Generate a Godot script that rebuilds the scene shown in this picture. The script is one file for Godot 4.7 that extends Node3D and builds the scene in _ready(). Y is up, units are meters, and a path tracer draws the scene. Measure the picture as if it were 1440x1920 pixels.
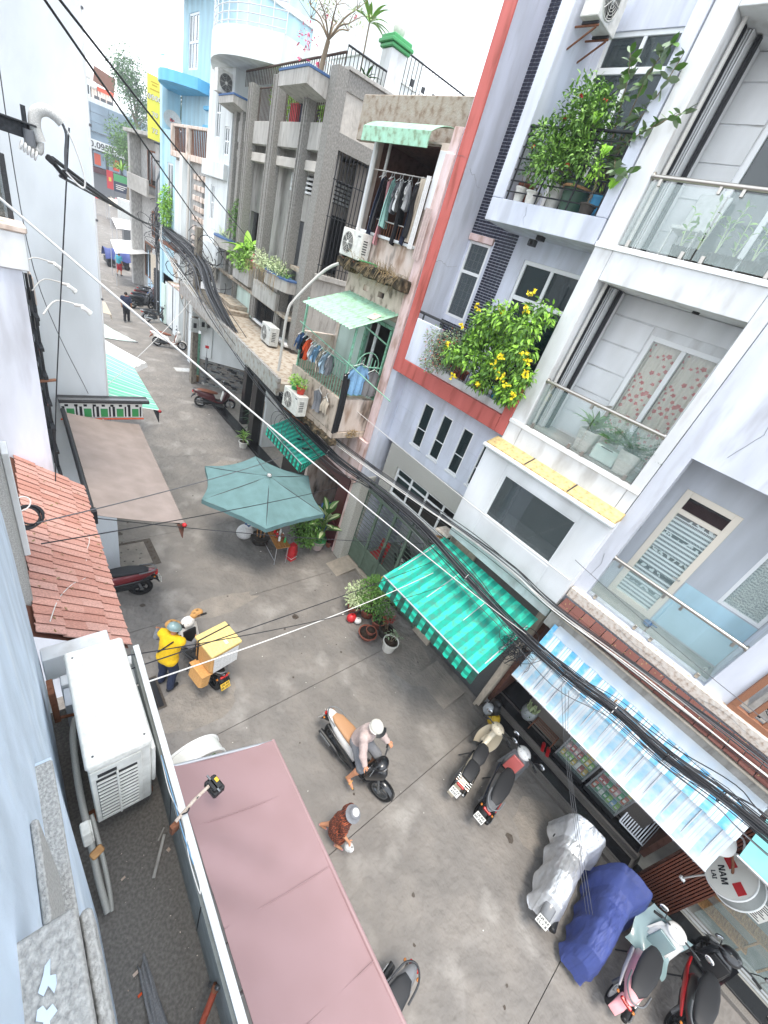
extends Node3D
# A Saigon alley seen from an upper window. World: +x across the alley, -z along it, y up, metres.
var F:=Transform3D.IDENTITY      # frame that the helpers build in (turned houses and vehicles)
var M:={}
var TX:={}
var used:={}
var cache:={}
var rng:=RandomNumberGenerator.new()
func _ready():
	rng.seed=4711
	setup_camera_and_light()
	make_materials()
	build_ground()
	build_house_lavender()
	build_house_white()
	build_house_pale()
	build_shop_front()
	build_old_house()
	build_concrete_house()
	build_far_side()
	build_near_side()
	build_awnings()
	build_vehicles()
	build_people()
	build_street_things()
	build_plants()
	build_wires()
func setup_camera_and_light():
	var cam:=Camera3D.new()
	cam.name="camera"
	add_child(cam)
	cam.fov=103.27
	cam.near=0.02
	cam.far=900.0
	cam.transform=Transform3D(Basis(Vector3(0.74056,0.28828,0.60701),Vector3(0.15829,0.80306,-0.57449),Vector3(-0.65308,0.52153,0.54908)).orthonormalized(),Vector3(0,8.2,0))
	cam.current=true
	var env:=Environment.new()
	var sm:=ProceduralSkyMaterial.new()
	sm.sky_top_color=Color(0.92,0.955,1.0)
	sm.sky_horizon_color=Color(0.97,0.98,1.0)
	sm.sky_curve=0.25
	sm.ground_bottom_color=Color(0.45,0.44,0.42)
	sm.ground_horizon_color=Color(0.75,0.76,0.76)
	sm.sun_angle_max=1.0
	var cn:=FastNoiseLite.new()
	cn.seed=5
	cn.frequency=0.004
	cn.fractal_octaves=4
	var ct:=NoiseTexture2D.new()
	ct.width=512
	ct.height=256
	ct.seamless=true
	ct.noise=cn
	var cr:=Gradient.new()
	cr.offsets=PackedFloat32Array([0.0,0.45,1.0])
	cr.colors=PackedColorArray([Color(0,0,0,0),Color(0.05,0.04,0.03,0.3),Color(0.12,0.10,0.08,0.6)])
	ct.color_ramp=cr
	sm.sky_cover=ct
	var sky:=Sky.new()
	sky.sky_material=sm
	env.background_mode=Environment.BG_SKY
	env.sky=sky
	env.background_energy_multiplier=1.0
	env.tonemap_mode=Environment.TONE_MAPPER_LINEAR
	env.tonemap_exposure=2.75
	env.sdfgi_enabled=true
	env.ssao_enabled=true
	env.ssil_enabled=true
	env.fog_enabled=true
	env.fog_density=0.0012
	env.fog_light_color=Color(0.93,0.96,1.0)
	var we:=WorldEnvironment.new()
	we.name="world_environment"
	we.environment=env
	add_child(we)
	var sun:=DirectionalLight3D.new()
	sun.name="sun"
	sun.light_energy=0.45
	sun.light_color=Color(1.0,0.97,0.93)
	sun.light_angular_distance=18.0
	sun.shadow_enabled=true
	add_child(sun)
	sun.look_at_from_position(Vector3(-3,20,4),Vector3(0,0,0),Vector3.FORWARD)
# ---------------------------------------------------------------- helpers
func num(n:String)->String:
	used[n]=used.get(n,0)+1
	return n if used[n]==1 else "%s_%03d" % [n,used[n]-1]
func T(n,label,cat,at:=Vector3.ZERO,turn:=0.0,group:="",kind:="")->Node3D:
	var o:=Node3D.new()
	o.name=num(n)
	add_child(o)
	o.global_transform=F*Transform3D(Basis(Vector3.UP,turn),at)
	return tag(o,label,cat,group,kind)
func tag(o,label,cat,group:="",kind:=""):
	if label:o.set_meta("label",label)
	if cat:o.set_meta("category",cat)
	if group:o.set_meta("group",group)
	if kind:o.set_meta("kind",kind)
	return o
func put(p,n,mesh,m,xf:=Transform3D.IDENTITY)->MeshInstance3D:
	var o:=MeshInstance3D.new()
	o.name=num(n) if p==self else n
	o.mesh=mesh
	if m is Material:o.material_override=m
	else:o.material_override=M[m]
	p.add_child(o,true)
	o.global_transform=F*xf
	return o
func xfm(at:Vector3,rot:=Vector3.ZERO,s:=Vector3.ONE)->Transform3D:
	return Transform3D(Basis.from_euler(rot)*Basis.from_scale(s),at)
# axis-aligned box (in frame F) given by its extents
func B(p,n,m,x0,x1,y0,y1,z0,z1,bev:=0.006)->MeshInstance3D:
	var s:=Vector3(absf(x1-x0),absf(y1-y0),absf(z1-z0))
	return put(p,n,bxm(s,bev),m,Transform3D(Basis.IDENTITY,Vector3(x0+x1,y0+y1,z0+z1)*0.5))
func BR(p,n,m,at:Vector3,s:Vector3,rot:=Vector3.ZERO,bev:=0.006)->MeshInstance3D:
	return put(p,n,bxm(s,bev),m,xfm(at,rot))
func bxm(s:Vector3,bev:=0.006)->ArrayMesh:
	var k:="b%.4f,%.4f,%.4f,%.4f" % [s.x,s.y,s.z,bev]
	if not cache.has(k):
		var g:=G.new()
		g.box(Vector3.ZERO,s,Basis.IDENTITY,bev)
		cache[k]=g.mesh()
	return cache[k]
func tubem(pts,r,n:=8,taper:=1.0)->ArrayMesh:
	var g:=G.new()
	g.tube(pts,r,n,taper)
	return g.mesh()
func V(x,y,z)->Vector3:return Vector3(x,y,z)
func arc(c:Vector3,r:float,a0:float,a1:float,n:int,ux:Vector3,uy:Vector3)->PackedVector3Array:
	var o:=PackedVector3Array()
	for i in n+1:
		var a:=lerpf(a0,a1,i/float(n))
		o.append(c+ux*r*cos(a)+uy*r*sin(a))
	return o
func spline(pts,n:=6)->PackedVector3Array:
	var o:=PackedVector3Array()
	var m:int=pts.size()
	for i in m-1:
		var a:Vector3=pts[max(i-1,0)]
		var b:Vector3=pts[i]
		var c:Vector3=pts[i+1]
		var d:Vector3=pts[min(i+2,m-1)]
		for k in n:
			o.append(b.cubic_interpolate(c,a,d,k/float(n)))
	o.append(pts[m-1])
	return o
func sag(a:Vector3,b:Vector3,s:float,n:=14,wob:=0.0)->PackedVector3Array:
	var o:=PackedVector3Array()
	for i in n+1:
		var t:=i/float(n)
		var q:=a.lerp(b,t)+Vector3(0,-4.0*s*t*(1-t),0)
		if wob>0 and i>0 and i<n:q+=Vector3(rng.randf_range(-wob,wob),rng.randf_range(-wob,wob),0)
		o.append(q)
	return o
# mesh collector: counter-clockwise input faces seen from outside
class G:
	var v:=PackedVector3Array()
	var nn:=PackedVector3Array()
	var uv:=PackedVector2Array()
	var col:=PackedColorArray()
	var ix:=PackedInt32Array()
	var c:=Color(1,1,1)
	func vert(p:Vector3,n:Vector3,t:=Vector2.ZERO)->int:
		v.append(p); nn.append(n); uv.append(t); col.append(c)
		return v.size()-1
	func tri(a:int,b:int,d:int):
		ix.append(a); ix.append(d); ix.append(b)
	func quadi(a:int,b:int,d:int,e:int):
		tri(a,b,d); tri(a,d,e)
	func face(pts):
		var n:Vector3=(pts[1]-pts[0]).cross(pts[2]-pts[0]).normalized()
		var k:=[]
		for p in pts:k.append(vert(p,n,Vector2(p.x+p.z,p.y)))
		for i in range(1,pts.size()-1):tri(k[0],k[i],k[i+1])
	func box(o:Vector3,s:Vector3,b:=Basis.IDENTITY,bev:=0.0):
		var h:=s*0.5
		bev=minf(bev,minf(h.x,minf(h.y,h.z))*0.6)
		var id:={}
		for ax in 3:
			for sg in [-1,1]:
				var n:=Vector3.ZERO
				n[ax]=sg
				var a1:=(ax+1) % 3
				var a2:=(ax+2) % 3
				var q:=[]
				for cc in [[-1,-1],[1,-1],[1,1],[-1,1]]:
					var p:=Vector3.ZERO
					p[ax]=h[ax]*sg
					p[a1]=(h[a1]-bev)*cc[0]
					p[a2]=(h[a2]-bev)*cc[1]
					var i:=vert(o+b*p,b*n,Vector2(p[a1],p[a2]))
					q.append(i)
					var key:=[0,0,0]
					key[ax]=sg; key[a1]=cc[0]; key[a2]=cc[1]
					id[[ax,key[0],key[1],key[2]]]=i
				if sg>0:quadi(q[0],q[1],q[2],q[3])
				else:quadi(q[0],q[3],q[2],q[1])
		if bev<=0.0:return
		for ax in 3:
			var a1:=(ax+1) % 3
			var a2:=(ax+2) % 3
			for s1 in [-1,1]:
				for s2 in [-1,1]:
					var k0:=[0,0,0]
					k0[ax]=-1; k0[a1]=s1; k0[a2]=s2
					var k1:=k0.duplicate()
					k1[ax]=1
					var a:int=id[[a1]+k0]
					var bb:int=id[[a1]+k1]
					var cc2:int=id[[a2]+k1]
					var d:int=id[[a2]+k0]
					if s1*s2>0:quadi(a,d,cc2,bb)
					else:quadi(a,bb,cc2,d)
		for sx in [-1,1]:
			for sy in [-1,1]:
				for sz in [-1,1]:
					var a:int=id[[0,sx,sy,sz]]
					var bb:int=id[[1,sx,sy,sz]]
					var d:int=id[[2,sx,sy,sz]]
					if sx*sy*sz>0:tri(a,bb,d)
					else:tri(a,d,bb)
	func tube(pts,r,n:=8,taper:=1.0,caps:=true):
		var m:int=pts.size()
		var t:Vector3=(pts[1]-pts[0]).normalized()
		var u:=t.cross(Vector3.UP)
		if u.length()<0.05:u=t.cross(Vector3.RIGHT)
		u=u.normalized()
		var rings:=[]
		for i in m:
			var tt:Vector3=(pts[min(i+1,m-1)]-pts[max(i-1,0)]).normalized()
			u=(u-tt*u.dot(tt)).normalized()
			var w:=tt.cross(u)
			var rr:float=(r[i] if r is Array or r is PackedFloat32Array else r*lerpf(1.0,taper,i/float(m-1)))
			var ring:=[]
			for k in n:
				var a:=TAU*k/n
				var d:=u*cos(a)+w*sin(a)
				ring.append(vert(pts[i]+d*rr,d,Vector2(k/float(n),i)))
			rings.append(ring)
		for i in m-1:
			for k in n:
				var k2:=(k+1) % n
				quadi(rings[i][k],rings[i][k2],rings[i+1][k2],rings[i+1][k])
		if caps:
			var c0:=vert(pts[0],-t)
			var c1:=vert(pts[m-1],(pts[m-1]-pts[m-2]).normalized())
			for k in n:
				var k2:=(k+1) % n
				tri(c0,rings[0][k2],rings[0][k])
				tri(c1,rings[m-1][k],rings[m-1][k2])
	func lathe(prof,n:=16,o:=Vector3.ZERO,b:=Basis.IDENTITY,a0:=0.0,a1:=TAU):
		# prof: [r, y] pairs, going so that outside is on the right when y rises
		var m:int=prof.size()
		var rings:=[]
		for i in m:
			var p:Array=prof[i]
			var q0:Array=prof[max(i-1,0)]
			var q1:Array=prof[min(i+1,m-1)]
			var dn:=Vector2(q1[1]-q0[1],-(q1[0]-q0[0])).normalized()
			var ring:=[]
			for k in n+1:
				var a:=lerpf(a0,a1,k/float(n))
				var d:=Vector3(cos(a),0,-sin(a))
				ring.append(vert(o+b*(d*p[0]+Vector3.UP*p[1]),b*(d*dn.x+Vector3.UP*dn.y),Vector2(k/float(n),i/float(m-1))))
			rings.append(ring)
		for i in m-1:
			for k in n:
				quadi(rings[i][k],rings[i][k+1],rings[i+1][k+1],rings[i+1][k])
	func grid(f:Callable,nu:int,nv:int,thick:=0.0,closed_u:=false):
		# f(u,v) -> point; a smooth sheet; with thick > 0 a second skin and rims
		var pts:=[]
		for j in nv+1:
			for i in nu+1:
				pts.append(f.call(i/float(nu),j/float(nv)))
		var ns:=[]
		var w:=nu+1
		for j in nv+1:
			for i in w:
				var i0:=i-1 if i>0 else (nu-1 if closed_u else 0)
				var i1:=i+1 if i<nu else (1 if closed_u else nu)
				var du:Vector3=pts[j*w+i1]-pts[j*w+i0]
				var dv:Vector3=pts[min(j+1,nv)*w+i]-pts[max(j-1,0)*w+i]
				ns.append(du.cross(dv).normalized())
		var o:=v.size()
		for k in pts.size():vert(pts[k],ns[k],Vector2((k % w)/float(nu),(k/w)/float(nv)))
		for j in nv:
			for i in nu:
				quadi(o+j*w+i,o+j*w+i+1,o+(j+1)*w+i+1,o+(j+1)*w+i)
		if thick>0.0:
			var o2:=v.size()
			for k in pts.size():vert(pts[k]-ns[k]*thick,-ns[k],Vector2((k % w)/float(nu),(k/w)/float(nv)))
			for j in nv:
				for i in nu:
					quadi(o2+j*w+i,o2+(j+1)*w+i,o2+(j+1)*w+i+1,o2+j*w+i+1)
			for i in nu:
				quadi(o+i+1,o+i,o2+i,o2+i+1)
				quadi(o+nv*w+i,o+nv*w+i+1,o2+nv*w+i+1,o2+nv*w+i)
			for j in nv:
				quadi(o+j*w,o+(j+1)*w,o2+(j+1)*w,o2+j*w)
				quadi(o+(j+1)*w+nu,o+j*w+nu,o2+j*w+nu,o2+(j+1)*w+nu)
	func ball(o:Vector3,r:Vector3,n:=12,b:=Basis.IDENTITY,y0:=-1.0,y1:=1.0):
		var m:=maxi(n/2,4)
		var f:=func(u,w):
			var th:=lerpf(asin(y0),asin(y1),w)
			var a:float=TAU*u
			return o+b*(Vector3(cos(a)*cos(th),sin(th),-sin(a)*cos(th))*r)
		grid(f,n,m,0.0,true)
	func loft(secs,n:=14):
		# secs: [x, yc, hy, hz, e] rounded sections along x (superellipse exponent e), closed ends
		var rings:=[]
		for s in secs:
			var ring:=[]
			for k in n:
				var a:=TAU*k/n
				var e:float=2.0/s[4]
				var cy:=signf(cos(a))*pow(absf(cos(a)),e)
				var cz:=signf(sin(a))*pow(absf(sin(a)),e)
				ring.append(Vector3(s[0],s[1]+cy*s[2],(s[5] if s.size()>5 else 0.0)+cz*s[3]))
			rings.append(ring)
		var m:=rings.size()
		var o:=v.size()
		for i in m:
			for k in n:
				var dk:Vector3=rings[i][(k+1) % n]-rings[i][(k+n-1) % n]
				var di:Vector3=rings[min(i+1,m-1)][k]-rings[max(i-1,0)][k]
				vert(rings[i][k],di.cross(dk).normalized()*-1.0,Vector2(i/float(m-1),k/float(n)))
		for i in m-1:
			for k in n:
				var k2:=(k+1) % n
				quadi(o+i*n+k,o+i*n+k2,o+(i+1)*n+k2,o+(i+1)*n+k)
		for e in [0,m-1]:
			var cen:=Vector3.ZERO
			for p in rings[e]:cen+=p/n
			var cc:=vert(cen,Vector3(-1 if e==0 else 1,0,0))
			for k in n:
				var k2:=(k+1) % n
				if e==0:tri(cc,o+k2,o+k)
				else:tri(cc,o+e*n+k,o+e*n+k2)
	func prism(poly,o:Vector3,ux:Vector3,uy:Vector3,depth:float):
		# flat outline (counter-clockwise in ux,uy) pushed back by depth along -(ux x uy)
		var n:=ux.cross(uy).normalized()
		var tris:=Geometry2D.triangulate_polygon(PackedVector2Array(poly))
		var front:=[]
		var back:=[]
		for p in poly:
			front.append(vert(o+ux*p.x+uy*p.y,n,p))
			back.append(vert(o+ux*p.x+uy*p.y-n*depth,-n,p))
		for i in range(0,tris.size(),3):
			var a:Vector2=poly[tris[i]]
			var b:Vector2=poly[tris[i+1]]
			var d:Vector2=poly[tris[i+2]]
			if (b-a).cross(d-a)>0:
				tri(front[tris[i]],front[tris[i+1]],front[tris[i+2]]); tri(back[tris[i]],back[tris[i+2]],back[tris[i+1]])
			else:
				tri(front[tris[i]],front[tris[i+2]],front[tris[i+1]]); tri(back[tris[i]],back[tris[i+1]],back[tris[i+2]])
		for i in poly.size():
			var j:int=(i+1) % poly.size()
			face([v[back[i]],v[back[j]],v[front[j]],v[front[i]]])
	func mesh()->ArrayMesh:
		var a:=[]
		a.resize(Mesh.ARRAY_MAX)
		a[Mesh.ARRAY_VERTEX]=v
		a[Mesh.ARRAY_NORMAL]=nn
		a[Mesh.ARRAY_TEX_UV]=uv
		a[Mesh.ARRAY_COLOR]=col
		a[Mesh.ARRAY_INDEX]=ix
		var m:=ArrayMesh.new()
		m.add_surface_from_arrays(Mesh.PRIMITIVE_TRIANGLES,a)
		return m
# ---------------------------------------------------------------- materials
func noise_tex(key,seed_,freq,lo:Color,hi:Color,oct:=4,size:=512,mid=null,midat:=0.5,typ:=FastNoiseLite.TYPE_SIMPLEX_SMOOTH):
	var n:=FastNoiseLite.new()
	n.seed=seed_
	n.frequency=freq
	n.noise_type=typ
	n.fractal_octaves=oct
	var t:=NoiseTexture2D.new()
	t.width=size
	t.height=size
	t.seamless=true
	t.noise=n
	var g:=Gradient.new()
	if mid==null:
		g.offsets=PackedFloat32Array([0.0,1.0])
		g.colors=PackedColorArray([lo,hi])
	else:
		g.offsets=PackedFloat32Array([0.0,midat,1.0])
		g.colors=PackedColorArray([lo,mid,hi])
	t.color_ramp=g
	TX[key]=t
	return t
func bump_tex(key,seed_,freq,strength,oct:=4,size:=512):
	var n:=FastNoiseLite.new()
	n.seed=seed_
	n.frequency=freq
	n.fractal_octaves=oct
	var t:=NoiseTexture2D.new()
	t.width=size
	t.height=size
	t.seamless=true
	t.as_normal_map=true
	t.bump_strength=strength
	t.noise=n
	TX[key]=t
func mt(key,c:Color,rough:=0.7,metal:=0.0,tex="",scale:=Vector3.ONE,bump="",bs:=0.5)->StandardMaterial3D:
	var m:=StandardMaterial3D.new()
	m.albedo_color=c
	m.roughness=rough
	m.metallic=metal
	m.cull_mode=BaseMaterial3D.CULL_DISABLED
	if tex or bump:
		m.uv1_triplanar=true
		m.uv1_world_triplanar=true
		m.uv1_scale=scale
	if tex:m.albedo_texture=TX[tex]
	if bump:
		m.normal_enabled=true
		m.normal_texture=TX[bump]
		m.normal_scale=bs
	M[key]=m
	return m
func hx(s)->Color:return Color.html(s)
# a colour-texture over the mesh's own uv
func uvmat(key,tex,rough:=0.7,c:=Color.WHITE)->StandardMaterial3D:
	var m:=StandardMaterial3D.new()
	m.albedo_color=c
	m.albedo_texture=tex
	m.roughness=rough
	m.cull_mode=BaseMaterial3D.CULL_DISABLED
	M[key]=m
	return m
# dirt or stains in patches over a base colour
func stain(m:StandardMaterial3D,mask,tex_scale:Vector3,c:Color):
	m.detail_enabled=true
	m.detail_mask=TX[mask]
	m.detail_blend_mode=BaseMaterial3D.BLEND_MODE_MIX
	var im:=Image.create(4,4,false,Image.FORMAT_RGBA8)
	im.fill(c)
	m.detail_albedo=ImageTexture.create_from_image(im)
	m.detail_uv_layer=BaseMaterial3D.DETAIL_UV_1
	m.uv2_scale=tex_scale
func glass(key,c:Color,alpha:float,rough:=0.02)->StandardMaterial3D:
	var m:=StandardMaterial3D.new()
	m.transparency=BaseMaterial3D.TRANSPARENCY_ALPHA
	m.albedo_color=Color(c.r,c.g,c.b,alpha)
	m.roughness=rough
	m.metallic_specular=0.6
	m.cull_mode=BaseMaterial3D.CULL_DISABLED
	M[key]=m
	return m
func make_materials():
	noise_tex("mottle",3,0.006,Color(0.86,0.86,0.85),Color(1,1,1),6)
	noise_tex("grain",9,0.05,Color(0.70,0.70,0.70),Color(1,1,1),4)
	noise_tex("speck",17,0.16,Color(0.55,0.55,0.55),Color(1,1,1),2)
	noise_tex("road",21,0.006,Color(0.85,0.848,0.845),Color(1.0,0.99,0.975),10,1024,Color(0.92,0.915,0.908),0.5)
	noise_tex("rust",33,0.012,Color(0.70,0.61,0.54),Color(1,1,1),6,512,Color(0.93,0.90,0.87),0.40)
	noise_tex("old",41,0.009,Color(0.42,0.40,0.37),Color(0.98,0.96,0.93),8,1024,Color(0.86,0.83,0.79),0.36)
	noise_tex("moss",43,0.010,Color(0.10,0.10,0.08),Color(0.85,0.80,0.72),7,512,Color(0.36,0.33,0.27),0.5)
	noise_tex("mask_patch",51,0.008,Color(0,0,0),Color(1,1,1),6,512,Color(0,0,0),0.62)
	noise_tex("mask_streak",57,0.012,Color(0,0,0),Color(0.7,0.7,0.7),5,512,Color(0,0,0),0.55)
	noise_tex("pebble",61,0.09,Color(0.25,0.25,0.24),Color(1,1,0.98),2,512,Color(0.80,0.79,0.77),0.42)
	noise_tex("wood",65,0.012,Color(0.62,0.55,0.5),Color(1,1,1),5)
	noise_tex("grime",88,0.004,Color(0.93,0.92,0.91),Color(1,1,1),9,512)
	bump_tex("b_fine",71,0.06,3.0)
	bump_tex("b_soft",73,0.015,4.0,5)
	bump_tex("b_road",75,0.05,5.0,6)
	var up:=Vector3(0.5,0.10,0.5)
	# setting
	mt("road",hx("85817d"),0.92,0.0,"road",Vector3(0.19,0.19,0.19),"b_road",0.5)
	stain(M.road,"mask_patch",Vector3.ONE,Color(0.59,0.575,0.555))
	mt("road_old",hx("928c85"),0.95,0.0,"road",Vector3(0.43,0.43,0.43),"b_road",0.6)
	mt("joint",hx("5f5a55"),0.95)
	mt("kerb",hx("a59d92"),0.9,0.0,"road",Vector3(0.9,0.9,0.9),"b_fine",0.5)
	mt("granite",hx("26272a"),0.25,0.0,"speck",Vector3(3,3,3))
	mt("step_grey",hx("85807a"),0.6,0.0,"grain",Vector3(2,2,2))
	mt("iron_cover",hx("5b5651"),0.7,0.3,"rust",Vector3(1.5,1.5,1.5),"b_fine",0.8)
	# walls
	mt("lavender",hx("e0e5f3"),0.75,0.0,"mottle",up,"b_soft",0.12)
	stain(M.lavender,"mask_streak",Vector3.ONE,Color(0.70,0.71,0.74))
	mt("white_wall",hx("eceef0"),0.7,0.0,"mottle",Vector3(0.4,0.15,0.4),"b_soft",0.1)
	stain(M.white_wall,"mask_streak",Vector3.ONE,Color(0.66,0.65,0.63))
	mt("white_panel",hx("eff1f3"),0.35,0.0,"mottle",Vector3(0.3,0.1,0.3))
	mt("pale_wall",hx("dfe3ee"),0.75,0.0,"mottle",up,"b_soft",0.15)
	stain(M.pale_wall,"mask_streak",Vector3.ONE,Color(0.66,0.66,0.68))
	mt("grey_wall",hx("c7ccd3"),0.8,0.0,"mottle",up,"b_soft",0.15)
	mt("cool_white",hx("dde4ea"),0.75,0.0,"mottle",Vector3(0.25,0.08,0.25),"b_soft",0.15)
	mt("light_blue",hx("d8e6f5"),0.7,0.0,"mottle",Vector3(1.2,0.35,1.2),"b_soft",0.3)
	stain(M.light_blue,"mask_patch",Vector3.ONE,Color(0.86,0.90,0.93))
	mt("red_paint",hx("cd6c66"),0.6,0.0,"rust",up,"b_soft",0.1)
	mt("pebble_wall",hx("e4e4e0"),0.9,0.0,"pebble",Vector3(1.1,1.1,1.1),"b_fine",1.0)
	mt("old_wall",hx("d9cfc6"),0.95,0.0,"old",Vector3(0.42,0.22,0.42),"b_soft",0.5)
	mt("old_pale",hx("e3d8d0"),0.95,0.0,"rust",Vector3(0.5,0.16,0.5),"b_soft",0.4)
	stain(M.old_pale,"mask_patch",Vector3.ONE,Color(0.30,0.27,0.24))
	mt("mossy",hx("b3a898"),1.0,0.0,"moss",Vector3(0.8,0.8,0.8),"b_fine",1.2)
	mt("pink_wall",hx("ead6d8"),0.85,0.0,"rust",Vector3(0.6,0.2,0.6),"b_soft",0.3)
	mt("concrete",hx("a29f99"),0.95,0.0,"grain",Vector3(0.9,0.5,0.9),"b_fine",0.6)
	mt("concrete_lt",hx("bab7b2"),0.95,0.0,"mottle",Vector3(0.8,0.2,0.8),"b_fine",0.4)
	stain(M.concrete_lt,"mask_streak",Vector3.ONE,Color(0.42,0.40,0.38))
	mt("concrete_panel",hx("c8c2ba"),0.95,0.0,"mottle",Vector3(0.35,0.12,0.35),"b_fine",0.4)
	mt("terrace",hx("aca69b"),0.95,0.0,"rust",Vector3(0.7,0.7,0.7),"b_fine",0.6)
	mt("blue_house",hx("bfe2f0"),0.75,0.0,"mottle",up,"b_soft",0.1)
	mt("blue_trim",hx("6fc3ee"),0.6,0.0,"mottle",up)
	mt("far_white",hx("e6ebec"),0.8,0.0,"mottle",up)
	mt("far_grey",hx("c6c4c0"),0.9,0.0,"grain",Vector3(0.3,0.12,0.3))
	mt("far_glass",hx("8fa3b5"),0.2,0.1,"mottle",Vector3(0.1,0.1,0.1))
	mt("mint_wall",hx("d7ebe2"),0.8,0.0,"mottle",up)
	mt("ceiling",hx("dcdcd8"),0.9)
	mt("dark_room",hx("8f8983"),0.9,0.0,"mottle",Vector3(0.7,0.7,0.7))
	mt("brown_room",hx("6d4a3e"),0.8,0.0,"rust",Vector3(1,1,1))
	mt("yard",hx("9a958d"),0.9,0.0,"road",Vector3(0.8,0.8,0.8))
	mt("tile_floor",hx("9d9d97"),0.5,0.0,"mottle",Vector3(1,1,1))
	mt("mosaic",hx("2a2d3c"),0.2)
	mt("grout",hx("b9bcc8"),0.9)
	# metals, plastics, paint
	mt("black_iron",hx("25272b"),0.55,0.3)
	mt("grey_steel",hx("8a8d90"),0.45,0.6,"grain",Vector3(2,2,2))
	mt("dark_steel",hx("4b4d50"),0.5,0.5,"grain",Vector3(2,2,2))
	mt("chrome",hx("d6d8da"),0.12,1.0)
	mt("stainless",hx("b5b1aa"),0.28,0.9)
	mt("alu",hx("c9ccd0"),0.4,0.7)
	mt("gate_green",hx("64786a"),0.5,0.1,"mottle",Vector3(1,1,1))
	mt("mint_iron",hx("8fd0b8"),0.55,0.1,"rust",Vector3(1.2,1.2,1.2))
	mt("mint_tin",hx("a5d9c0"),0.45,0.2,"rust",Vector3(0.8,0.8,0.8),"b_soft",0.3)
	mt("grey_tin",hx("aeb0b2"),0.5,0.4,"rust",Vector3(0.7,0.7,0.7))
	mt("rusty",hx("8d6049"),0.9,0.2,"rust",Vector3(3,3,3),"b_fine",0.8)
	mt("dark_rust",hx("57463f"),0.85,0.2,"rust",Vector3(3,3,3))
	mt("rust_white",hx("d8cfc6"),0.8,0.1,"rust",Vector3(9,9,9),"b_fine",0.6)
	mt("frame_white",hx("eceeee"),0.4)
	mt("frame_cream",hx("e5ddcd"),0.45)
	mt("brown_bar",hx("b07a5c"),0.6,0.0,"grain",Vector3(3,3,3))
	mt("ac_white",hx("eae9e3"),0.5,0.0,"mottle",Vector3(2,2,2))
	mt("ac_dirty",hx("fbf8f0"),0.7,0.0,"mottle",Vector3(5,5,5),"b_fine",0.35)
	mt("ac_dark",hx("2e2f31"),0.6)
	mt("yellow_roof",hx("d6c48e"),0.8,0.0,"rust",Vector3(1.5,1.5,1.5),"b_fine",0.6)
	mt("brown_tile",hx("7a4a42"),0.8,0.0,"grain",Vector3(3,3,3),"b_fine",0.6)
	mt("brown_tile_b",hx("86564c"),0.8,0.0,"grain",Vector3(3,3,3),"b_fine",0.6)
	mt("roof_tile",hx("e6ad9d"),0.7,0.0,"grain",Vector3(2,2,2),"b_soft",0.2)
	mt("roof_tile_b",hx("dca08f"),0.7,0.0,"grain",Vector3(2,2,2),"b_soft",0.2)
	mt("roof_tile_c",hx("ebb6a7"),0.7,0.0,"grain",Vector3(2,2,2),"b_soft",0.2)
	mt("ridge_cement",hx("e2ded8"),0.95,0.0,"rust",Vector3(2.0,2.0,2.0),"b_fine",1.0)
	mt("rough_cement",hx("c9c7c2"),0.95,0.0,"grain",Vector3(3,3,3),"b_fine",1.5)
	mt("ledge_floor",hx("827d77"),0.95,0.0,"grain",Vector3(1.6,1.6,1.6),"b_fine",0.6)
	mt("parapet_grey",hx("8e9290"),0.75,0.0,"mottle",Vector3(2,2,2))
	mt("pvc_white",hx("e6e4de"),0.45,0.0,"grain",Vector3(6,6,6))
	mt("pipe_rust",hx("a5503a"),0.7,0.1,"rust",Vector3(6,6,6))
	mt("foil",hx("c9c7bf"),0.55,0.2,"grain",Vector3(8,8,8),"b_fine",1.5)
	mt("wire_black",hx("24252a"),0.6)
	mt("wire_grey",hx("5a5c60"),0.6)
	mt("wire_white",hx("dcdad6"),0.6)
	mt("pole",hx("8f8c86"),0.95,0.0,"old",Vector3(1,0.5,1),"b_fine",0.8)
	mt("meter_box",hx("cfd2d0"),0.5,0.0,"mottle",Vector3(3,3,3))
	# cloth
	mt("brown_tarp",hx("978a84"),0.6,0.0,"mottle",Vector3(0.9,0.9,0.9),"b_soft",0.15)
	mt("pink_tarp",hx("9e8284"),0.5,0.0,"grime",Vector3(0.9,0.9,0.9),"b_soft",0.06)
	mt("umbrella",hx("6a8c8f"),0.85,0.0,"mottle",Vector3(0.8,0.8,0.8),"b_fine",0.2)
	mt("silver",hx("dadde2"),0.36,0.6,"mottle",Vector3(2,2,2),"b_soft",0.25)
	mt("blue_cover",hx("3b4a8a"),0.62,0.0,"mottle",Vector3(1.5,1.5,1.5),"b_soft",0.2)
	mt("turquoise",hx("86d3d6"),0.7,0.0,"mottle",Vector3(1,1,1))
	mt("curtain_dark",hx("6b5a58"),0.9,0.0,"mottle",Vector3(6,0.3,6))
	mt("grey_cloth",hx("8a8a8c"),0.9,0.0,"grain",Vector3(3,3,3))
	mt("cream_cloth",hx("cbbfae"),0.9,0.0,"mottle",Vector3(3,1,3))
	# wood
	mt("wood_slat",hx("7d4630"),0.6,0.0,"wood",Vector3(0.6,3,8))
	mt("plank",hx("c98f4c"),0.6,0.0,"wood",Vector3(6,6,0.8))
	mt("ply",hx("c79a63"),0.65,0.0,"wood",Vector3(1,5,5))
	# panes
	glass("glass_clear",Color(0.80,0.92,0.90),0.10)
	glass("glass_green",Color(0.05,0.14,0.15),0.80)
	glass("glass_dark",Color(0.06,0.07,0.08),0.78)
	glass("glass_grey",Color(0.30,0.35,0.36),0.45)
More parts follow.
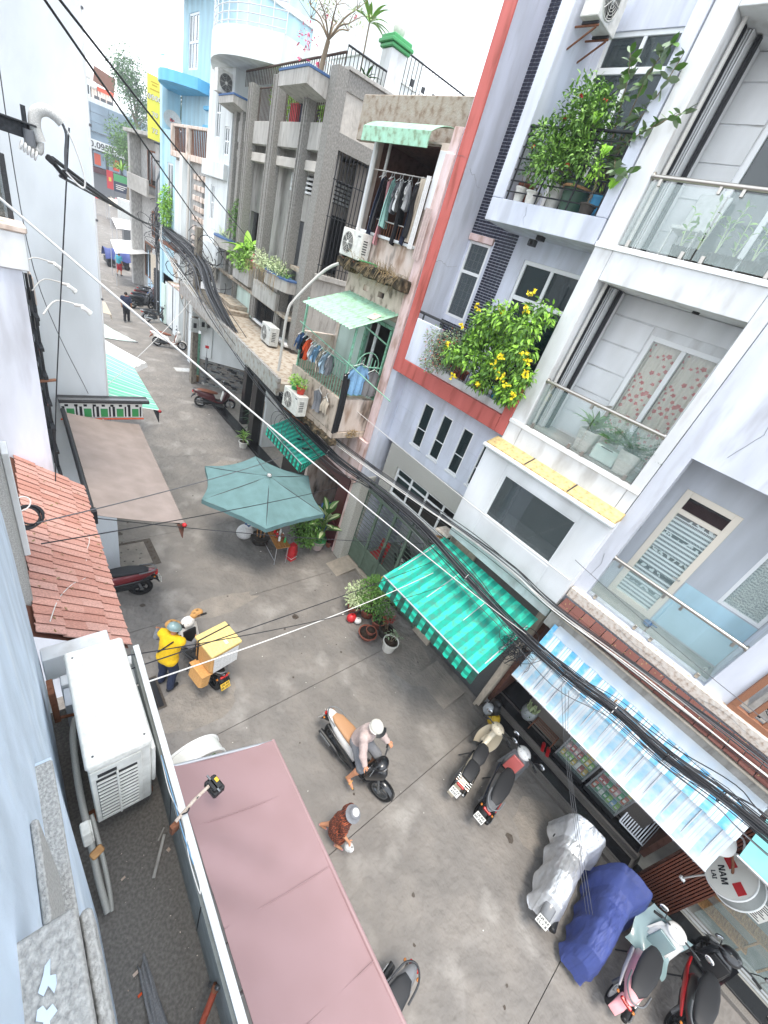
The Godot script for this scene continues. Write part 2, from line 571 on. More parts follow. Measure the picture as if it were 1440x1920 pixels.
	glass("film",Color(0.93,0.96,0.98),0.45,0.25)
	# plants
	for k in [["leaf_a","3f6b2c"],["leaf_b","567f33"],["leaf_c","7ea848"],["leaf_dark","2f5232"],["leaf_grey","7d9070"],["leaf_lime","8fc23f"],["leaf_pale","b9c79a"],["leaf_dry","8f7a56"],["leaf_red","8a3b34"],["petal_yellow","f9e32a"],["petal_pink","d95a7c"],["petal_red","c8402f"]]:
		var m:=mt(k[0],hx(k[1]),0.55)
		m.backlight=Color(hx(k[1]))*0.5
	mt("stem",hx("857560"),0.9)
	mt("stem_green",hx("66803f"),0.8)
	mt("soil",hx("4a3a2d"),1.0,0.0,"speck",Vector3(4,4,4),"b_fine",1.5)
	mt("terracotta",hx("a5604c"),0.85,0.0,"grain",Vector3(4,4,4),"b_fine",0.3)
	mt("pot_white",hx("e4e2da"),0.5,0.0,"mottle",Vector3(4,4,4))
	mt("pot_dark",hx("4a443e"),0.8,0.0,"grain",Vector3(4,4,4))
	mt("pot_green",hx("3f5a4a"),0.35)
	mt("pot_blue",hx("4aa4d4"),0.4)
	# goods and skin
	for k in [["red_plastic","c0262c",0.4],["blue_plastic","2b62b4",0.4],["green_plastic","3f9a5a",0.45],["black_plastic","1d1e20",0.45],["grey_plastic","6e7073",0.5],["white_plastic","e9e9e6",0.4],["yellow_plastic","e0b92e",0.45],["rubber","1b1b1c",0.85],["seat_black","222326",0.6],["seat_tan","b08560",0.6],["seat_brown","7b4a35",0.6],["skin","c48a68",0.6],["skin_b","b67d5c",0.6],["hair","1d1916",0.6],["plate","dcdcd6",0.5],["plate_yellow","d9b23a",0.5],["ink","26262a",0.7],["red_ink","c2262c",0.7],["paper","e9e7df",0.8],["lamp_red","b01818",0.25],["lamp_amber","b06a22",0.25],["mirror","c6ced6",0.05]]:
		mt(k[0],hx(k[1]),k[2])
	M.mirror.metallic=1.0
	for k in [["paint_white","eceae6"],["paint_black","17191d"],["paint_red","6e1a22"],["paint_beige","d9cdb4"],["paint_pink","e4a0a4"],["paint_grey","6b6d70"],["paint_maroon","4a161c"],["paint_brightred","c81f26"],["paint_navy","1c2433"],["paint_teal","7f9799"],["paint_salmon","c96a66"]]:
		var m:=mt(k[0],hx(k[1]),0.32)
		m.clearcoat_enabled=true
		m.clearcoat=0.7
		m.clearcoat_roughness=0.08
	for k in [["cl_navy","26304a"],["cl_black","202125"],["cl_rose","c9b6b2"],["cl_grey","84868c"],["cl_yellow","e8bd16"],["cl_white","e6e6e6"],["cl_pink","e5a3a8"],["cl_mint","a6d8cf"],["cl_blue","86b4dc"],["cl_orange","d8552c"],["cl_brown","7a4630"],["cl_sky","b9d6ec"],["cl_cyan","4fb0c4"],["cl_red","b3303c"],["cl_denim","4a6a98"],["cl_box_orange","d6a264"],["cl_box_yellow","ecd38a"]]:
		mt(k[0],hx(k[1]),0.9,0.0,"mottle",Vector3(5,5,5),"b_fine",0.3)
	# striped cloth: print in the mesh's uv, u along the awning
	var s1:=func(u,v,n):
		var e:=smoothstep(0.46,0.54,absf(fposmod(u*11.0,1.0)-0.5)*2.0)
		var c:=Color(0.09,0.62,0.54).lerp(Color(0.20,0.82,0.70),e)
		return c.lerp(Color(0.36,0.47,0.42),clampf(n*1.5-0.58,0.0,0.62))
	uvmat("stripe_green",paint(512,256,s1,4,0.035),0.9)
	var s2:=func(u,v,n):
		var c:=Color(0.12,0.84,0.70) if fposmod(u*11.0,1.0)<0.5 else Color(0.12,0.30,0.26)
		if fposmod(v*2.0,1.0)<0.5:c=c.lerp(Color(0.10,0.42,0.36),0.55)
		return c.lerp(Color(0.35,0.42,0.38),clampf(n*0.8-0.35,0.0,0.4))
	uvmat("valance_green",paint(512,64,s2,5),0.7)
	var s3:=func(u,v,n):
		var f:=fposmod(u*14.0,1.0)
		var c:=Color(0.90,0.94,0.97)
		if f<0.40:c=Color(0.36,0.72,0.93)
		elif f<0.47:c=Color(0.62,0.70,0.76)
		elif f>0.62 and f<0.68:c=Color(0.55,0.78,0.92)
		elif f>0.80 and f<0.84:c=Color(0.65,0.70,0.78)
		return c.lerp(Color(0.80,0.86,0.90),clampf(n*1.2-0.35,0.0,0.7))
	uvmat("stripe_blue",paint(1024,256,s3,6),0.45)
	var s4:=func(u,v,n):
		var f:=fposmod(u*14.0,1.0)
		var c:=Color(0.84,0.87,0.89)
		if f<0.40:c=Color(0.60,0.78,0.87)
		elif f<0.47:c=Color(0.66,0.72,0.77)
		elif f>0.62 and f<0.68:c=Color(0.70,0.82,0.88)
		elif f>0.80 and f<0.84:c=Color(0.74,0.76,0.80)
		return c.lerp(Color(0.80,0.84,0.86),clampf(n*1.4-0.35,0.0,0.75))
	uvmat("stripe_blue_faded",paint(1024,256,s4,7),0.4)
	var s5:=func(u,v,n):
		var f:=fposmod(u*9.0,1.0)
		var c:=Color(0.50,0.85,0.70)
		if f<0.12:c=Color(0.92,0.97,0.94)
		elif f>0.55 and f<0.62:c=Color(0.78,0.94,0.87)
		return c.lerp(Color(0.72,0.80,0.76),clampf(n*0.9-0.4,0.0,0.4))
	uvmat("stripe_mint",paint(512,128,s5,8),0.6)
	var s6:=func(u,v,n):
		var c:=Color(0.88,0.84,0.79)
		var q:=Vector2(u*4.0,v*13.0)
		for a in [Vector2(0,0),Vector2(0.55,0.48)]:
			var i:Vector2=(q+a).floor()
			var h:=fposmod(sin(i.x*12.99+i.y*78.23+a.x*9.0)*437.5,1.0)
			var d:Vector2=(q+a-i-Vector2(0.3+0.4*h,0.35+0.3*fposmod(h*7.0,1.0)))*Vector2(1.0,1.35)
			var r:=0.16+0.16*fposmod(h*13.0,1.0)+0.05*sin(d.angle()*5.0)
			if h<0.62 and d.length()<r:c=Color(0.78,0.34,0.34).lerp(Color(0.86,0.55,0.52),clampf(n*1.6-0.4,0.0,1.0))
		return c
	uvmat("curtain_flower",paint(256,512,s6,9),0.9)
	var s7:=func(u,v,n):
		var f:=fposmod(v*24.0,1.0)
		var c:=Color(0.93,0.95,0.95)
		if f<0.48 and fposmod(u*26.0+sin(v*90.0)*0.6,1.0)<0.78:c=Color(0.24,0.28,0.30)
		if fposmod(v*5.0,1.0)<0.16:c=Color(0.20,0.24,0.26) if n>0.42 else Color(0.85,0.88,0.88)
		return c
	uvmat("blind_print",paint(256,512,s7,10),0.6)
	var s8:=func(u,v,n):
		var a:=fposmod(v*30.0+sin(u*25.0+n*9.0)*0.8,1.0)
		return Color(0.80,0.82,0.80) if a<0.5 else Color(0.55,0.58,0.57)
	uvmat("blind_wave",paint(256,256,s8,11),0.6)
	var s9:=func(u,v,n):
		var c:=Color(0.66,0.33,0.21)
		if n>0.44 and n<0.56:c=Color(0.16,0.10,0.09)
		elif n>0.60:c=Color(0.26,0.14,0.12)
		return c
	uvmat("print_orange",paint(256,256,s9,12,0.05),0.9)
# an image computed from a function of u, v and a noise value
func paint(w:int,h:int,f:Callable,seed_:int,freq:=0.02)->ImageTexture:
	var n:=FastNoiseLite.new()
	n.seed=seed_
	n.frequency=freq
	n.fractal_octaves=4
	var im:=Image.create(w,h,false,Image.FORMAT_RGB8)
	for y in h:
		for x in w:
			im.set_pixel(x,y,f.call((x+0.5)/w,(y+0.5)/h,n.get_noise_2d(x,y)*0.5+0.5))
	return ImageTexture.create_from_image(im)
func build_ground():
	# one sheet to the horizon, the alley's concrete slabs on it
	var g:=G.new()
	g.box(Vector3(0,-0.26,-150),Vector3(700,0.4,700))
	tag(put(self,"ground",g.mesh(),"joint"),"bare ground below the alley's concrete","","","structure")
	var road:=T("road","grey concrete alley paving cast in wide slabs","",Vector3.ZERO,0.0,"","structure")
	var zs:=[9.0,5.1,2.25,-0.95,-3.66,-6.6,-9.62,-13.75,-19.0,-24.5,-30.5,-37.0,-44.0,-52.0,-62.0,-75.0,-90.0]
	for i in zs.size()-1:
		var bend0:=alley_shift(zs[i])
		var bend1:=alley_shift(zs[i+1])
		var s:=G.new()
		var poly:=[Vector2(bend0-2.0,-zs[i]+0.012),Vector2(bend0+9.6,-zs[i]+0.012),Vector2(bend1+9.6,-zs[i+1]),Vector2(bend1-2.0,-zs[i+1])]
		s.prism(poly,Vector3(0,0.0,0),Vector3.RIGHT,Vector3.FORWARD,0.05)
		put(road,"slab",s.mesh(),"road")
	# cross street at the far end
	var far:=G.new()
	far.prism([Vector2(-60,90.1),Vector2(120,90.1),Vector2(120,112),Vector2(-60,112)],Vector3.ZERO,Vector3.RIGHT,Vector3.FORWARD,0.05)
	tag(put(self,"street",far.mesh(),"road"),"cross street at the end of the alley","","","structure")
	# raised thresholds along the houses
	var kb:=T("kerb","stone threshold strip along the house fronts","",Vector3.ZERO,0.0,"","structure")
	B(kb,"kerb_stone","kerb",7.18,7.42,0,0.10,-7.25,-5.55,0.012)
	B(kb,"kerb_stone","step_grey",7.16,7.30,0,0.09,-1.35,9.0,0.01)
	# ramps
	var r:=T("concrete_ramp","small rough concrete ramp in front of the green gate","ramp",Vector3(6.9,0,-6.65))
	var rg:=G.new()
	rg.prism([Vector2(6.5,0),Vector2(7.17,0),Vector2(7.17,0.11)],Vector3(0,0,-6.35),Vector3.RIGHT,Vector3.UP,0.6)
	put(r,"ramp_slab",rg.mesh(),"kerb")
	var r2:=T("concrete_ramp","flat textured concrete ramp below the striped green awning","ramp",Vector3(6.9,0,-2.2))
	var rg2:=G.new()
	rg2.prism([Vector2(6.45,0.0),Vector2(7.2,0),Vector2(7.2,0.10),Vector2(6.45,0.012)],Vector3(0,0,-1.7),Vector3.RIGHT,Vector3.UP,1.0)
	put(r2,"ramp_slab",rg2.mesh(),"road_old")
	for i in 6:
		B(r2,"groove_rib","road_old",6.55+i*0.1,6.57+i*0.1,0.03+i*0.011,0.042+i*0.0117,-2.65,-1.75,0.002)
	# manhole, grates
	var mh:=T("manhole_cover","square concrete manhole cover with small holes in the paving","manhole cover",Vector3(1.85,0.0,-9.0))
	B(mh,"frame","iron_cover",1.32,2.38,0.004,0.012,-9.55,-8.5,0.003)
	B(mh,"lid","road_old",1.40,2.20,0.013,0.022,-9.45,-8.58,0.004)
	for i in 8:
		var a:=TAU*i/8.0
		put(mh,"hole",tubem([V(0,0,0),V(0,0.003,0)],0.022,8),"joint",xfm(V(1.8+cos(a)*0.24,0.022,-9.0+sin(a)*0.24)))
	var gr:=T("drain_grate","black iron drain plate beside the tiled roof","drain",Vector3(1.2,0.0,-5.0))
	B(gr,"frame","iron_cover",1.05,1.40,0.004,0.012,-5.36,-4.62,0.003)
	for i in 3:B(gr,"plate","black_iron",1.085+i*0.095,1.17+i*0.095,0.013,0.022,-5.32,-4.66,0.003)
	var dg:=T("drain_grate","pale slotted drain grate by the utility pole","drain",Vector3(7.2,0,-22.4))
	B(dg,"frame","concrete_lt",6.9,8.1,0.004,0.01,-22.8,-22.2,0.003)
	for i in 16:B(dg,"slat","white_wall",6.95+i*0.07,6.985+i*0.07,0.012,0.024,-22.72,-22.28,0.002)
	var lit:=T("litter","scraps of paper and dry leaves scattered on the paving","litter",Vector3.ZERO,0.0,"","stuff")
	var lg:=G.new()
	for i in 150:
		var z:=rng.randf_range(-30.0,5.0)
		var x:=alley_shift(z)+rng.randf_range(1.0,7.0)
		var s:=rng.randf_range(0.006,0.018) if i % 14 else rng.randf_range(0.03,0.06)
		lg.box(Vector3(x,0.006,z),Vector3(s,0.004,s*rng.randf_range(0.4,1.0)),Basis(Vector3.UP,rng.randf()*TAU))
	put(lit,"scraps",lg.mesh(),"paper")
	# drips of oil and patched spots in the concrete
	var oil:=T("oil_spots","dark oil drips dotted over the concrete paving","stain",Vector3.ZERO,0.0,"","stuff")
	var og:=G.new()
	for i in 50:
		var z:=rng.randf_range(-16.0,5.0)
		var c:=V(rng.randf_range(1.4,7.0),0.0035,z)
		var s:=rng.randf_range(0.012,0.035) if i % 9 else rng.randf_range(0.05,0.09)
		var poly:=[]
		for k in 9:poly.append(Vector2(cos(k*0.698),sin(k*0.698))*s*rng.randf_range(0.7,1.2))
		og.prism(poly,c,Vector3.RIGHT,Vector3.FORWARD,0.003)
	put(oil,"drips",og.mesh(),"iron_cover")
	var pt:=T("paving_patch","rough trowelled cement repairs in the alley paving","patch",Vector3.ZERO,0.0,"","stuff")
	var pg:=G.new()
	for e in [[1.9,-4.4,0.75,0.5],[6.6,-3.2,0.6,0.9],[3.2,-6.6,0.9,0.3],[6.4,1.0,0.5,0.5],[5.9,-12.6,0.9,0.7],[4.6,3.4,0.8,0.4],[2.4,-11.5,0.6,0.9]]:
		var poly:=[]
		for k in 22:poly.append(Vector2(e[0]+cos(k*0.2856)*e[2]*rng.randf_range(0.82,1.1),-e[1]+sin(k*0.2856)*e[3]*rng.randf_range(0.82,1.1)))
		pg.prism(poly,V(0,0.003,0),Vector3.RIGHT,Vector3.FORWARD,0.003)
	put(pt,"cement",pg.mesh(),"road_old")
func alley_shift(z:float)->float:
	# how far the alley has swung to +x at depth z
	return maxf(0.0,-z-16.0)*0.06+pow(maxf(0.0,-z-28.0),1.5)*0.012
# wall across x (thickness x0..x1) with openings [y0, y1, z0, z1]
func wallx(p,n,m,x0,x1,y0,y1,z0,z1,holes:=[])->MeshInstance3D:
	var g:=G.new()
	for r in cells(y0,y1,z0,z1,holes):
		g.box(Vector3((x0+x1)*0.5,(r[0]+r[1])*0.5,(r[2]+r[3])*0.5),Vector3(x1-x0,r[1]-r[0],r[3]-r[2]))
	return put(p,n,g.mesh(),m)
# wall across z (thickness z0..z1) with openings [y0, y1, x0, x1]
func wallz(p,n,m,z0,z1,y0,y1,x0,x1,holes:=[])->MeshInstance3D:
	var g:=G.new()
	for r in cells(y0,y1,x0,x1,holes):
		g.box(Vector3((r[2]+r[3])*0.5,(r[0]+r[1])*0.5,(z0+z1)*0.5),Vector3(r[3]-r[2],r[1]-r[0],z1-z0))
	return put(p,n,g.mesh(),m)
func cells(y0,y1,z0,z1,holes)->Array:
	var ys:=[y0,y1]
	for h in holes:
		for q in [h[0],h[1]]:
			if q>y0 and q<y1 and not ys.has(q):ys.append(q)
	ys.sort()
	var out:=[]
	for i in ys.size()-1:
		var yc:float=(ys[i]+ys[i+1])*0.5
		var cuts:=[]
		for h in holes:
			if h[0]<yc and h[1]>yc:cuts.append([h[2],h[3]])
		cuts.sort_custom(func(a,b):return a[0]<b[0])
		var z:float=z0
		for c in cuts:
			if c[0]>z+0.001:out.append([ys[i],ys[i+1],z,c[0]])
			z=maxf(z,c[1])
		if z<z1-0.001:out.append([ys[i],ys[i+1],z,z1])
	return out
# window in a wall across x: frame with mullions, panes as its sub-parts
func window(p,x,y0,y1,z0,z1,fm,gm,nz:=1,ny:=1,fw:=0.045,dp:=0.06,n:="window")->MeshInstance3D:
	var g:=G.new()
	var zc:float=(z0+z1)*0.5
	var yc:float=(y0+y1)*0.5
	for q in [z0+fw*0.5,z1-fw*0.5]:g.box(Vector3(x,yc,q),Vector3(dp,y1-y0,fw),Basis.IDENTITY,0.004)
	for q in [y0+fw*0.5,y1-fw*0.5]:g.box(Vector3(x,q,zc),Vector3(dp-0.004,fw,z1-z0-fw*2),Basis.IDENTITY,0.004)
	for i in range(1,nz):g.box(Vector3(x,yc,lerpf(z0,z1,i/float(nz))),Vector3(dp-0.008,y1-y0-fw*2,fw),Basis.IDENTITY,0.004)
	for i in range(1,ny):g.box(Vector3(x,lerpf(y0,y1,i/float(ny)),zc),Vector3(dp-0.012,fw,z1-z0-fw*2),Basis.IDENTITY,0.004)
	var w:=put(p,n,g.mesh(),fm)
	for i in nz:
		for j in ny:
			var a:=lerpf(z0,z1,i/float(nz))+fw*0.5
			var b:=lerpf(z0,z1,(i+1)/float(nz))-fw*0.5
			var c:=lerpf(y0,y1,j/float(ny))+fw*0.5
			var d:=lerpf(y0,y1,(j+1)/float(ny))-fw*0.5
			B(w,"pane",gm,x-0.004,x+0.004,c,d,a,b,0.0)
	return w
# open-fronted room behind a facade
func room(p,n,m,x0,x1,y0,y1,z0,z1):
	var g:=G.new()
	var t:=0.04
	g.box(Vector3(x1-t*0.5,(y0+y1)*0.5,(z0+z1)*0.5),Vector3(t,y1-y0,z1-z0))
	for q in [z0+t*0.5,z1-t*0.5]:g.box(Vector3((x0+x1-t)*0.5,(y0+y1)*0.5,q),Vector3(x1-t-x0,y1-y0,t))
	for q in [y0+t*0.5,y1-t*0.5]:g.box(Vector3((x0+x1-t)*0.5,q,(z0+z1)*0.5),Vector3(x1-t-x0,t,z1-z0-t*2))
	return put(p,n,g.mesh(),m)
func pleats(x,y0,y1,z0,z1,depth:=0.03,waves:=9.0,th:=0.004)->ArrayMesh:
	var g:=G.new()
	var f:=func(u,v):return Vector3(x+sin(u*TAU*waves)*depth*(0.6+0.4*v),lerpf(y1,y0,v),lerpf(z0,z1,u)+sin(u*17.0+v*2.0)*0.008)
	g.grid(f,int(waves*6),6,th)
	return g.mesh()
# split air-conditioner's outdoor unit; front (fan) faces -x of its own frame, length along z
func ac_unit(label,at:Vector3,turn:float,sz:=Vector3(0.32,0.56,0.82),bracket:=true,group:="",body:="ac_white"):
	var keep:=F
	F=F*Transform3D(Basis(Vector3.UP,turn),at)
	var t:=T("air_conditioner",label,"air conditioner",Vector3.ZERO,0.0,group)
	B(t,"casing",body,-sz.x/2,sz.x/2,0,sz.y,-sz.z/2,sz.z/2,0.018)
	var fx:=-sz.x/2
	var fc:=V(fx-0.004,sz.y*0.5,-sz.z*0.14)
	var r:=sz.y*0.40
	var ring:=put(t,"fan_ring",tubem(arc(fc,r,0,TAU,24,Vector3.UP,Vector3.BACK),0.010,6),body)
	put(ring,"fan_disc",tubem([fc+V(0.006,0,0),fc+V(-0.002,0,0)],r*0.97,24),"ac_dark")
	for i in 5:put(ring,"guard_ring",tubem(arc(fc+V(-0.008,0,0),r*(0.25+0.16*i),0,TAU,20,Vector3.UP,Vector3.BACK),0.0035,5),body)
	var sp:=G.new()
	for i in 8:
		var a:=TAU*i/8.0
		sp.tube([fc+V(-0.010,0,0),fc+V(-0.010,cos(a)*r,sin(a)*r)],0.004,5)
	sp.ball(fc+V(-0.012,0,0),Vector3(0.012,r*0.18,r*0.18),10)
	put(ring,"guard_spokes",sp.mesh(),body)
	B(t,"label_plate","grey_plastic",fx-0.003,fx,sz.y*0.80,sz.y*0.86,sz.z*0.30,sz.z*0.42,0.001)
	for i in 6:B(t,"side_slot","ac_dark",-sz.x*0.3,sz.x*0.1,sz.y*(0.25+i*0.09),sz.y*(0.29+i*0.09),sz.z/2-0.001,sz.z/2+0.003,0.0)
	for s in [-1,1]:
		B(t,"foot","dark_steel",-sz.x*0.45,sz.x*0.45,-0.03,0.0,s*sz.z*0.3-0.02,s*sz.z*0.3+0.02,0.003)
		if bracket:
			var bg:=G.new()
			bg.tube([V(-sz.x*0.5,-0.045,s*sz.z*0.3),V(sz.x*0.9,-0.045,s*sz.z*0.3),V(sz.x*0.9,-0.30,s*sz.z*0.3),V(-sz.x*0.4,-0.06,s*sz.z*0.3)],0.014,6)
			put(t,"bracket",bg.mesh(),"rusty")
	F=keep
	return t
func build_house_lavender():
	var t:=T("town_house","pale lavender town house with a red frame and dark mosaic strip","house",Vector3(7.4,0,-5.4))
	# body and party walls
	B(t,"back_wall","lavender",10.2,10.4,0,13.4,-7.15,-3.7)
	B(t,"side_wall","lavender",7.02,10.2,0.0,13.4,-7.18,-6.98)
	B(t,"side_wall","lavender",7.95,10.2,0.0,13.4,-3.88,-3.72)
	B(t,"red_pilaster","red_paint",6.985,7.03,5.97,13.4,-7.14,-6.86,0.01)
	# first-floor wall with the four tall windows
	var holes:=[]
	var zz:=[[-6.16,-5.83],[-5.53,-5.21],[-4.88,-4.57],[-4.25,-3.95]]
	for q in zz:holes.append([4.50,5.57,q[0],q[1]])
	wallx(t,"wall","lavender",7.40,7.55,4.20,6.0,-6.98,-3.72,holes)
	for q in zz:
		var w:=window(t,7.43,4.50,5.57,q[0],q[1],"frame_white","glass_green",1,1,0.03)
		B(w,"sill","frame_white",7.36,7.42,4.46,4.50,q[0]-0.03,q[1]+0.03,0.004)
		B(w,"transom","frame_white",7.41,7.45,4.93,4.95,q[0]+0.02,q[1]-0.02,0.002)
	# proud panels between the windows leave shadow joints
	for i in 5:
		var a:float=([-6.95]+zz.map(func(q):return q[1]+0.01))[i]
		var b:float=(zz.map(func(q):return q[0]-0.01)+[-3.74])[i]
		for yy in [[4.46,4.78],[4.79,5.16],[5.17,5.58]]:B(t,"panel","lavender",7.392,7.40,yy[0],yy[1],a+0.012,b-0.012,0.003)
	B(t,"band","lavender",7.392,7.40,5.60,5.98,-6.95,-3.74,0.003)
	B(t,"band","lavender",7.392,7.40,4.22,4.44,-6.95,-3.74,0.003)
	# pebble-dash wall and the wide window above the gate
	wallx(t,"pebble_wall","pebble_wall",7.38,7.55,2.85,4.19,-6.75,-3.72,[[2.9,3.72,-6.3,-3.95]])
	B(t,"pebble_pier","pebble_wall",6.97,7.45,0,3.0,-7.30,-6.94,0.012)
	var gw:=window(t,7.46,2.9,3.72,-6.3,-3.95,"frame_white","glass_dark",4,1,0.06)
	B(gw,"transom","frame_white",7.44,7.49,3.46,3.51,-6.26,-3.99,0.004)
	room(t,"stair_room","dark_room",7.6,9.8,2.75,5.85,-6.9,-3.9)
	# yard behind the gate
	B(t,"yard_floor","tile_floor",7.42,10.2,0.0,0.06,-6.98,-3.9)
	B(t,"yard_wall","white_wall",9.4,9.5,0.06,2.72,-6.98,-3.9)
	# balcony with the red band (first balcony)
	B(t,"red_band","red_paint",6.985,7.40,5.97,6.30,-6.86,-3.95,0.012)
	B(t,"red_post","red_paint",6.985,7.16,5.97,6.95,-3.95,-3.74,0.012)
	B(t,"red_trim","red_paint",7.55,7.60,6.4,9.12,-3.92,-3.80,0.006)
	B(t,"balcony_floor","tile_floor",7.40,7.9,6.2,6.32,-6.98,-3.75)
	B(t,"balcony_kerb","white_wall",7.06,7.20,6.30,6.46,-6.10,-3.96,0.01)
	B(t,"parapet","lavender",7.0,7.12,6.30,7.20,-6.86,-6.10,0.012)
	var rail:=put(t,"handrail",tubem([V(7.06,7.33,-6.98),V(7.06,7.33,-3.76)],0.028,10),"dark_steel")
	for z in [-6.75,-6.15]:put(rail,"rail_post",tubem([V(7.06,7.2,z),V(7.06,7.33,z)],0.02,8),"dark_steel")
	for i in 22:put(t,"baluster",tubem([V(7.07,6.46,-6.0+i*0.095),V(7.07,7.32,-6.0+i*0.095)],0.009,6),"black_iron")
	# recessed wall behind both balconies
	wallx(t,"recessed_wall","lavender",7.9,8.05,6.3,13.4,-6.98,-3.74,[[7.40,8.88,-6.93,-6.35],[6.35,8.82,-5.45,-4.12],[9.55,11.92,-5.62,-4.38]])
	# mosaic strip: small dark tiles, too small to pick out one by one
	var mg:=G.new()
	var zc:=-6.97
	while zc<-5.80:
		var y:=6.36
		while y<13.3:
			if not (zc>-6.98 and zc<-6.31 and y>7.28 and y<8.93):
				mg.box(Vector3(7.893,y+0.02,zc+0.045),Vector3(0.012,0.041,0.088),Basis.IDENTITY,0.0)
			y+=0.052
		zc+=0.1
	var ms:=put(t,"mosaic_tiles",mg.mesh(),"mosaic")
	ms.set_meta("kind","stuff")
	var nw:=window(t,7.93,7.40,8.88,-6.93,-6.35,"frame_white","glass_grey",1,1,0.05)
	B(nw,"transom","frame_white",7.90,7.96,8.28,8.34,-6.88,-6.40,0.004)
	B(nw,"lintel","pink_wall",7.84,7.97,8.88,9.0,-6.96,-6.30,0.01)
	for i in 4:put(nw,"grille_bar",tubem([V(7.98,7.45,-6.84+i*0.13),V(7.98,8.85,-6.84+i*0.13)],0.008,5),"frame_white")
	for i in 9:put(nw,"grille_bar",tubem([V(7.985,7.5+i*0.15,-6.9),V(7.985,7.5+i*0.15,-6.38)],0.006,5),"frame_white")
	var dw:=window(t,7.95,6.35,8.82,-5.45,-4.12,"frame_white","glass_green",2,1,0.07,0.07,"balcony_door")
	B(dw,"transom","frame_white",7.92,7.98,8.14,8.22,-5.40,-4.17,0.004)
	for q in [[-5.35,-5.0],[-4.55,-4.2]]:put(dw,"curtain",pleats(8.08,6.4,8.75,q[0],q[1],0.025,5.0),"cl_sky")
	# upper balcony in its box frame
	B(t,"upper_band","lavender",6.99,7.9,9.16,9.50,-5.99,-3.76,0.012)
	B(t,"upper_side","lavender",6.99,7.9,9.50,13.4,-5.99,-5.74,0.012)
	B(t,"upper_side","lavender",6.99,7.9,9.50,13.4,-3.95,-3.76,0.012)
	B(t,"soffit_lamp","black_plastic",7.3,7.42,9.09,9.16,-5.0,-4.88,0.004)
	var uw:=window(t,7.95,9.55,11.92,-5.62,-4.38,"frame_white","glass_grey",2,1,0.06,0.06,"balcony_door")
	B(uw,"transom","frame_white",7.92,7.98,11.44,11.52,-5.58,-4.42,0.004)
	put(uw,"curtain",pleats(8.1,9.6,11.85,-5.6,-4.9,0.025,7.0),"curtain_dark")
	room(t,"upper_room","grey_wall",8.06,10.1,6.3,13.2,-6.95,-3.9)
	for i in 6:put(t,"upper_rail",tubem([V(7.03,9.62+i*0.15,-5.74),V(7.03,9.62+i*0.15,-3.95)],0.011,6),"black_iron")
	put(t,"upper_rail",tubem([V(7.03,10.48,-5.76),V(7.03,10.48,-3.94)],0.022,8),"black_iron")
	for z in [-5.7,-5.1,-4.5,-3.98]:put(t,"upper_rail_post",tubem([V(7.03,9.5,z),V(7.03,10.48,z)],0.016,6),"black_iron")
	ac_unit("white air conditioner unit on a rusty bracket high in the lavender house",V(7.38,11.72,-5.50),PI*0.5,Vector3(0.30,0.50,0.60))
	crack(t,[V(7.25,9.9,-6.965),V(7.35,9.82,-6.965),V(7.42,9.86,-6.965),V(7.6,9.7,-6.965),V(7.7,9.72,-6.965)])
	crack(t,[V(7.1,8.3,-6.965),V(7.3,8.34,-6.965),V(7.5,8.28,-6.965),V(7.8,8.36,-6.965)])
	crack(t,[V(6.983,9.98,-7.12),V(6.983,10.0,-7.0),V(6.983,9.96,-6.87)])
	crack(t,[V(6.986,9.45,-5.2),V(6.986,9.34,-5.15),V(6.986,9.3,-5.18),V(6.986,9.2,-5.12)])
	# the green gate, a thing that swings on its own
	var g:=T("metal_gate","dark green metal gate with thin horizontal bars","gate",Vector3(7.32,0,-5.5))
	var gz:=[-6.98,-6.33,-5.70,-5.07,-4.44,-3.80]
	for i in 6:B(g,"stile","gate_green",7.28,7.34,0.12,2.62,gz[i]-0.045,gz[i]+0.045,0.006)
	B(g,"top_rail","gate_green",7.27,7.35,2.80,2.88,-7.0,-3.78,0.006)
	B(g,"top_rail","gate_green",7.275,7.345,2.55,2.64,-6.94,-3.84,0.006)
	for i in 5:
		B(g,"panel","gate_green",7.30,7.325,0.14,0.80,gz[i]+0.046,gz[i+1]-0.046,0.004)
		B(g,"panel_molding","gate_green",7.288,7.30,0.24,0.70,gz[i]+0.13,gz[i+1]-0.13,0.008)
		B(g,"mid_rail","gate_green",7.285,7.335,0.80,0.88,gz[i]+0.046,gz[i+1]-0.046,0.004)
		for k in 12:put(g,"bar",tubem([V(7.31,0.98+k*0.13,gz[i]+0.03),V(7.31,0.98+k*0.13,gz[i+1]-0.03)],0.009,5),"gate_green")
		B(g,"bar_upright","gate_green",7.29,7.33,2.64,2.80,gz[i]-0.02,gz[i]+0.02,0.003)
	var h:=put(g,"handle",tubem([V(7.24,1.0,-5.64),V(7.20,1.05,-5.64),V(7.20,1.35,-5.64),V(7.24,1.4,-5.64)],0.012,6),"dark_steel")
	B(h,"lock_plate","dark_steel",7.255,7.275,0.95,1.45,-5.68,-5.60,0.003)
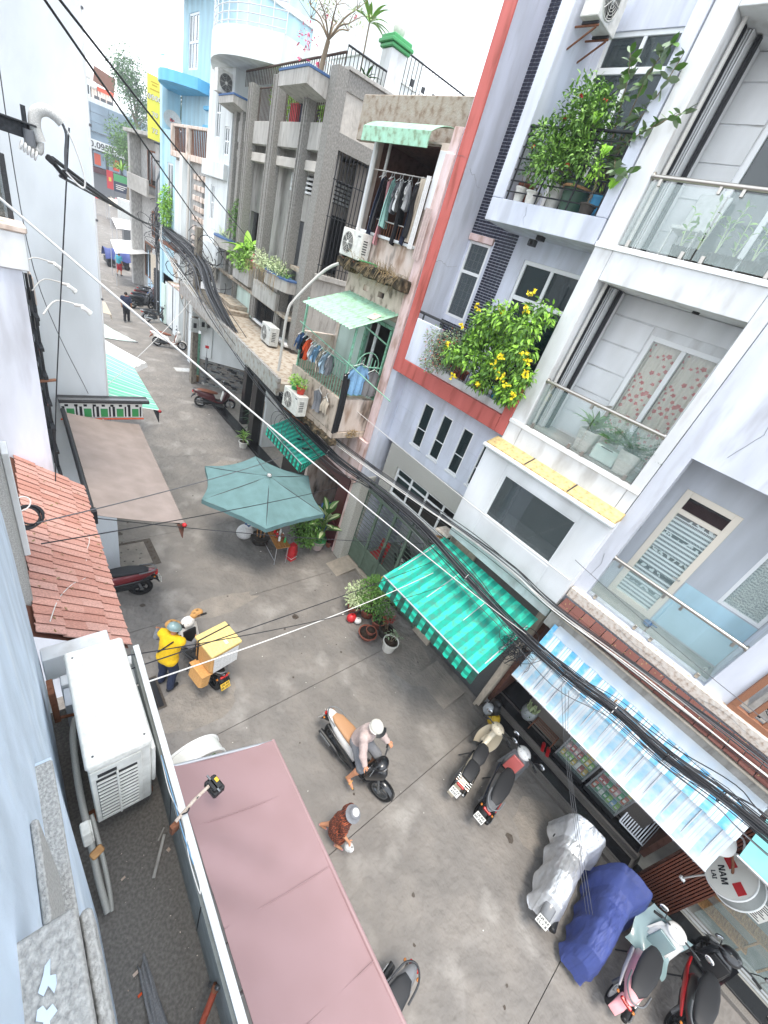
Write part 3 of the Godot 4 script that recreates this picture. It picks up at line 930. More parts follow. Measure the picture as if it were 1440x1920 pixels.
# hairline crack in plaster
func crack(p,pts):
	var q:=PackedVector3Array()
	for i in pts.size()-1:
		for k in 4:q.append(pts[i].lerp(pts[i+1],k/4.0)+V(0,rng.randf_range(-0.012,0.012),0))
	q.append(pts[pts.size()-1])
	put(p,"crack",tubem(q,0.0028,4,0.5),"grey_plastic")
func glass_rail(p,x,y0,y1,z0,z1,n):
	# balcony glazing: sheets, steel handrail and clamps
	for i in n:
		var a:=lerpf(z0,z1,i/float(n))+0.012
		var b:=lerpf(z0,z1,(i+1)/float(n))-0.012
		var s:=B(p,"glass_sheet","glass_clear",x-0.006,x+0.006,y0,y1-0.02,a,b,0.0)
		for q in [a+0.12,b-0.12]:
			B(s,"clamp","stainless",x-0.025,x+0.025,y1-0.07,y1+0.01,q-0.02,q+0.02,0.004)
			B(s,"foot_clamp","stainless",x-0.03,x+0.03,y0-0.02,y0+0.07,q-0.025,q+0.025,0.005)
	var r:=put(p,"handrail",tubem([V(x,y1+0.03,z0-0.02),V(x,y1+0.03,z1+0.02)],0.03,12),"stainless")
	for q in [z0,z1]:put(r,"end_flange",tubem([V(x,y1+0.03,q-0.012),V(x,y1+0.03,q+0.012)],0.05,12),"stainless")
func build_house_white():
	var t:=T("town_house","white panelled town house with glass balconies and a yellow-topped box window","house",Vector3(7.4,0,-2.5))
	B(t,"back_wall","white_wall",10.2,10.4,0,13.4,-3.72,-1.2)
	B(t,"column","white_wall",7.0,7.5,5.9,13.4,-3.74,-3.44,0.015)
	B(t,"column","white_wall",7.0,7.5,5.9,13.4,-1.37,-1.19,0.015)
	B(t,"party_wall","white_wall",7.5,10.2,0,13.4,-3.71,-3.6)
	B(t,"party_wall","white_wall",7.5,10.2,0,13.4,-1.30,-1.21)
	for e in [[5.9,6.35],[8.76,9.22],[11.62,12.1]]:
		B(t,"floor_band","white_wall",7.0,7.95,e[0],e[1],-3.44,-1.37,0.012)
		B(t,"band_trim","frame_white",6.975,7.0,e[1]-0.07,e[1],-3.74,-1.19,0.006)
	# recessed walls clad in flat panels with joints
	for e in [[6.35,8.76,-2.60,-1.48,8.33],[9.22,11.62,-2.75,-1.48,11.2]]:
		wallx(t,"recessed_wall","white_wall",7.9,8.0,e[0],e[1],-3.6,-1.30,[[e[0],e[4],e[2],e[3]]])
		var y:float=e[0]
		var k:=0
		while y<e[1]-0.05:
			var y2:=minf(y+0.415,e[1])
			B(t,"panel","white_panel",7.882,7.9,y+0.008,y2-0.008,-3.36,e[2]-0.02 if y<e[4]-0.1 else -1.32,0.004)
			y+=0.42
			k+=1
		var d:=window(t,7.93,e[0],e[4],e[2],e[3],"frame_white","glass_grey" if e[0]>9 else "glass_clear",2,1,0.075,0.08,"balcony_door")
		if e[0]<9:
			for q in [[e[2]+0.06,e[2]+0.53],[e[3]-0.53,e[3]-0.06]]:put(d,"curtain",pleats(8.03,e[0]+0.04,e[4]-0.06,q[0],q[1],0.02,6.0),"curtain_flower")
		else:
			put(d,"curtain",pleats(8.06,e[0]+0.04,e[4]-0.06,e[3]-0.7,e[3]-0.06,0.02,6.0),"grey_cloth")
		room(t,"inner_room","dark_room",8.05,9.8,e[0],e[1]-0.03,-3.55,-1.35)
		# folded shutter and its dark track
		for i in 4:B(t,"shutter_leaf","white_panel",7.40,7.85,e[0]+0.02,e[1]-0.01,-3.43+i*0.035,-3.41+i*0.035,0.004)
		B(t,"shutter_track","black_iron",7.30,7.36,e[0]+0.02,e[1]-0.01,-3.44,-3.38,0.004)
		B(t,"shutter_track","black_iron",7.52,7.60,e[0]+0.02,e[1]-0.01,-3.29,-3.24,0.004)
		put(t,"drain_pipe",tubem([V(7.20,e[0],-3.38),V(7.20,e[1],-3.38)],0.03,10),"pvc_white")
		B(t,"balcony_tiles","tile_floor",7.08,7.9,e[0],e[0]+0.012,-3.43,-1.38,0.0)
		glass_rail(t,7.05,e[0]+0.03,e[0]+0.80,-3.43,-1.38,2)
		put(t,"ceiling_lamp",tubem([V(7.5,e[1]-0.03,-2.1),V(7.5,e[1],-2.1)],0.05,12),"black_plastic")
	put(t,"grab_rail",tubem(spline([V(7.05,7.16,-2.45),V(7.3,7.16,-2.45),V(7.6,7.16,-2.45)],3),0.02,8),"stainless")
	# projecting box with the wide window
	wallx(t,"box_front","white_panel",6.75,6.85,3.85,5.80,-3.80,-1.17,[[4.52,5.46,-3.20,-1.66]])
	wallz(t,"box_side","white_panel",-3.80,-3.72,3.85,5.80,6.86,7.42)
	wallz(t,"box_side","white_panel",-1.25,-1.17,3.85,5.80,6.86,7.42)
	B(t,"box_floor","white_wall",6.85,7.6,3.85,3.93,-3.72,-1.25)
	B(t,"box_ceiling","white_wall",6.85,7.6,5.70,5.78,-3.72,-1.25)
	for q in [[3.88,5.78,-3.78,-3.24],[5.50,5.78,-3.22,-1.64],[3.88,4.48,-3.22,-1.64],[3.88,5.78,-1.62,-1.19]]:
		B(t,"cladding_panel","white_panel",6.742,6.75,q[0],q[1],q[2]+0.006,q[3]-0.006,0.003)
	var bw:=window(t,6.79,4.52,5.46,-3.20,-1.66,"frame_white","glass_grey",1,1,0.025,0.05)
	B(bw,"mullion","dark_steel",6.80,6.83,4.55,5.44,-2.86,-2.82,0.003)
	room(t,"box_room","grey_wall",7.0,8.6,3.95,5.68,-3.7,-1.27)
	B(t,"inner_sill","white_wall",7.0,7.5,4.4,4.5,-3.5,-1.4)
	# yellow sloping cap with a round gutter edge
	for i in 3:
		var a:=-3.82+i*0.885
		var g:=G.new()
		g.prism([Vector2(6.70,5.80),Vector2(7.0,5.80),Vector2(7.0,5.93),Vector2(6.70,5.83)],Vector3(0,0,a+0.878),Vector3.RIGHT,Vector3.UP,0.878)
		put(t,"yellow_cap",g.mesh(),"yellow_roof")
		if i:BR(t,"cap_joint","dark_steel",V(6.85,5.886,a),V(0.30,0.012,0.024),V(0,0,0.32),0.003)
	put(t,"gutter",tubem([V(6.68,5.77,-3.84),V(6.68,5.77,-1.15)],0.045,12),"white_panel")
	# ground floor under the awning
	B(t,"wall_below","white_wall",6.86,7.5,3.55,3.84,-3.80,-1.2,0.01)
	B(t,"ground_floor_wall","cream_cloth",7.35,7.5,0,3.55,-3.80,-3.2)
	wallz(t,"end_wall","cream_cloth",-1.42,-1.28,0,3.55,7.25,8.6)
	B(t,"shutter","grey_steel",7.42,7.47,0.05,3.4,-3.2,-1.42)
func build_house_pale():
	var t:=T("town_house","pale grey-white house with a recessed balcony and a printed glass door","house",Vector3(7.6,0,0.4))
	wallx(t,"facade","pale_wall",7.0,7.25,4.0,9.4,-1.18,2.6,[[4.36,7.09,-0.93,1.06],[4.36,6.2,1.38,2.55]])
	B(t,"upper_wall","pale_wall",7.0,7.25,9.4,13.0,-1.18,2.6)
	B(t,"side_wall","pale_wall",7.25,10.2,4.0,13.0,-1.18,-1.0)
	B(t,"back_wall","pale_wall",9.0,9.1,0,13.0,-1.18,2.6)
	B(t,"partition","pale_wall",7.25,7.7,4.35,9.0,1.07,1.37)
	B(t,"cornice","ridge_cement",6.93,7.0,7.28,7.42,0.9,2.6,0.02)
	B(t,"balcony_floor","tile_floor",7.25,7.7,4.2,4.37,-1.0,1.07)
	B(t,"ceiling","ceiling",7.25,7.7,7.08,7.2,-1.0,1.07)
	wallx(t,"recessed_wall","grey_wall",7.7,7.8,4.36,7.1,-1.0,1.07,[[4.37,6.56,-0.80,0.0],[5.30,6.75,0.48,1.06]])
	B(t,"painted_dado","blue_house",7.692,7.70,4.40,5.28,0.02,1.06,0.0)
	var d:=window(t,7.73,4.37,6.56,-0.80,0.0,"frame_cream","glass_clear",1,1,0.10,0.09,"door")
	B(d,"transom_bar","frame_cream",7.69,7.76,6.17,6.25,-0.71,-0.09,0.004)
	B(d,"transom_pane","glass_dark",7.715,7.722,6.25,6.47,-0.71,-0.09,0.0)
	var bl:=G.new()
	bl.grid(func(u,v):return Vector3(7.742,lerpf(6.16,4.47,v),lerpf(-0.70,-0.10,u)),1,1,0.003)
	put(d,"printed_blind",bl.mesh(),"blind_print")
	put(d,"handle",tubem([V(7.68,5.25,-0.06),V(7.65,5.25,-0.06),V(7.65,5.25,-0.16)],0.012,6),"stainless")
	var w:=window(t,7.73,5.30,6.75,0.48,1.06,"frame_white","glass_clear",1,1,0.05)
	var b2:=G.new()
	b2.grid(func(u,v):return Vector3(7.76,lerpf(6.72,5.33,v),lerpf(0.5,1.04,u)),1,1,0.003)
	put(w,"blind",b2.mesh(),"blind_wave")
	room(t,"inner_room","grey_wall",7.82,8.9,4.3,7.1,-1.0,1.07)
	glass_rail(t,7.06,4.40,5.18,-0.92,1.05,2)
	var sw:=B(t,"switch_box","grey_plastic",7.5,7.56,5.62,5.72,-0.99,-0.96,0.004)
	put(sw,"conduit",tubem([V(7.53,5.62,-0.975),V(7.53,5.2,-0.975)],0.012,6),"grey_plastic")
	# ledge with brown tiles sloping to the street, cracked white edge behind it
	B(t,"ledge_edge","ridge_cement",6.90,7.02,4.16,4.37,-1.16,2.6,0.02)
	var n:=0
	for i in 19:
		for k in 2:
			var z:=-1.12+i*0.198
			var a:=V(6.90-k*0.14-0.07,4.13-k*0.085-0.04+(i % 3)*0.003,z+0.098)
			BR(t,"ledge_tile","brown_tile" if (i*7+k*3) % 5<3 else "brown_tile_b",a,V(0.165,0.022,0.19),V(0,rng.randf_range(-0.02,0.02),0.545),0.006)
	var lv:=G.new()
	for i in 90:
		var u:=rng.randf()
		lv.box(Vector3(6.90-u*0.26,4.15-u*0.158,rng.randf_range(-1.1,2.4)),Vector3(0.03,0.006,0.012),Basis.from_euler(Vector3(0.2,rng.randf()*6.0,0.5)))
	var dry:=put(t,"dry_leaves",lv.mesh(),"leaf_dry")
	dry.set_meta("kind","stuff")
	B(t,"ledge_slab","concrete_lt",6.74,7.0,3.5,3.90,-1.16,2.6,0.01)
	put(t,"eave_pipe",tubem([V(6.66,3.90,-1.15),V(6.66,3.90,2.6)],0.025,8),"cream_cloth")
	crack(t,[V(6.997,7.3,-0.6),V(6.997,7.7,-0.45),V(6.997,7.9,-0.5),V(6.997,8.3,-0.3)])
	crack(t,[V(6.997,5.2,-1.08),V(6.997,5.0,-1.02),V(6.997,4.7,-1.06)])
	crack(t,[V(6.897,4.3,-0.2),V(6.897,4.24,0.1),V(6.897,4.28,0.5),V(6.897,4.2,0.7)])
	crack(t,[V(6.897,4.22,1.1),V(6.897,4.3,1.4),V(6.897,4.24,1.9)])
	# things on the balcony
	var bk:=T("plastic_basin","small dark blue scoop lying on the pale balcony floor","scoop",V(7.45,4.375,0.02))
	var bg:=G.new()
	bg.ball(V(7.45,4.42,0.02),Vector3(0.09,0.05,0.07),12)
	bg.tube([V(7.50,4.42,0.07),V(7.55,4.40,0.16)],0.012,6)
	put(bk,"bowl",bg.mesh(),"cl_denim")
	var tp:=T("water_tap","little white pipe tap at the balcony corner","tap",V(7.35,4.37,0.98))
	put(tp,"pipe",tubem([V(7.35,4.37,0.98),V(7.35,4.47,0.98),V(7.29,4.47,0.94)],0.014,6),"pvc_white")
	put(tp,"knob",tubem([V(7.35,4.47,0.98),V(7.35,4.51,0.98)],0.018,8),"grey_plastic")
	# caged air conditioner next door
	var c:=T("window_cage","brown wooden slat cage over an air conditioner","cage",V(7.0,4.4,1.9))
	B(c,"frame_bar","brown_bar",6.95,7.03,4.37,4.46,1.38,2.6,0.006)
	B(c,"frame_bar","brown_bar",6.95,7.03,6.1,6.2,1.38,2.6,0.006)
	B(c,"frame_bar","brown_bar",6.95,7.03,4.46,6.1,1.38,1.46,0.006)
	for i in 6:B(c,"slat","brown_bar",6.97,7.01,4.46,6.1,1.60+i*0.17,1.66+i*0.17,0.005)
	var acb=ac_unit("grey white air conditioner behind the brown slat cage",V(7.30,4.45,1.98),0.0,Vector3(0.3,0.6,0.85),false)
	var tm:=TextMesh.new()
	tm.text="YORK"
	tm.font=font()
	tm.font_size=24
	tm.pixel_size=0.0032
	tm.depth=0.002
	put(acb,"lettering",tm,"ink",Transform3D(Basis(Vector3(0,0,1),Vector3(0,1,0),Vector3(-1,0,0)),V(7.137,4.93,2.05)))
func font()->Font:
	var f:=SystemFont.new()
	f.font_names=PackedStringArray(["Droid Sans"])
	f.font_weight=700
	return f
func text(p,n,s:String,m,size:float,at:Vector3,right:Vector3,upv:Vector3,depth:=0.003,serif:=false):
	# flat lettering, size = capital height in metres, centred at a point
	var tm:=TextMesh.new()
	tm.text=s
	var f:=SystemFont.new()
	f.font_names=PackedStringArray(["Droid Serif" if serif else "Droid Sans"])
	f.font_weight=700
	tm.font=f
	tm.font_size=32
	tm.pixel_size=size/23.0
	tm.depth=depth
	return put(p,n,tm,m,Transform3D(Basis(right.normalized(),upv.normalized(),right.cross(upv).normalized()),at))
func build_shop_front():
	# grocery under the blue awning
	var t:=T("grocery_shop","dark open grocery front under the blue striped awning","shop",Vector3(7.6,0,0.8))
	B(t,"step","step_grey",7.30,7.95,0,0.12,-1.26,2.5,0.01)
	B(t,"black_tread","granite",7.32,7.58,0.12,0.128,-1.2,2.45,0.002)
	B(t,"step","step_grey",7.62,8.0,0.12,0.26,-1.26,2.5,0.01)
	B(t,"black_tread","granite",7.66,7.92,0.26,0.268,-1.2,2.45,0.002)
	B(t,"floor","granite",8.0,9.0,0.0,0.28,-1.26,2.5)
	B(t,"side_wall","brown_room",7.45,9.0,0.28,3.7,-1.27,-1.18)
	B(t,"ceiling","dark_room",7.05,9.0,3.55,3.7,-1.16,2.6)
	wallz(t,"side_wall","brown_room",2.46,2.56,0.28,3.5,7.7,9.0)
	B(t,"counter","step_grey",8.0,8.1,0.28,0.85,-0.6,2.3,0.01)
	# shelves of goods behind glass
	for c in [[0.42,1.12,"glass display case of colourful snack packets"],[1.18,1.85,"glass display case of boxes under a blue panel"]]:
		var d:=T("display_case",c[2],"display case",V(8.0,0.28,(c[0]+c[1])*0.5))
		B(d,"base","dark_steel",7.75,8.15,0.29,0.40,c[0],c[1],0.008)
		for q in [c[0]+0.015,c[1]-0.015]:
			B(d,"post","alu",7.75,7.78,0.40,1.25,q-0.015,q+0.015,0.003)
		B(d,"top","alu",7.75,8.15,1.25,1.28,c[0],c[1],0.004)
		B(d,"pane","glass_clear",7.752,7.758,0.41,1.24,c[0]+0.03,c[1]-0.03,0.0)
		for k in 3:B(d,"shelf","alu",7.79,8.15,0.45+k*0.26,0.46+k*0.26,c[0]+0.02,c[1]-0.02,0.002)
		var cols:=["green_plastic","red_plastic","yellow_plastic","white_plastic","cl_pink","cl_blue","leaf_lime","cl_orange"]
		for k in 3:
			for i in 7:
				var z:float=c[0]+0.06+i*(c[1]-c[0]-0.1)/7.0
				var hgt:=rng.randf_range(0.12,0.21)
				var pk:=B(d,"packet",cols[rng.randi() % cols.size()],7.82,7.94,0.462+k*0.26,0.462+k*0.26+hgt,z,z+0.075,0.008)
				B(pk,"packet_label","paper",7.817,7.82,0.462+k*0.26+hgt*0.3,0.462+k*0.26+hgt*0.65,z+0.012,z+0.063,0.0)
	var st:=T("metal_stool","low brown metal shoe rack on the shop step","rack",V(7.85,0.27,0.05))
	for q in [-0.25,0.3]:put(st,"frame",tubem([V(7.78,0.27,q),V(7.78,0.55,q),V(8.0,0.55,q),V(8.0,0.27,q)],0.012,6),"rusty")
	for i in 4:put(st,"rod",tubem([V(7.79+i*0.065,0.56,-0.25),V(7.79+i*0.065,0.56,0.3)],0.01,6),"rusty")
	var pb:=T("plant_bundle","clear bag stuffed with green and white vegetables","bag",V(7.95,0.3,-0.45))
	var pg:=G.new()
	for i in 40:
		var a:=rng.randf()*TAU
		var p0:=V(7.95+cos(a)*0.10,0.45+rng.randf()*0.2,-0.45+sin(a)*0.10)
		pg.tube([p0,p0+V(rng.randf_range(-0.1,0.1),rng.randf_range(0.1,0.3),rng.randf_range(-0.1,0.1))],0.012,5)
	put(pb,"stalks",pg.mesh(),"leaf_pale")
	var pl:=G.new()
	leaf_cloud(pl,V(7.95,0.55,-0.45),V(0.16,0.2,0.16),120,0.07)
	var plf:=put(pb,"leaves",pl.mesh(),"leaf_b")
	plf.set_meta("kind","stuff")
	var bagm:=G.new()
	bagm.ball(V(7.95,0.5,-0.45),V(0.18,0.24,0.18),14,Basis.IDENTITY,-0.95,0.6)
	put(pb,"bag_film",bagm.mesh(),"film")
	for s in [0,1]:
		var sl:=T("slipper","red rubber slipper on the black shop step","slipper",V(7.72,0.27,0.2+s*0.13),0.3,"pair of red slippers on the step")
		slipper(sl,"red_plastic")
	# barred vent grille leaning by the entrance
	var vg:=T("metal_grille","grey steel slatted grille leaning at the shop entrance","grille",V(7.75,0.28,2.3))
	var vb:=Transform3D(Basis(Vector3.FORWARD,0.75),V(7.85,0.32,2.28))
	for q in [0.0,0.62]:put(vg,"frame_bar",bxm(V(0.035,0.72,0.03)),"alu",vb*Transform3D(Basis.IDENTITY,V(0,0.36,q-0.31)))
	for q in [0.0,0.72]:put(vg,"frame_bar",bxm(V(0.034,0.03,0.62)),"alu",vb*Transform3D(Basis.IDENTITY,V(0,q,0)))
	for i in 13:put(vg,"slat",bxm(V(0.012,0.69,0.022)),"alu",vb*Transform3D(Basis.IDENTITY,V(0,0.36,-0.27+i*0.045)))
	# bicycle-like rack of dark bars behind
	var rk:=T("folding_gate","dark folding metal gate pushed aside in the shop","gate",V(8.1,0.28,2.0))
	for i in 12:put(rk,"bar",tubem([V(8.05+i*0.05,0.3,1.95+(i % 2)*0.05),V(8.05+i*0.05,2.3,1.95+(i % 2)*0.05)],0.011,6),"dark_steel")
	for q in [0.4,1.3,2.2]:B(rk,"cross_bar","dark_steel",8.03,8.65,q,q+0.03,1.93,1.945,0.002)
	# next shop: leaning wood-slat wall, glass front with notices
	var w:=T("corner_shop","glass-fronted shop with brown slatted panel and posted notices","shop",V(7.5,0,4.5))
	B(w,"step","granite",7.28,7.62,0.0,0.13,2.56,8.0,0.01)
	B(w,"shop_floor","tile_floor",7.62,10.0,0.0,0.12,2.56,8.0)
	B(w,"back_wall","grey_wall",9.9,10.0,0.12,3.4,2.56,8.0)
	B(w,"ceiling","dark_room",7.5,10.0,3.3,3.4,2.56,8.0)
	B(w,"side_wall","wood_slat",8.46,9.9,0.12,3.3,2.58,2.68)
	for i in 15:B(w,"slat","wood_slat",7.27,7.33,0.14,3.25,2.60+i*0.042,2.63+i*0.042,0.005)
	B(w,"slat_backing","brown_room",7.331,7.36,0.13,3.25,2.58,3.24,0.0)
	for i in 12:B(w,"slat","wood_slat",7.50,7.54,2.2+i*0.09,2.27+i*0.09,2.78,6.0,0.004)
	B(w,"track","alu",7.66,7.70,0.13,0.15,2.8,8.0,0.002)
	B(w,"track","alu",7.74,7.78,0.13,0.15,2.8,8.0,0.002)
	for e in [[3.55,4.6],[4.62,5.7]]:
		B(w,"glass_panel","glass_clear",7.80,7.81,0.16,2.15,e[0],e[1],0.0)
	for e in [[3.62,3.95,1.1,1.5],[4.0,4.3,1.25,1.55],[4.42,4.75,0.75,1.25]]:
		var pa:=B(w,"notice","paper",7.792,7.797,e[2],e[3],e[0],e[1],0.0)
		for k in 9:B(pa,"print_line","ink",7.789,7.792,lerpf(e[2],e[3],0.08+k*0.1),lerpf(e[2],e[3],0.12+k*0.1),e[0]+0.03,e[1]-0.03-(k % 3)*0.04,0.0)
	var tb:=T("display_bench","plywood bench with a lower shelf inside the glass front","bench",V(8.2,0.12,3.9))
	B(tb,"bench_top","ply",7.95,8.2,0.66,0.69,3.1,4.6,0.004)
	B(tb,"shelf","ply",7.9,8.15,0.28,0.31,3.1,4.3,0.004)
	for q in [3.13,4.25,4.57]:B(tb,"leg","ply",7.97,8.0,0.12,0.66,q-0.015,q+0.015,0.003)
	B(tb,"panel","dark_room",8.18,8.2,0.3,0.66,3.1,4.6,0.0)
	var bx:=T("cardboard_box","pale blue box standing on the plywood shelf","box",V(8.0,0.31,3.2))
	B(bx,"carton","cl_sky",7.93,8.1,0.31,0.46,3.12,3.38,0.004)
	B(bx,"lid","cl_blue",7.925,8.105,0.46,0.49,3.115,3.385,0.004)
	# hanging round sign and lamp
	var sg:=T("round_sign","round white drum sign with red band on a bracket over the shop","sign",V(7.0,2.2,3.0))
	round_sign(sg,V(6.92,2.17,3.0),Vector3(-0.35,0.5,-0.79).normalized(),0.33,0.20,[["NAM","ink",0.26,0.0,-0.30],["LAI","ink",0.18,0.0,-0.66]],[[-0.52,0.12,0.5,0.36],[0.55,0.2,0.5,0.36]])
	put(sg,"bracket",tubem([V(7.02,2.5,2.7),V(6.95,2.35,2.85),V(6.9,2.2,2.95)],0.018,6),"rusty")
	var lp:=T("dish_lamp","round white glass lamp shade on a curved arm above the awning edge","lamp",V(7.0,2.6,2.55))
	var lg:=G.new()
	var lb:=Basis(Vector3(0,0,1),0.6)
	lg.lathe([[0.20,0.0],[0.205,0.02],[0.17,0.07],[0.09,0.11],[0.03,0.125],[0.0,0.126]],24,V(6.82,2.62,2.5),lb)
	put(lp,"shade",lg.mesh(),"white_plastic")
	put(lp,"arm",tubem(spline([V(6.77,2.74,2.5),V(6.9,2.85,2.6),V(7.05,2.7,2.75),V(7.1,2.4,2.9)],4),0.014,6),"alu")
	var cb:=T("camera_arm","curved white pipe with a small camera over the slatted panel","camera",V(7.3,1.6,2.9))
	put(cb,"arm",tubem(spline([V(6.95,2.0,2.95),V(7.05,1.75,2.88),V(7.15,1.35,2.85),V(7.2,1.15,2.85)],4),0.014,8),"pvc_white")
	BR(cb,"camera_body","white_plastic",V(7.21,1.12,2.85),V(0.05,0.05,0.08),V(0.4,0,0.5))
	put(cb,"lens",tubem([V(7.2,1.10,2.89),V(7.195,1.09,2.91)],0.016,8),"black_plastic")
	# shoes on the step
	for e in [["black_plastic",V(7.70,0.16,4.12),1.2,"black shoe left on the dark shop step"],["pot_white",V(7.42,0.135,4.9),1.0,"cream slip-on shoe on the dark shop step"],["grey_plastic",V(7.70,0.16,3.95),1.6,"dark grey sandal on the dark shop step"]]:
		var sh:=T("shoe",e[3],"shoe",e[1],e[2])
		slipper(sh,e[0])
	# turquoise canopy stub over the corner shop
	var tq:=T("canopy","turquoise cloth canopy end beside the blue awning","awning",V(7.0,3.1,2.8))
	var tqg:=G.new()
	tqg.grid(func(u,v):return Vector3(lerpf(7.1,6.5,v),lerpf(3.35,2.9,v)-sin(u*PI)*0.03,lerpf(2.62,4.4,u)),10,5,0.006)
	put(tq,"cloth",tqg.mesh(),"turquoise")
	put(tq,"front_pipe",tubem([V(6.5,2.89,2.6),V(6.5,2.89,4.4)],0.016,8),"alu")
	var bd:=T("sign_board","white notice board with a black mark under the turquoise canopy","sign",V(6.75,2.6,2.75))
	BR(bd,"board","white_plastic",V(6.98,2.78,3.0),V(0.5,0.02,0.25),V(0,0,0.6))
	BR(bd,"mark","ink",V(6.96,2.79,3.0),V(0.12,0.012,0.06),V(0,0.3,0.6),0.0)
func slipper(p,m):
	var g:=G.new()
	var o:Vector3=p.position
	var b:Basis=p.transform.basis
	g.loft([[-0.13,0.012,0.010,0.030,2.2],[-0.10,0.014,0.012,0.038,2.2],[0.0,0.014,0.011,0.036,2.4],[0.08,0.014,0.011,0.045,2.2],[0.13,0.012,0.008,0.025,2.0]],12)
	var xf:=Transform3D(b,o)
	put(p,"sole",g.mesh(),m,xf)
	var u:=G.new()
	u.grid(func(a,v):return Vector3(lerpf(0.02,0.11,v),0.02+sin(a*PI)*lerpf(0.045,0.02,v),cos(a*PI)*lerpf(0.042,0.034,v)),8,4,0.004)
	put(p,"upper",u.mesh(),m,xf)
func round_sign(p,c:Vector3,n:Vector3,r:float,th:float,words,bands):
	# short drum, its axis along n; print on both faces. words: [text, material, size, x, y], bands: [x, y, w, h] in radii
	var rt:=Vector3.UP.cross(n).normalized()
	var up:=n.cross(rt)
	var b:=Basis(rt,n,-up)
	var g:=G.new()
	g.lathe([[r*0.985,-th/2],[r,-th/2+0.012],[r,th/2-0.012],[r*0.985,th/2]],36,c,b)
	put(p,"drum",g.mesh(),"parapet_grey" if bands.size() else "ac_white")
	for s in [-1,1]:
		var f:=G.new()
		f.lathe([[r*0.975,0.0],[r*0.97,0.006],[0.0,0.008]],36,c+n*s*(th/2),Basis(rt*s,n*s,-up))
		var fp:=put(p,"face",f.mesh(),"paper")
		put(fp,"rim",tubem(arc(c+n*s*(th/2),r,0,TAU,36,rt,up),0.014,6),"white_plastic")
		for e in bands:put(fp,"red_band",bxm(V(r*e[2],r*e[3],0.004),0.0),"red_ink",Transform3D(Basis(rt*s,up,n*s)*Basis(Vector3.BACK,0.25),c+n*s*(th/2+0.011)+(rt*s*e[0]+up*e[1])*r))
		for e in words:text(fp,"lettering",e[0],e[1],r*e[2],c+n*s*(th/2+0.013)+(rt*s*e[3]+up*e[4])*r,rt*s,up,0.003)
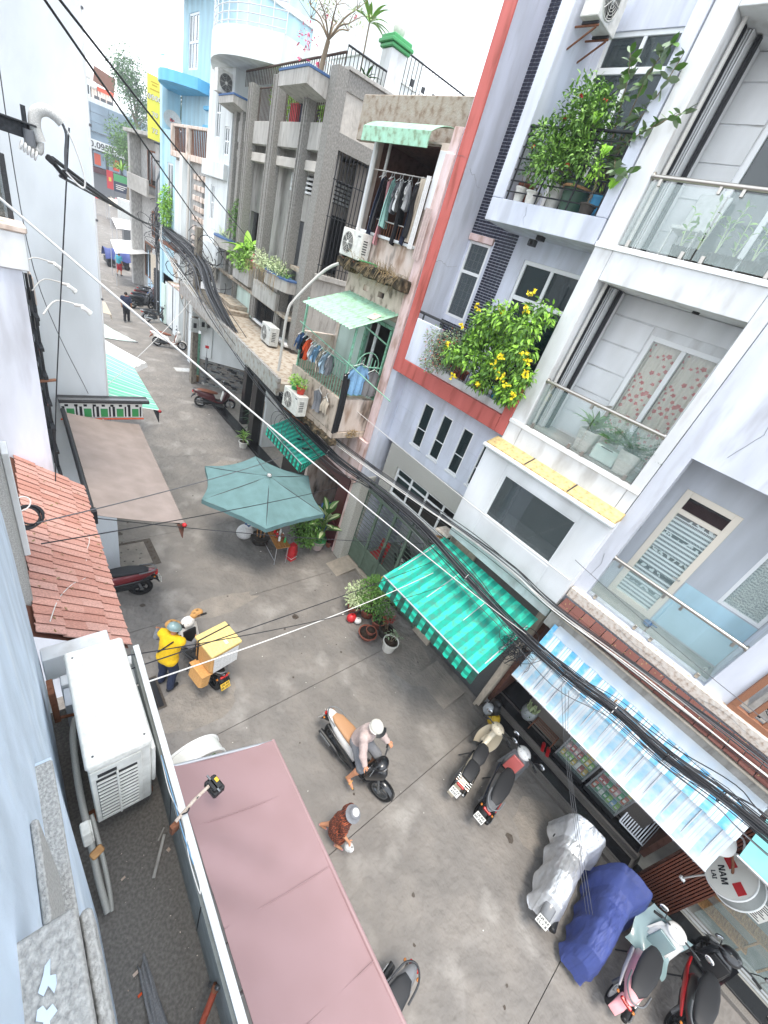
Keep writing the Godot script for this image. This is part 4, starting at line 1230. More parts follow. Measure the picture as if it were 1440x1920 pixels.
func build_old_house():
	var t:=T("old_house","narrow old stained house with laundry openings and peeling plaster","house",Vector3(7.5,0,-8.4))
	B(t,"back_wall","old_pale",9.6,9.8,0,10.9,-9.75,-7.18)
	B(t,"side_wall","pink_wall",7.0,9.6,0.0,10.4,-7.42,-7.19)
	B(t,"pink_strip","pink_wall",6.97,7.0,4.0,10.0,-7.44,-7.19,0.01)
	wallz(t,"side_wall","old_pale",-9.78,-9.66,0,10.2,7.08,9.6)
	# laundry loft opening
	wallx(t,"upper_wall","old_pale",7.0,7.15,7.85,10.15,-9.66,-7.42,[[8.42,10.12,-9.60,-7.62]])
	room(t,"loft","brown_room",7.16,9.5,8.3,10.15,-9.66,-7.44)
	B(t,"corner_post","white_wall",6.93,7.0,8.40,10.1,-9.66,-9.58,0.01)
	put(t,"drain_pipe",tubem([V(6.93,8.3,-9.52),V(6.93,10.1,-9.52)],0.045,10),"pvc_white")
	put(t,"drain_pipe",tubem([V(7.1,8.45,-9.30),V(7.1,10.1,-9.30)],0.035,10),"pvc_white")
	B(t,"sill","white_wall",6.92,7.16,8.37,8.43,-9.66,-7.44,0.01)
	for i in 16:put(t,"rail_bar",tubem([V(6.98,8.43,-9.2+i*0.09),V(6.98,8.70,-9.2+i*0.09)],0.010,6),"rusty")
	put(t,"rail_bar",tubem([V(6.98,8.70,-9.3),V(6.98,8.70,-7.7)],0.014,6),"pvc_white")
	# small green hood, tin sheets and rusty parapet above
	var h:=G.new()
	h.grid(func(u,v):return Vector3(lerpf(7.2,6.65,v),10.42-v*v*0.20-0.03*v,lerpf(-9.75,-7.62,u)),4,6,0.012)
	put(t,"green_hood",h.mesh(),"mint_tin")
	B(t,"hood_fascia","mint_tin",6.63,6.66,9.95,10.20,-9.75,-7.62,0.004)
	B(t,"rusty_parapet","terrace",7.6,7.75,10.2,11.05,-11.4,-7.3,0.02)
	var tin:=G.new()
	tin.grid(func(u,v):return Vector3(lerpf(7.05,7.9,v),lerpf(10.1,11.0,v)+sin(v*TAU*7.0)*0.03,lerpf(-7.60,-7.2,u)),2,56,0.004)
	put(t,"tin_sheet",tin.mesh(),"grey_tin")
	BR(t,"white_sheet","white_panel",V(6.98,9.55,-7.42),V(0.02,0.95,0.30),V(0,0.15,0))
	# middle wall with the ragged planter shelf
	wallx(t,"middle_wall","old_wall",7.0,7.15,6.9,7.85,-9.66,-7.42,[[7.24,7.36,-8.95,-8.72],[7.24,7.36,-8.35,-8.12]])
	B(t,"vent_block","old_pale",7.03,7.06,7.24,7.36,-8.95,-8.72)
	var pls:=G.new()
	for i in 9:
		var z:=-9.7+i*0.28
		pls.box(Vector3(6.86,7.66-0.03*sin(i*2.3),z),Vector3(0.34,0.20+0.06*sin(i*1.7),0.30),Basis.from_euler(Vector3(0.04*sin(i),0.05*sin(i*3.1),0.05*cos(i*2.0))),0.03)
	put(t,"planter_shelf",pls.mesh(),"mossy")
	var dry:=G.new()
	for i in 240:
		var z:=rng.randf_range(-9.5,-7.4)
		var p0:=V(rng.randf_range(6.66,6.98),7.78,z)
		var d:=V(rng.randf_range(-0.2,0.05),rng.randf_range(-0.35,0.22),rng.randf_range(-0.15,0.15))
		dry.tube([p0,p0+d*0.5+V(0,0.05,0),p0+d],0.006,4,0.3,false)
	var dm:=put(t,"dry_weeds",dry.mesh(),"leaf_dry")
	dm.set_meta("kind","stuff")
	put(t,"green_hose",tubem(spline([V(6.75,7.80,-9.1),V(6.7,7.83,-8.8),V(6.85,7.84,-8.5),V(6.72,7.80,-8.3),V(6.9,7.82,-8.6)],5),0.016,6),"green_plastic")
	# lower storey: green door wall behind the projecting balcony
	wallx(t,"lower_wall","mint_wall",7.1,7.2,4.9,6.9,-9.66,-7.42,[[4.95,6.7,-8.5,-7.5]])
	room(t,"door_room","dark_room",7.25,9.4,4.9,7.0,-9.6,-7.44)
	B(t,"door_jamb","mint_iron",7.04,7.14,4.95,6.75,-7.52,-7.42,0.006)
	B(t,"door_jamb","mint_iron",7.04,7.14,4.95,6.75,-8.56,-8.48,0.006)
	B(t,"door_jamb","mint_iron",7.05,7.13,6.70,6.78,-8.56,-7.42,0.006)
	B(t,"door_post","frame_white",7.06,7.12,4.95,6.70,-8.15,-8.09,0.006)
	# projecting balcony: stained box, railing on three sides, tin roof on green posts
	B(t,"balcony_slab","old_wall",5.98,7.1,3.95,4.12,-9.85,-7.5,0.02)
	B(t,"balcony_front","old_wall",5.98,6.08,4.12,5.0,-9.85,-7.55,0.02)
	B(t,"balcony_end","old_pale",6.09,7.08,4.12,5.0,-7.64,-7.52,0.02)
	B(t,"balcony_end","old_pale",6.09,7.08,4.12,5.9,-9.85,-9.75,0.02)
	B(t,"balcony_floor","terrace",6.08,7.1,4.86,4.92,-9.75,-7.64)
	for i in 20:put(t,"baluster",tubem([V(6.03,5.0,-9.7+i*0.11),V(6.03,5.78,-9.7+i*0.11)],0.009,5),"mint_iron")
	put(t,"handrail",tubem([V(6.03,5.79,-9.75),V(6.03,5.79,-7.58)],0.016,6),"mint_iron")
	for i in 9:put(t,"baluster",tubem([V(6.12+i*0.115,5.12,-7.58),V(6.12+i*0.115,5.86+0.18*sin(i/8.0*PI)*float(i>1),-7.58)],0.011,5),"mint_iron")
	put(t,"handrail",tubem([V(6.03,5.80,-7.58),V(7.05,5.80,-7.58)],0.016,6),"mint_iron")
	put(t,"bottom_rail",tubem([V(6.03,5.10,-7.58),V(7.05,5.10,-7.58)],0.020,6),"mint_iron")
	put(t,"rail_arch",tubem(arc(V(6.6,5.80,-7.58),0.34,0,PI,14,Vector3.RIGHT,Vector3.UP),0.012,6),"mint_iron")
	for q in [V(6.03,4.9,-7.58),V(6.03,4.9,-9.7),V(7.03,4.9,-7.56)]:put(t,"balcony_post",bxm(V(0.05,1.8,0.05),0.006),"mint_iron",Transform3D(Basis.IDENTITY,q+V(0,0.9,0)))
	put(t,"roof_brace",tubem([V(7.05,6.35,-7.56),V(6.1,6.75,-7.56)],0.02,6),"mint_iron")
	var tr:=G.new()
	tr.grid(func(u,v):return Vector3(lerpf(7.08,5.72,v),lerpf(7.10,6.60,v)+absf(sin(u*PI*17.0))*0.028,lerpf(-9.50,-7.45,u)),136,2,0.003)
	put(t,"tin_roof",tr.mesh(),"mint_tin")
	BR(t,"tin_patch","old_pale",V(6.45,6.92,-7.62),V(0.30,0.006,0.2),V(0,0.3,0.35),0.0)
	# ragged ledge under the balcony
	var led:=G.new()
	for i in 8:led.box(V(5.98+0.03*sin(i*2.1),3.90+0.02*sin(i*3.3),-9.7+i*0.31),V(0.22,0.16,0.33),Basis.from_euler(V(0.05*sin(i*1.3),0.06*cos(i),0.08*sin(i*2.2))),0.04)
	put(t,"broken_ledge",led.mesh(),"mossy")
	B(t,"wall_below","pink_wall",6.9,7.2,2.7,3.95,-9.85,-7.19,0.01)
	# ground-floor shop, dark red front
	B(t,"shop_floor","yard",7.0,9.6,0,0.1,-9.7,-7.42)
	B(t,"shop_ceiling","dark_room",7.0,9.6,2.7,2.8,-9.7,-7.42)
	B(t,"red_front","paint_maroon",6.98,7.04,0.1,2.7,-7.9,-7.44,0.006)
	B(t,"red_front","paint_maroon",6.98,7.04,2.3,2.7,-9.7,-7.9,0.006)
	# drain pipe bending round to the neighbour's terrace
	put(t,"bent_pipe",tubem(spline([V(6.85,7.7,-9.6),V(6.5,7.35,-9.95),V(5.98,6.5,-10.25),V(5.85,6.1,-10.3),V(5.85,5.0,-10.3),V(5.85,4.6,-10.3)],4),0.036,10),"pvc_white")
	ac_unit("white air conditioner unit under the laundry opening",V(6.80,7.80,-9.35),0.0,Vector3(0.30,0.56,0.80))
	ac_unit("white air conditioner unit carrying a red flower pot",V(5.72,4.02,-9.0),0.0,Vector3(0.30,0.54,0.78),true)
# a garment hanging from a rod running along z: cloth sheet with folds, a hanger on top
func garment(label,at:Vector3,w:float,h:float,m,kind:="shirt",axis:=0.0,group:=""):
	var keep:=F
	F=F*Transform3D(Basis(Vector3.UP,axis),at)
	var t:=T("garment",label,"clothing",Vector3.ZERO,0.0,group)
	var sd:=rng.randf()*9.0
	var g:=G.new()
	var f:=func(u,v):
		var half:=w*0.5
		var s:=lerpf(-1.0,1.0,u)
		var wid:=half
		if kind=="shirt":wid=half*(0.55+0.45*smoothstep(0.0,0.14,v))*(1.0-0.22*smoothstep(0.40,0.46,v))
		elif kind=="dress":wid=half*(0.50+0.15*v+0.35*v*v)
		elif kind=="trousers":wid=half*(0.85-0.1*v)
		var drop:float=0.10*absf(s)*(1.0-v) if kind!="trousers" else 0.0
		return Vector3(s*wid,-0.05-v*h-drop+0.012*sin(s*9.0+sd)*v,sin(s*7.0+sd+v*2.0)*0.028*(0.3+v)+0.02*sin(v*5.0+sd))
	g.grid(f,14,10,0.02)
	put(t,"cloth",g.mesh(),m)
	if kind=="shirt":
		for s in [-1,1]:
			var sl:=G.new()
			sl.grid(func(u,v):return Vector3(s*(w*0.36+v*w*0.26),-0.10-v*0.20-u*0.16+v*0.05,0.012*sin(u*6.0+sd)+0.02*(u-0.5)*(u-0.5)),5,5,0.02)
			put(t,"sleeve",sl.mesh(),m)
	var hk:=G.new()
	hk.tube([V(-w*0.42,-0.10,0),V(0,-0.02,0),V(w*0.42,-0.10,0)],0.007,5)
	hk.tube(spline([V(0,-0.02,0),V(0,0.03,0),V(0,0.06,0.02),V(0,0.05,0.04)],3),0.004,5)
	put(t,"hanger",hk.mesh(),"white_plastic")
	F=keep
	return t
func rail_panel(p,a:Vector3,b:Vector3,h:float,step:float,m,r:=0.011,top:=0.022,n:="baluster"):
	# balusters between two points with a hand rail
	var k:=int(a.distance_to(b)/step)
	for i in k+1:
		var q:=a.lerp(b,i/float(k))
		put(p,n,stickm(h,r),m,Transform3D(Basis.IDENTITY,q))
	put(p,"handrail",tubem([a+V(0,h,0),b+V(0,h,0)],top,8),m)
func stickm(h,r)->ArrayMesh:
	var k:="s%.3f,%.4f" % [h,r]
	if not cache.has(k):cache[k]=tubem([V(0,0,0),V(0,h,0)],r,6)
	return cache[k]
func build_concrete_house():
	F=Transform3D(Basis(Vector3.UP,-0.08),V(7.65,0,-12.75))
	var t:=T("concrete_house","grey pebble-finished concrete house with tall fins and roof garden","house",Vector3(0.5,0,-3.5))
	# corner pier and side wall
	B(t,"corner_pier","concrete",-0.04,0.30,4.5,11.62,-0.42,0.0,0.015)
	wallz(t,"side_wall","concrete",-0.30,-0.02,6.85,11.62,0.30,3.0,[[6.95,10.04,0.36,2.2],[10.40,11.24,0.30,2.9]])
	wallz(t,"side_panel","concrete_panel",-0.26,-0.06,10.40,11.24,0.30,2.9)
	B(t,"side_sill","concrete_lt",0.30,2.2,6.80,6.95,-0.30,0.06,0.01)
	wallz(t,"side_wall_low","concrete_lt",-0.28,-0.04,4.4,6.80,0.30,2.4)
	B(t,"coping","concrete_lt",0.25,3.0,11.62,11.70,-0.34,0.04,0.012)
	for i in 15:put(t,"grille_bar",stickm(3.1,0.014),"black_iron",Transform3D(Basis.IDENTITY,V(0.42+i*0.125,6.95,-0.05)))
	for y in [7.2,8.5,9.4]:put(t,"grille_rail",tubem([V(0.30,y,-0.05),V(2.25,y,-0.05)],0.014,6),"black_iron")
	# inner wall seen through the grille, with a door and vent blocks
	wallx(t,"inner_wall","concrete_lt",0.50,0.62,4.4,10.0,-8.0,-0.3,[[4.7,8.15,-3.0,-1.7],[8.88,9.38,-3.05,-1.35],[4.7,7.9,-6.6,-4.3]])
	wallz(t,"inner_back","concrete_lt",-1.30,-1.2,6.9,10.0,0.62,2.6,[[8.9,9.5,0.75,2.3]])
	var dr:=wallz(t,"folding_door","dark_steel",-1.20,-1.17,6.95,8.6,1.15,2.0)
	for i in 6:B(dr,"door_rib","black_iron",1.2+i*0.14,1.22+i*0.14,6.97,8.58,-1.17,-1.155,0.002)
	B(t,"inner_floor","terrace",0.0,3.0,6.78,6.90,-1.2,-0.3)
	for i in 3:
		for k in 4:
			B(t,"vent_slat","frame_white",0.45,0.51,8.90+k*0.12,8.96+k*0.12,-3.03+i*0.57,-2.50+i*0.57,0.004)
	for i in 4:B(t,"vent_mullion","frame_white",0.44,0.52,8.88,9.38,-3.07+i*0.57,-3.03+i*0.57,0.004)
	for i in 6:
		for k in 5:B(t,"vent_block","far_white",0.78+i*0.25,1.0+i*0.25,8.93+k*0.11,9.0+k*0.11,-1.21,-1.17,0.004)
	# door with folding grille, first storey
	var fg:=B(t,"folding_grille","dark_steel",0.56,0.58,4.72,8.13,-2.98,-1.72,0.0)
	for i in 14:put(fg,"grille_bar",stickm(3.4,0.012),"grey_steel",Transform3D(Basis.IDENTITY,V(0.52,4.72,-2.93+i*0.09)))
	B(t,"white_wall_inside","mint_wall",0.95,1.0,4.8,9.3,-6.7,-4.4,0.0)
	room(t,"inner_room","dark_room",1.25,3.0,4.4,10.0,-8.0,-0.35)
	# fins
	for e in [[-1.42,0.16,0.14,11.5,4.55],[-3.72,0.26,0.16,11.55,4.55],[-6.0,0.20,0.14,11.45,4.55],[-6.85,0.13,0.10,10.8,5.2],[-7.55,0.13,0.10,10.8,5.2]]:
		B(t,"fin","concrete",-e[2],0.16,e[4],e[3],e[0]-e[1],e[0]+e[1],0.012)
		if e[1]>0.15:
			for s in [-1,1]:B(t,"fin_rib","concrete",-e[2]-0.03,-e[2],e[4],e[3],e[0]+s*e[1]*0.55-0.03,e[0]+s*e[1]*0.55+0.03,0.008)
	# bands and beams
	for e in [[-1.26,-0.42],[-3.46,-1.58],[-5.8,-3.98],[-6.71,-6.2],[-7.41,-6.99]]:
		B(t,"roof_band","concrete_lt",0.0,0.2,9.88,10.50,e[0],e[1],0.015)
		B(t,"beam","concrete_panel",0.02,0.22,9.40,9.65,e[0],e[1],0.012)
		if e[1]-e[0]>0.6:
			rail_panel(t,V(0.1,10.52,e[0]+0.05),V(0.1,10.52,e[1]-0.05),0.86,0.12,"dark_rust",0.012)
	B(t,"roof_slab","concrete_lt",0.2,5.0,10.10,10.5,-8.0,-0.3)
	rail_panel(t,V(0.2,11.52,-7.6),V(0.2,11.52,-0.2),0.42,0.15,"dark_rust",0.011,0.03)
	rail_panel(t,V(0.2,11.70,-0.15),V(1.42,11.70,-0.15),0.36,0.11,"black_iron",0.010,0.024)
	# concrete planter boxes with blue rims
	for e in [[-2.35,-0.45,10.95,11.36,-0.62],[-8.3,-6.6,10.72,11.02,-0.5]]:
		var g:=G.new()
		g.prism([Vector2(e[4],e[2]+0.10),Vector2(-0.05,e[2]),Vector2(0.25,e[2]),Vector2(0.25,e[3]),Vector2(e[4],e[3])],Vector3(0,0,e[1]),Vector3.RIGHT,Vector3.UP,e[1]-e[0])
		var pb:=put(t,"roof_planter",g.mesh(),"concrete_lt")
		B(pb,"blue_rim","cl_denim",e[4]-0.02,0.2,e[3],e[3]+0.06,e[0]-0.02,e[1]+0.02,0.008)
	for e in [[-2.35,-0.45,6.12,6.46],[-8.2,-6.4,6.28,6.62]]:
		var pb:=put(t,"window_planter",curved_box(-0.62,0.05,e[2],e[3],e[0],e[1]),"concrete_lt")
		put(pb,"blue_rim",curved_box(-0.64,0.06,e[3],e[3]+0.05,e[0]-0.02,e[1]+0.02),"cl_denim")
	# balcony parapets, glazing below, terrace
	B(t,"parapet","concrete_lt",-0.30,-0.15,5.36,5.92,-3.46,-1.26,0.012)
	B(t,"parapet","concrete_lt",-0.30,-0.15,5.50,6.10,-5.8,-3.98,0.012)
	B(t,"balcony_floor","terrace",-0.2,0.5,5.30,5.40,-8.0,-0.4)
	for i in 22:put(t,"shop_grille_bar",stickm(0.72,0.010),"black_iron",Transform3D(Basis.IDENTITY,V(-0.08,4.56,-3.42+i*0.1)))
	var lw:=window(t,0.0,4.55,5.30,-3.46,-1.26,"dark_steel","glass_dark",3,1,0.05,0.06,"terrace_window")
	B(lw,"sill","white_wall",-0.15,0.05,4.47,4.55,-3.6,-0.3,0.01)
	B(t,"low_wall","mint_wall",-0.05,0.1,4.4,5.36,-6.2,-3.98,0.01)
	B(t,"step","terrace",-0.9,-0.05,4.36,4.52,-5.4,-4.1,0.015)
	B(t,"step","terrace",-0.75,-0.05,4.52,4.68,-6.2,-4.4,0.015)
	B(t,"terrace_slab","terrace",-1.62,0.3,4.12,4.36,-8.2,2.9,0.01)
	B(t,"terrace_kerb","grey_tin",-1.72,-1.62,4.0,4.50,-8.2,2.9,0.01)
	ac_unit("old grey air conditioner unit on the terrace",V(-0.55,4.42,-0.75),0.0,Vector3(0.32,0.6,0.8),false,"","meter_box")
	# rooftop pillar with the green cap and globe
	var pl:=T("gate_pillar","white roof pillar with a green capital and globe lamp","pillar",V(1.6,10.5,-0.3))
	B(pl,"shaft","white_wall",1.42,1.92,10.52,12.55,-0.62,-0.12,0.02)
	for e in [[0.06,12.55,12.63],[0.11,12.63,12.71],[0.06,12.71,12.80]]:B(pl,"capital","green_plastic",1.42-e[0],1.92+e[0],e[1],e[2],-0.62-e[0],-0.12+e[0],0.02)
	var gl:=G.new()
	gl.ball(V(1.67,13.0,-0.37),V(0.17,0.21,0.17),20)
	put(pl,"globe",gl.mesh(),"pot_white")
	var rf:=T("roof_fence","black roof railing with small plaques on a rusty stained wall","railing",V(3.2,11.4,-0.2))
	B(rf,"stained_wall","old_wall",1.95,5.6,10.5,11.75,-0.40,-0.25,0.02)
	rail_panel(rf,V(1.95,11.75,-0.33),V(5.6,11.75,-0.33),0.95,0.13,"black_iron",0.010,0.022)
	for i in 5:B(rf,"plaque","dark_steel",2.35+i*0.42,2.47+i*0.42,12.15+(i % 2)*0.02,12.30,-0.35,-0.31,0.004)
	put(rf,"white_arch",tubem(arc(V(3.0,11.75,-0.55),0.42,0,PI,14,Vector3.RIGHT,Vector3.UP),0.05,8),"white_wall")
	var sw:=T("stair_tower","tall white stairwell tower behind the roof garden","tower",V(2.9,10.5,-4.5))
	B(sw,"wall","far_white",2.2,4.6,10.5,15.5,-7.0,-3.2,0.02)
	B(sw,"band","far_white",2.15,4.65,12.9,13.0,-7.05,-3.15,0.01)
	F=Transform3D.IDENTITY
	# ground floor below the terrace: open garage with a black pillar
	var gf:=T("garage_front","open garage front with black stone pillar under the terrace","garage",V(7.5,0,-15.5))
	B(gf,"black_pillar","granite",7.25,7.62,0,4.0,-14.5,-14.1,0.01)
	B(gf,"black_pillar","granite",7.7,8.0,0,4.0,-16.3,-16.0,0.01)
	B(gf,"black_step","granite",7.2,7.62,0,0.14,-18.2,-10.0,0.01)
	B(gf,"garage_floor","yard",7.62,10.0,0,0.10,-19.4,-10.0)
	B(gf,"side_wall","far_white",7.62,10.0,0.1,4.05,-14.05,-13.9)
	B(gf,"back_wall","far_white",10.0,10.2,0.1,4.05,-20.0,-10.0)
	B(gf,"front_wall","granite",7.3,7.62,0.1,4.0,-11.6,-9.9,0.01)
	B(gf,"beam","dark_room",6.6,7.62,3.72,4.0,-19.4,-9.9)
	B(gf,"dado","old_pale",8.3,9.9,0.1,0.75,-16.9,-16.8)
	# stone-clad boundary wall standing at an angle
	F=Transform3D(Basis(Vector3.UP,-0.63),V(7.5,0,-20.8))
	var sc:=T("stone_wall","white wall with dark stacked-stone cladding along its foot","wall",V(1.1,0,0))
	B(sc,"plaster","far_white",0.0,2.6,1.25,4.1,-0.16,0.0,0.01)
	B(sc,"backing","dark_room",0.0,2.6,0.0,1.25,-0.16,-0.03,0.0)
	var stones:=["parapet_grey","grey_plastic","concrete","dark_steel"]
	for k in 4:
		var g:=G.new()
		for r in 18:
			var x:=-0.0+(r % 3)*0.05
			while x<2.55:
				var w:=rng.randf_range(0.12,0.30)
				if rng.randi() % 4==k:g.box(V(minf(x+w*0.5,2.5),0.035+r*0.068,-0.005+rng.randf_range(-0.02,0.015)),V(w-0.008,0.06,0.06),Basis.IDENTITY,0.004)
				x+=w
		var sm:=put(sc,"stacked_stones",g.mesh(),stones[k])
		sm.set_meta("kind","stuff")
	var mb:=B(sc,"meter_cabinet","far_white",0.15,0.55,1.4,2.8,0.0,0.06,0.01)
	B(mb,"red_plate","red_ink",0.25,0.42,1.85,1.98,0.061,0.066,0.002)
	F=Transform3D.IDENTITY
# planter trough with a bowed front
func curved_box(x0,x1,y0,y1,z0,z1)->ArrayMesh:
	var g:=G.new()
	var poly:=[Vector2(x1,-z1),Vector2(x1,-z0)]
	for i in 9:
		var a:=i/8.0
		poly.append(Vector2(x0*(0.55+0.45*sin(a*PI)),-lerpf(z0,z1,a)))
	g.prism(poly,Vector3(0,y1,0),Vector3.RIGHT,Vector3.FORWARD,y1-y0)
	return g.mesh()
func build_far_side():
	# white house with the bowed roof balcony
	var a:=T("white_house","tall white house with a rounded balcony and steel railing","house",V(9.0,0,-22))
	wallx(a,"facade","far_white",8.3,8.5,0,12.2,-23.4,-20.9,[[9.9,11.5,-22.6,-22.1],[7.0,8.3,-22.7,-22.3],[4.6,6.0,-22.7,-22.3],[9.4,10.3,-21.6,-21.1]])
	B(a,"side_wall","far_white",8.5,12.5,0,12.2,-21.1,-20.9)
	B(a,"back_wall","far_white",12.5,12.7,0,12.2,-23.4,-20.9)
	for e in [[9.9,11.5,-22.6,-22.1],[7.0,8.3,-22.7,-22.3],[4.6,6.0,-22.7,-22.3],[9.4,10.3,-21.6,-21.1]]:window(a,8.36,e[0],e[1],e[2],e[3],"frame_white","glass_grey",2,2,0.05)
	B(a,"storey_band","far_white",8.1,8.3,8.55,9.1,-23.4,-20.95,0.03)
	B(a,"storey_band","far_white",8.1,8.3,5.3,6.2,-23.4,-20.95,0.03)
	var bow:=func(x_in:float,bulge:float):
		var pts:=PackedVector3Array()
		for i in 13:
			var u:=i/12.0
			pts.append(V(x_in-bulge*sin(u*PI) ,0,lerpf(-23.4,-17.6,u)))
		return pts
	var bp:PackedVector3Array=bow.call(8.4,0.9)
	var poly:=[]
	for q in bp:poly.append(Vector2(q.x,-q.z))
	poly.append(Vector2(11.0,17.6))
	poly.append(Vector2(11.0,23.4))
	var g:=G.new()
	g.prism(poly,V(0,12.75,0),Vector3.RIGHT,Vector3.FORWARD,0.75)
	put(a,"rounded_balcony",g.mesh(),"far_white")
	var ra:=T("balcony_railing","pale steel railing following the rounded white balcony","railing",V(8.3,12.75,-21))
	for k in 5:
		var l:=PackedVector3Array()
		for q in bp:l.append(q+V(0.06,12.85+k*0.2,0))
		put(ra,"rail",tubem(l,0.018 if k<4 else 0.03,6),"alu")
	for q in bp:put(ra,"post",stickm(0.9,0.02),"alu",Transform3D(Basis.IDENTITY,q+V(0.06,12.75,0)))
	ac_unit("white air conditioner unit under the rounded balcony",V(8.2,11.15,-21.3),PI*0.5,Vector3(0.35,0.65,0.9),false)
	ac_unit("small grey air conditioner on the white house near the terrace",V(8.0,4.7,-21.6),0.0,Vector3(0.35,0.6,0.85),false)
	# blue house: set-back tall block plus lower front with a bowed canopy
	var b:=T("blue_house","light blue house with a tall block and bright blue curved canopy","house",V(10,0,-28.5))
	wallx(b,"tall_block","blue_house",9.6,9.8,0,17.0,-31.0,-24.5,[[12.6,14.6,-30.2,-28.8]])
	B(b,"tall_side","blue_house",9.8,14.0,0,17.0,-24.7,-24.5)
	B(b,"tall_back","blue_house",13.8,14.0,0,17.0,-31.0,-24.7)
	B(b,"roof_slab","far_white",8.6,14.0,15.2,15.4,-31.2,-24.4,0.02)
	var tw:=window(b,9.66,12.6,14.6,-30.2,-28.8,"frame_white","glass_grey",3,2,0.09)
	wallx(b,"lower_front","blue_house",8.8,9.0,0,10.0,-31.4,-28.9,[[6.6,8.6,-30.6,-29.6],[0.1,2.6,-30.8,-29.4]])
	B(b,"lower_side","blue_house",9.0,9.6,0,12.4,-31.4,-31.2)
	B(b,"edge_pier","blue_house",8.7,9.0,0,12.9,-31.6,-31.2,0.02)
	window(b,8.86,6.6,8.6,-30.6,-29.6,"frame_white","glass_grey",2,1,0.08)
	window(b,8.86,0.1,2.6,-30.8,-29.4,"alu","glass_dark",2,1,0.08,0.06,"door")
	var cp:=[]
	for i in 9:
		var u:=i/8.0
		cp.append(Vector2(9.0-1.0*sin(u*PI),31.3-u*4.4))
	cp.append(Vector2(9.6,26.9))
	cp.append(Vector2(9.6,31.3))
	var cg:=G.new()
	cg.prism(cp,V(0,12.05,0),Vector3.RIGHT,Vector3.FORWARD,0.42)
	put(b,"canopy",cg.mesh(),"blue_trim")
	B(b,"canopy_glass","glass_clear",8.5,8.54,12.05,12.7,-30.8,-28.0,0.0)
	for k in 3:B(b,"trim_band","blue_trim",9.5,9.6,11.5+k*0.22,11.6+k*0.22,-26.9,-26.0,0.01)
	for k in 2:B(b,"bay_trim","blue_trim",9.45,9.6,10.4+k*0.7,10.55+k*0.7,-27.4,-26.2,0.02)
	# stained house with the lattice wall
	var o:=T("stained_house","weathered grey house with lattice blocks and a rusty roof balcony","house",V(9.5,0,-26.5))
	wallx(o,"facade","far_grey",8.7,8.9,0,8.9,-28.8,-23.6,[[3.0,4.0,-25.0,-24.3],[6.9,8.5,-24.9,-23.9]])
	B(o,"pale_front","far_white",8.66,8.7,0,8.8,-28.8,-26.4,0.01)
	B(o,"side_wall","far_grey",8.9,9.5,0,10.2,-23.8,-23.6)
	for e in [[8.9,10.1]]:
		B(o,"roof_parapet","old_pale",8.5,8.7,e[0],e[0]+0.25,-28.9,-23.6,0.02)
		B(o,"roof_parapet","old_pale",8.5,8.7,e[1],e[1]+0.12,-28.9,-23.6,0.02)
		for q in [-28.8,-26.5,-23.8]:B(o,"roof_post","old_pale",8.45,8.75,e[0],e[1]+0.1,q-0.12,q+0.12,0.02)
		for i in 22:put(o,"roof_bar",stickm(1.0,0.025),"rusty",Transform3D(Basis.IDENTITY,V(8.6,e[0]+0.2,-28.6+i*0.22)))
	for r in 9:
		for c in 4:
			B(o,"lattice_block","old_pale",8.60,8.70,4.9+r*0.42,5.12+r*0.42,-25.9+c*0.5+(r % 2)*0.12,-25.55+c*0.5+(r % 2)*0.12,0.02)
	put(o,"rain_pipe",tubem([V(8.5,0,-26.2),V(8.5,9.0,-26.2)],0.07,8),"pvc_white")
	B(o,"column","far_white",8.4,8.7,0,9.0,-27.3,-26.9,0.03)
	B(o,"canopy_bar","rusty",7.9,8.7,4.9,5.0,-29.0,-26.2,0.02)
	for k in 4:BR(o,"torn_board","old_wall",V(8.45,4.1-k*0.35,-28.0+k*0.4),V(0.05,0.5,0.9),V(0.3*k,0.1,0.2))
	var ds:=T("satellite_dish","grey satellite dish with small red lettering on the roof edge","dish",V(8.5,10.0,-29.6))
	var dg:=G.new()
	var db:=Basis(Vector3(0,0,1),0.5)*Basis(Vector3(1,0,0),1.15)
	dg.lathe([[0.0,0.0],[0.16,0.02],[0.32,0.07],[0.40,0.11]],24,V(8.75,10.35,-29.7),db)
	put(ds,"bowl",dg.mesh(),"meter_box")
	put(ds,"arm",tubem([V(8.75,9.8,-29.7),V(8.75,10.35,-29.7),V(8.65,10.4,-29.4)],0.03,6),"dark_steel")
	text(ds,"lettering","K+","red_ink",0.15,V(8.73,10.36,-29.60),Vector3(1,0,0.1),Vector3(0,0.95,-0.3))
	# advertising banner with a telephone number
	var y:=T("phone_banner","tall yellow banner with the number 0900 70 72","banner",V(9.2,9.5,-34.5))
	var yb:=B(y,"banner_sheet","yellow_plastic",8.86,9.60,9.45,12.30,-34.56,-34.5,0.01)
	M["banner_yellow"]=M.yellow_plastic.duplicate()
	M.banner_yellow.albedo_color=hx("f4ee62")
	yb.material_override=M.banner_yellow
	for e in [["0900",11.35,0.40],["70",10.62,0.36],["72",9.88,0.36]]:
		text(y,"number",e[0],"ink",e[2]*0.62,V(9.23,e[1],-34.492),Vector3.RIGHT,Vector3.UP,0.004)
		text(y,"number",e[0],"paper",e[2]*0.56,V(9.23,e[1],-34.486),Vector3.RIGHT,Vector3.UP,0.004)
	for e in [[11.98,0.4],[11.86,0.28],[11.66,0.5]]:B(y,"small_print","plate_yellow",9.23-e[1]/2,9.23+e[1]/2,e[0],e[0]+0.05,-34.499,-34.494,0.0)
	B(y,"side_frame","rusty",9.62,9.72,9.3,12.3,-34.7,-34.5,0.01)
	# grey flats further on
	F=Transform3D(Basis.IDENTITY,V(1.05,0,0))
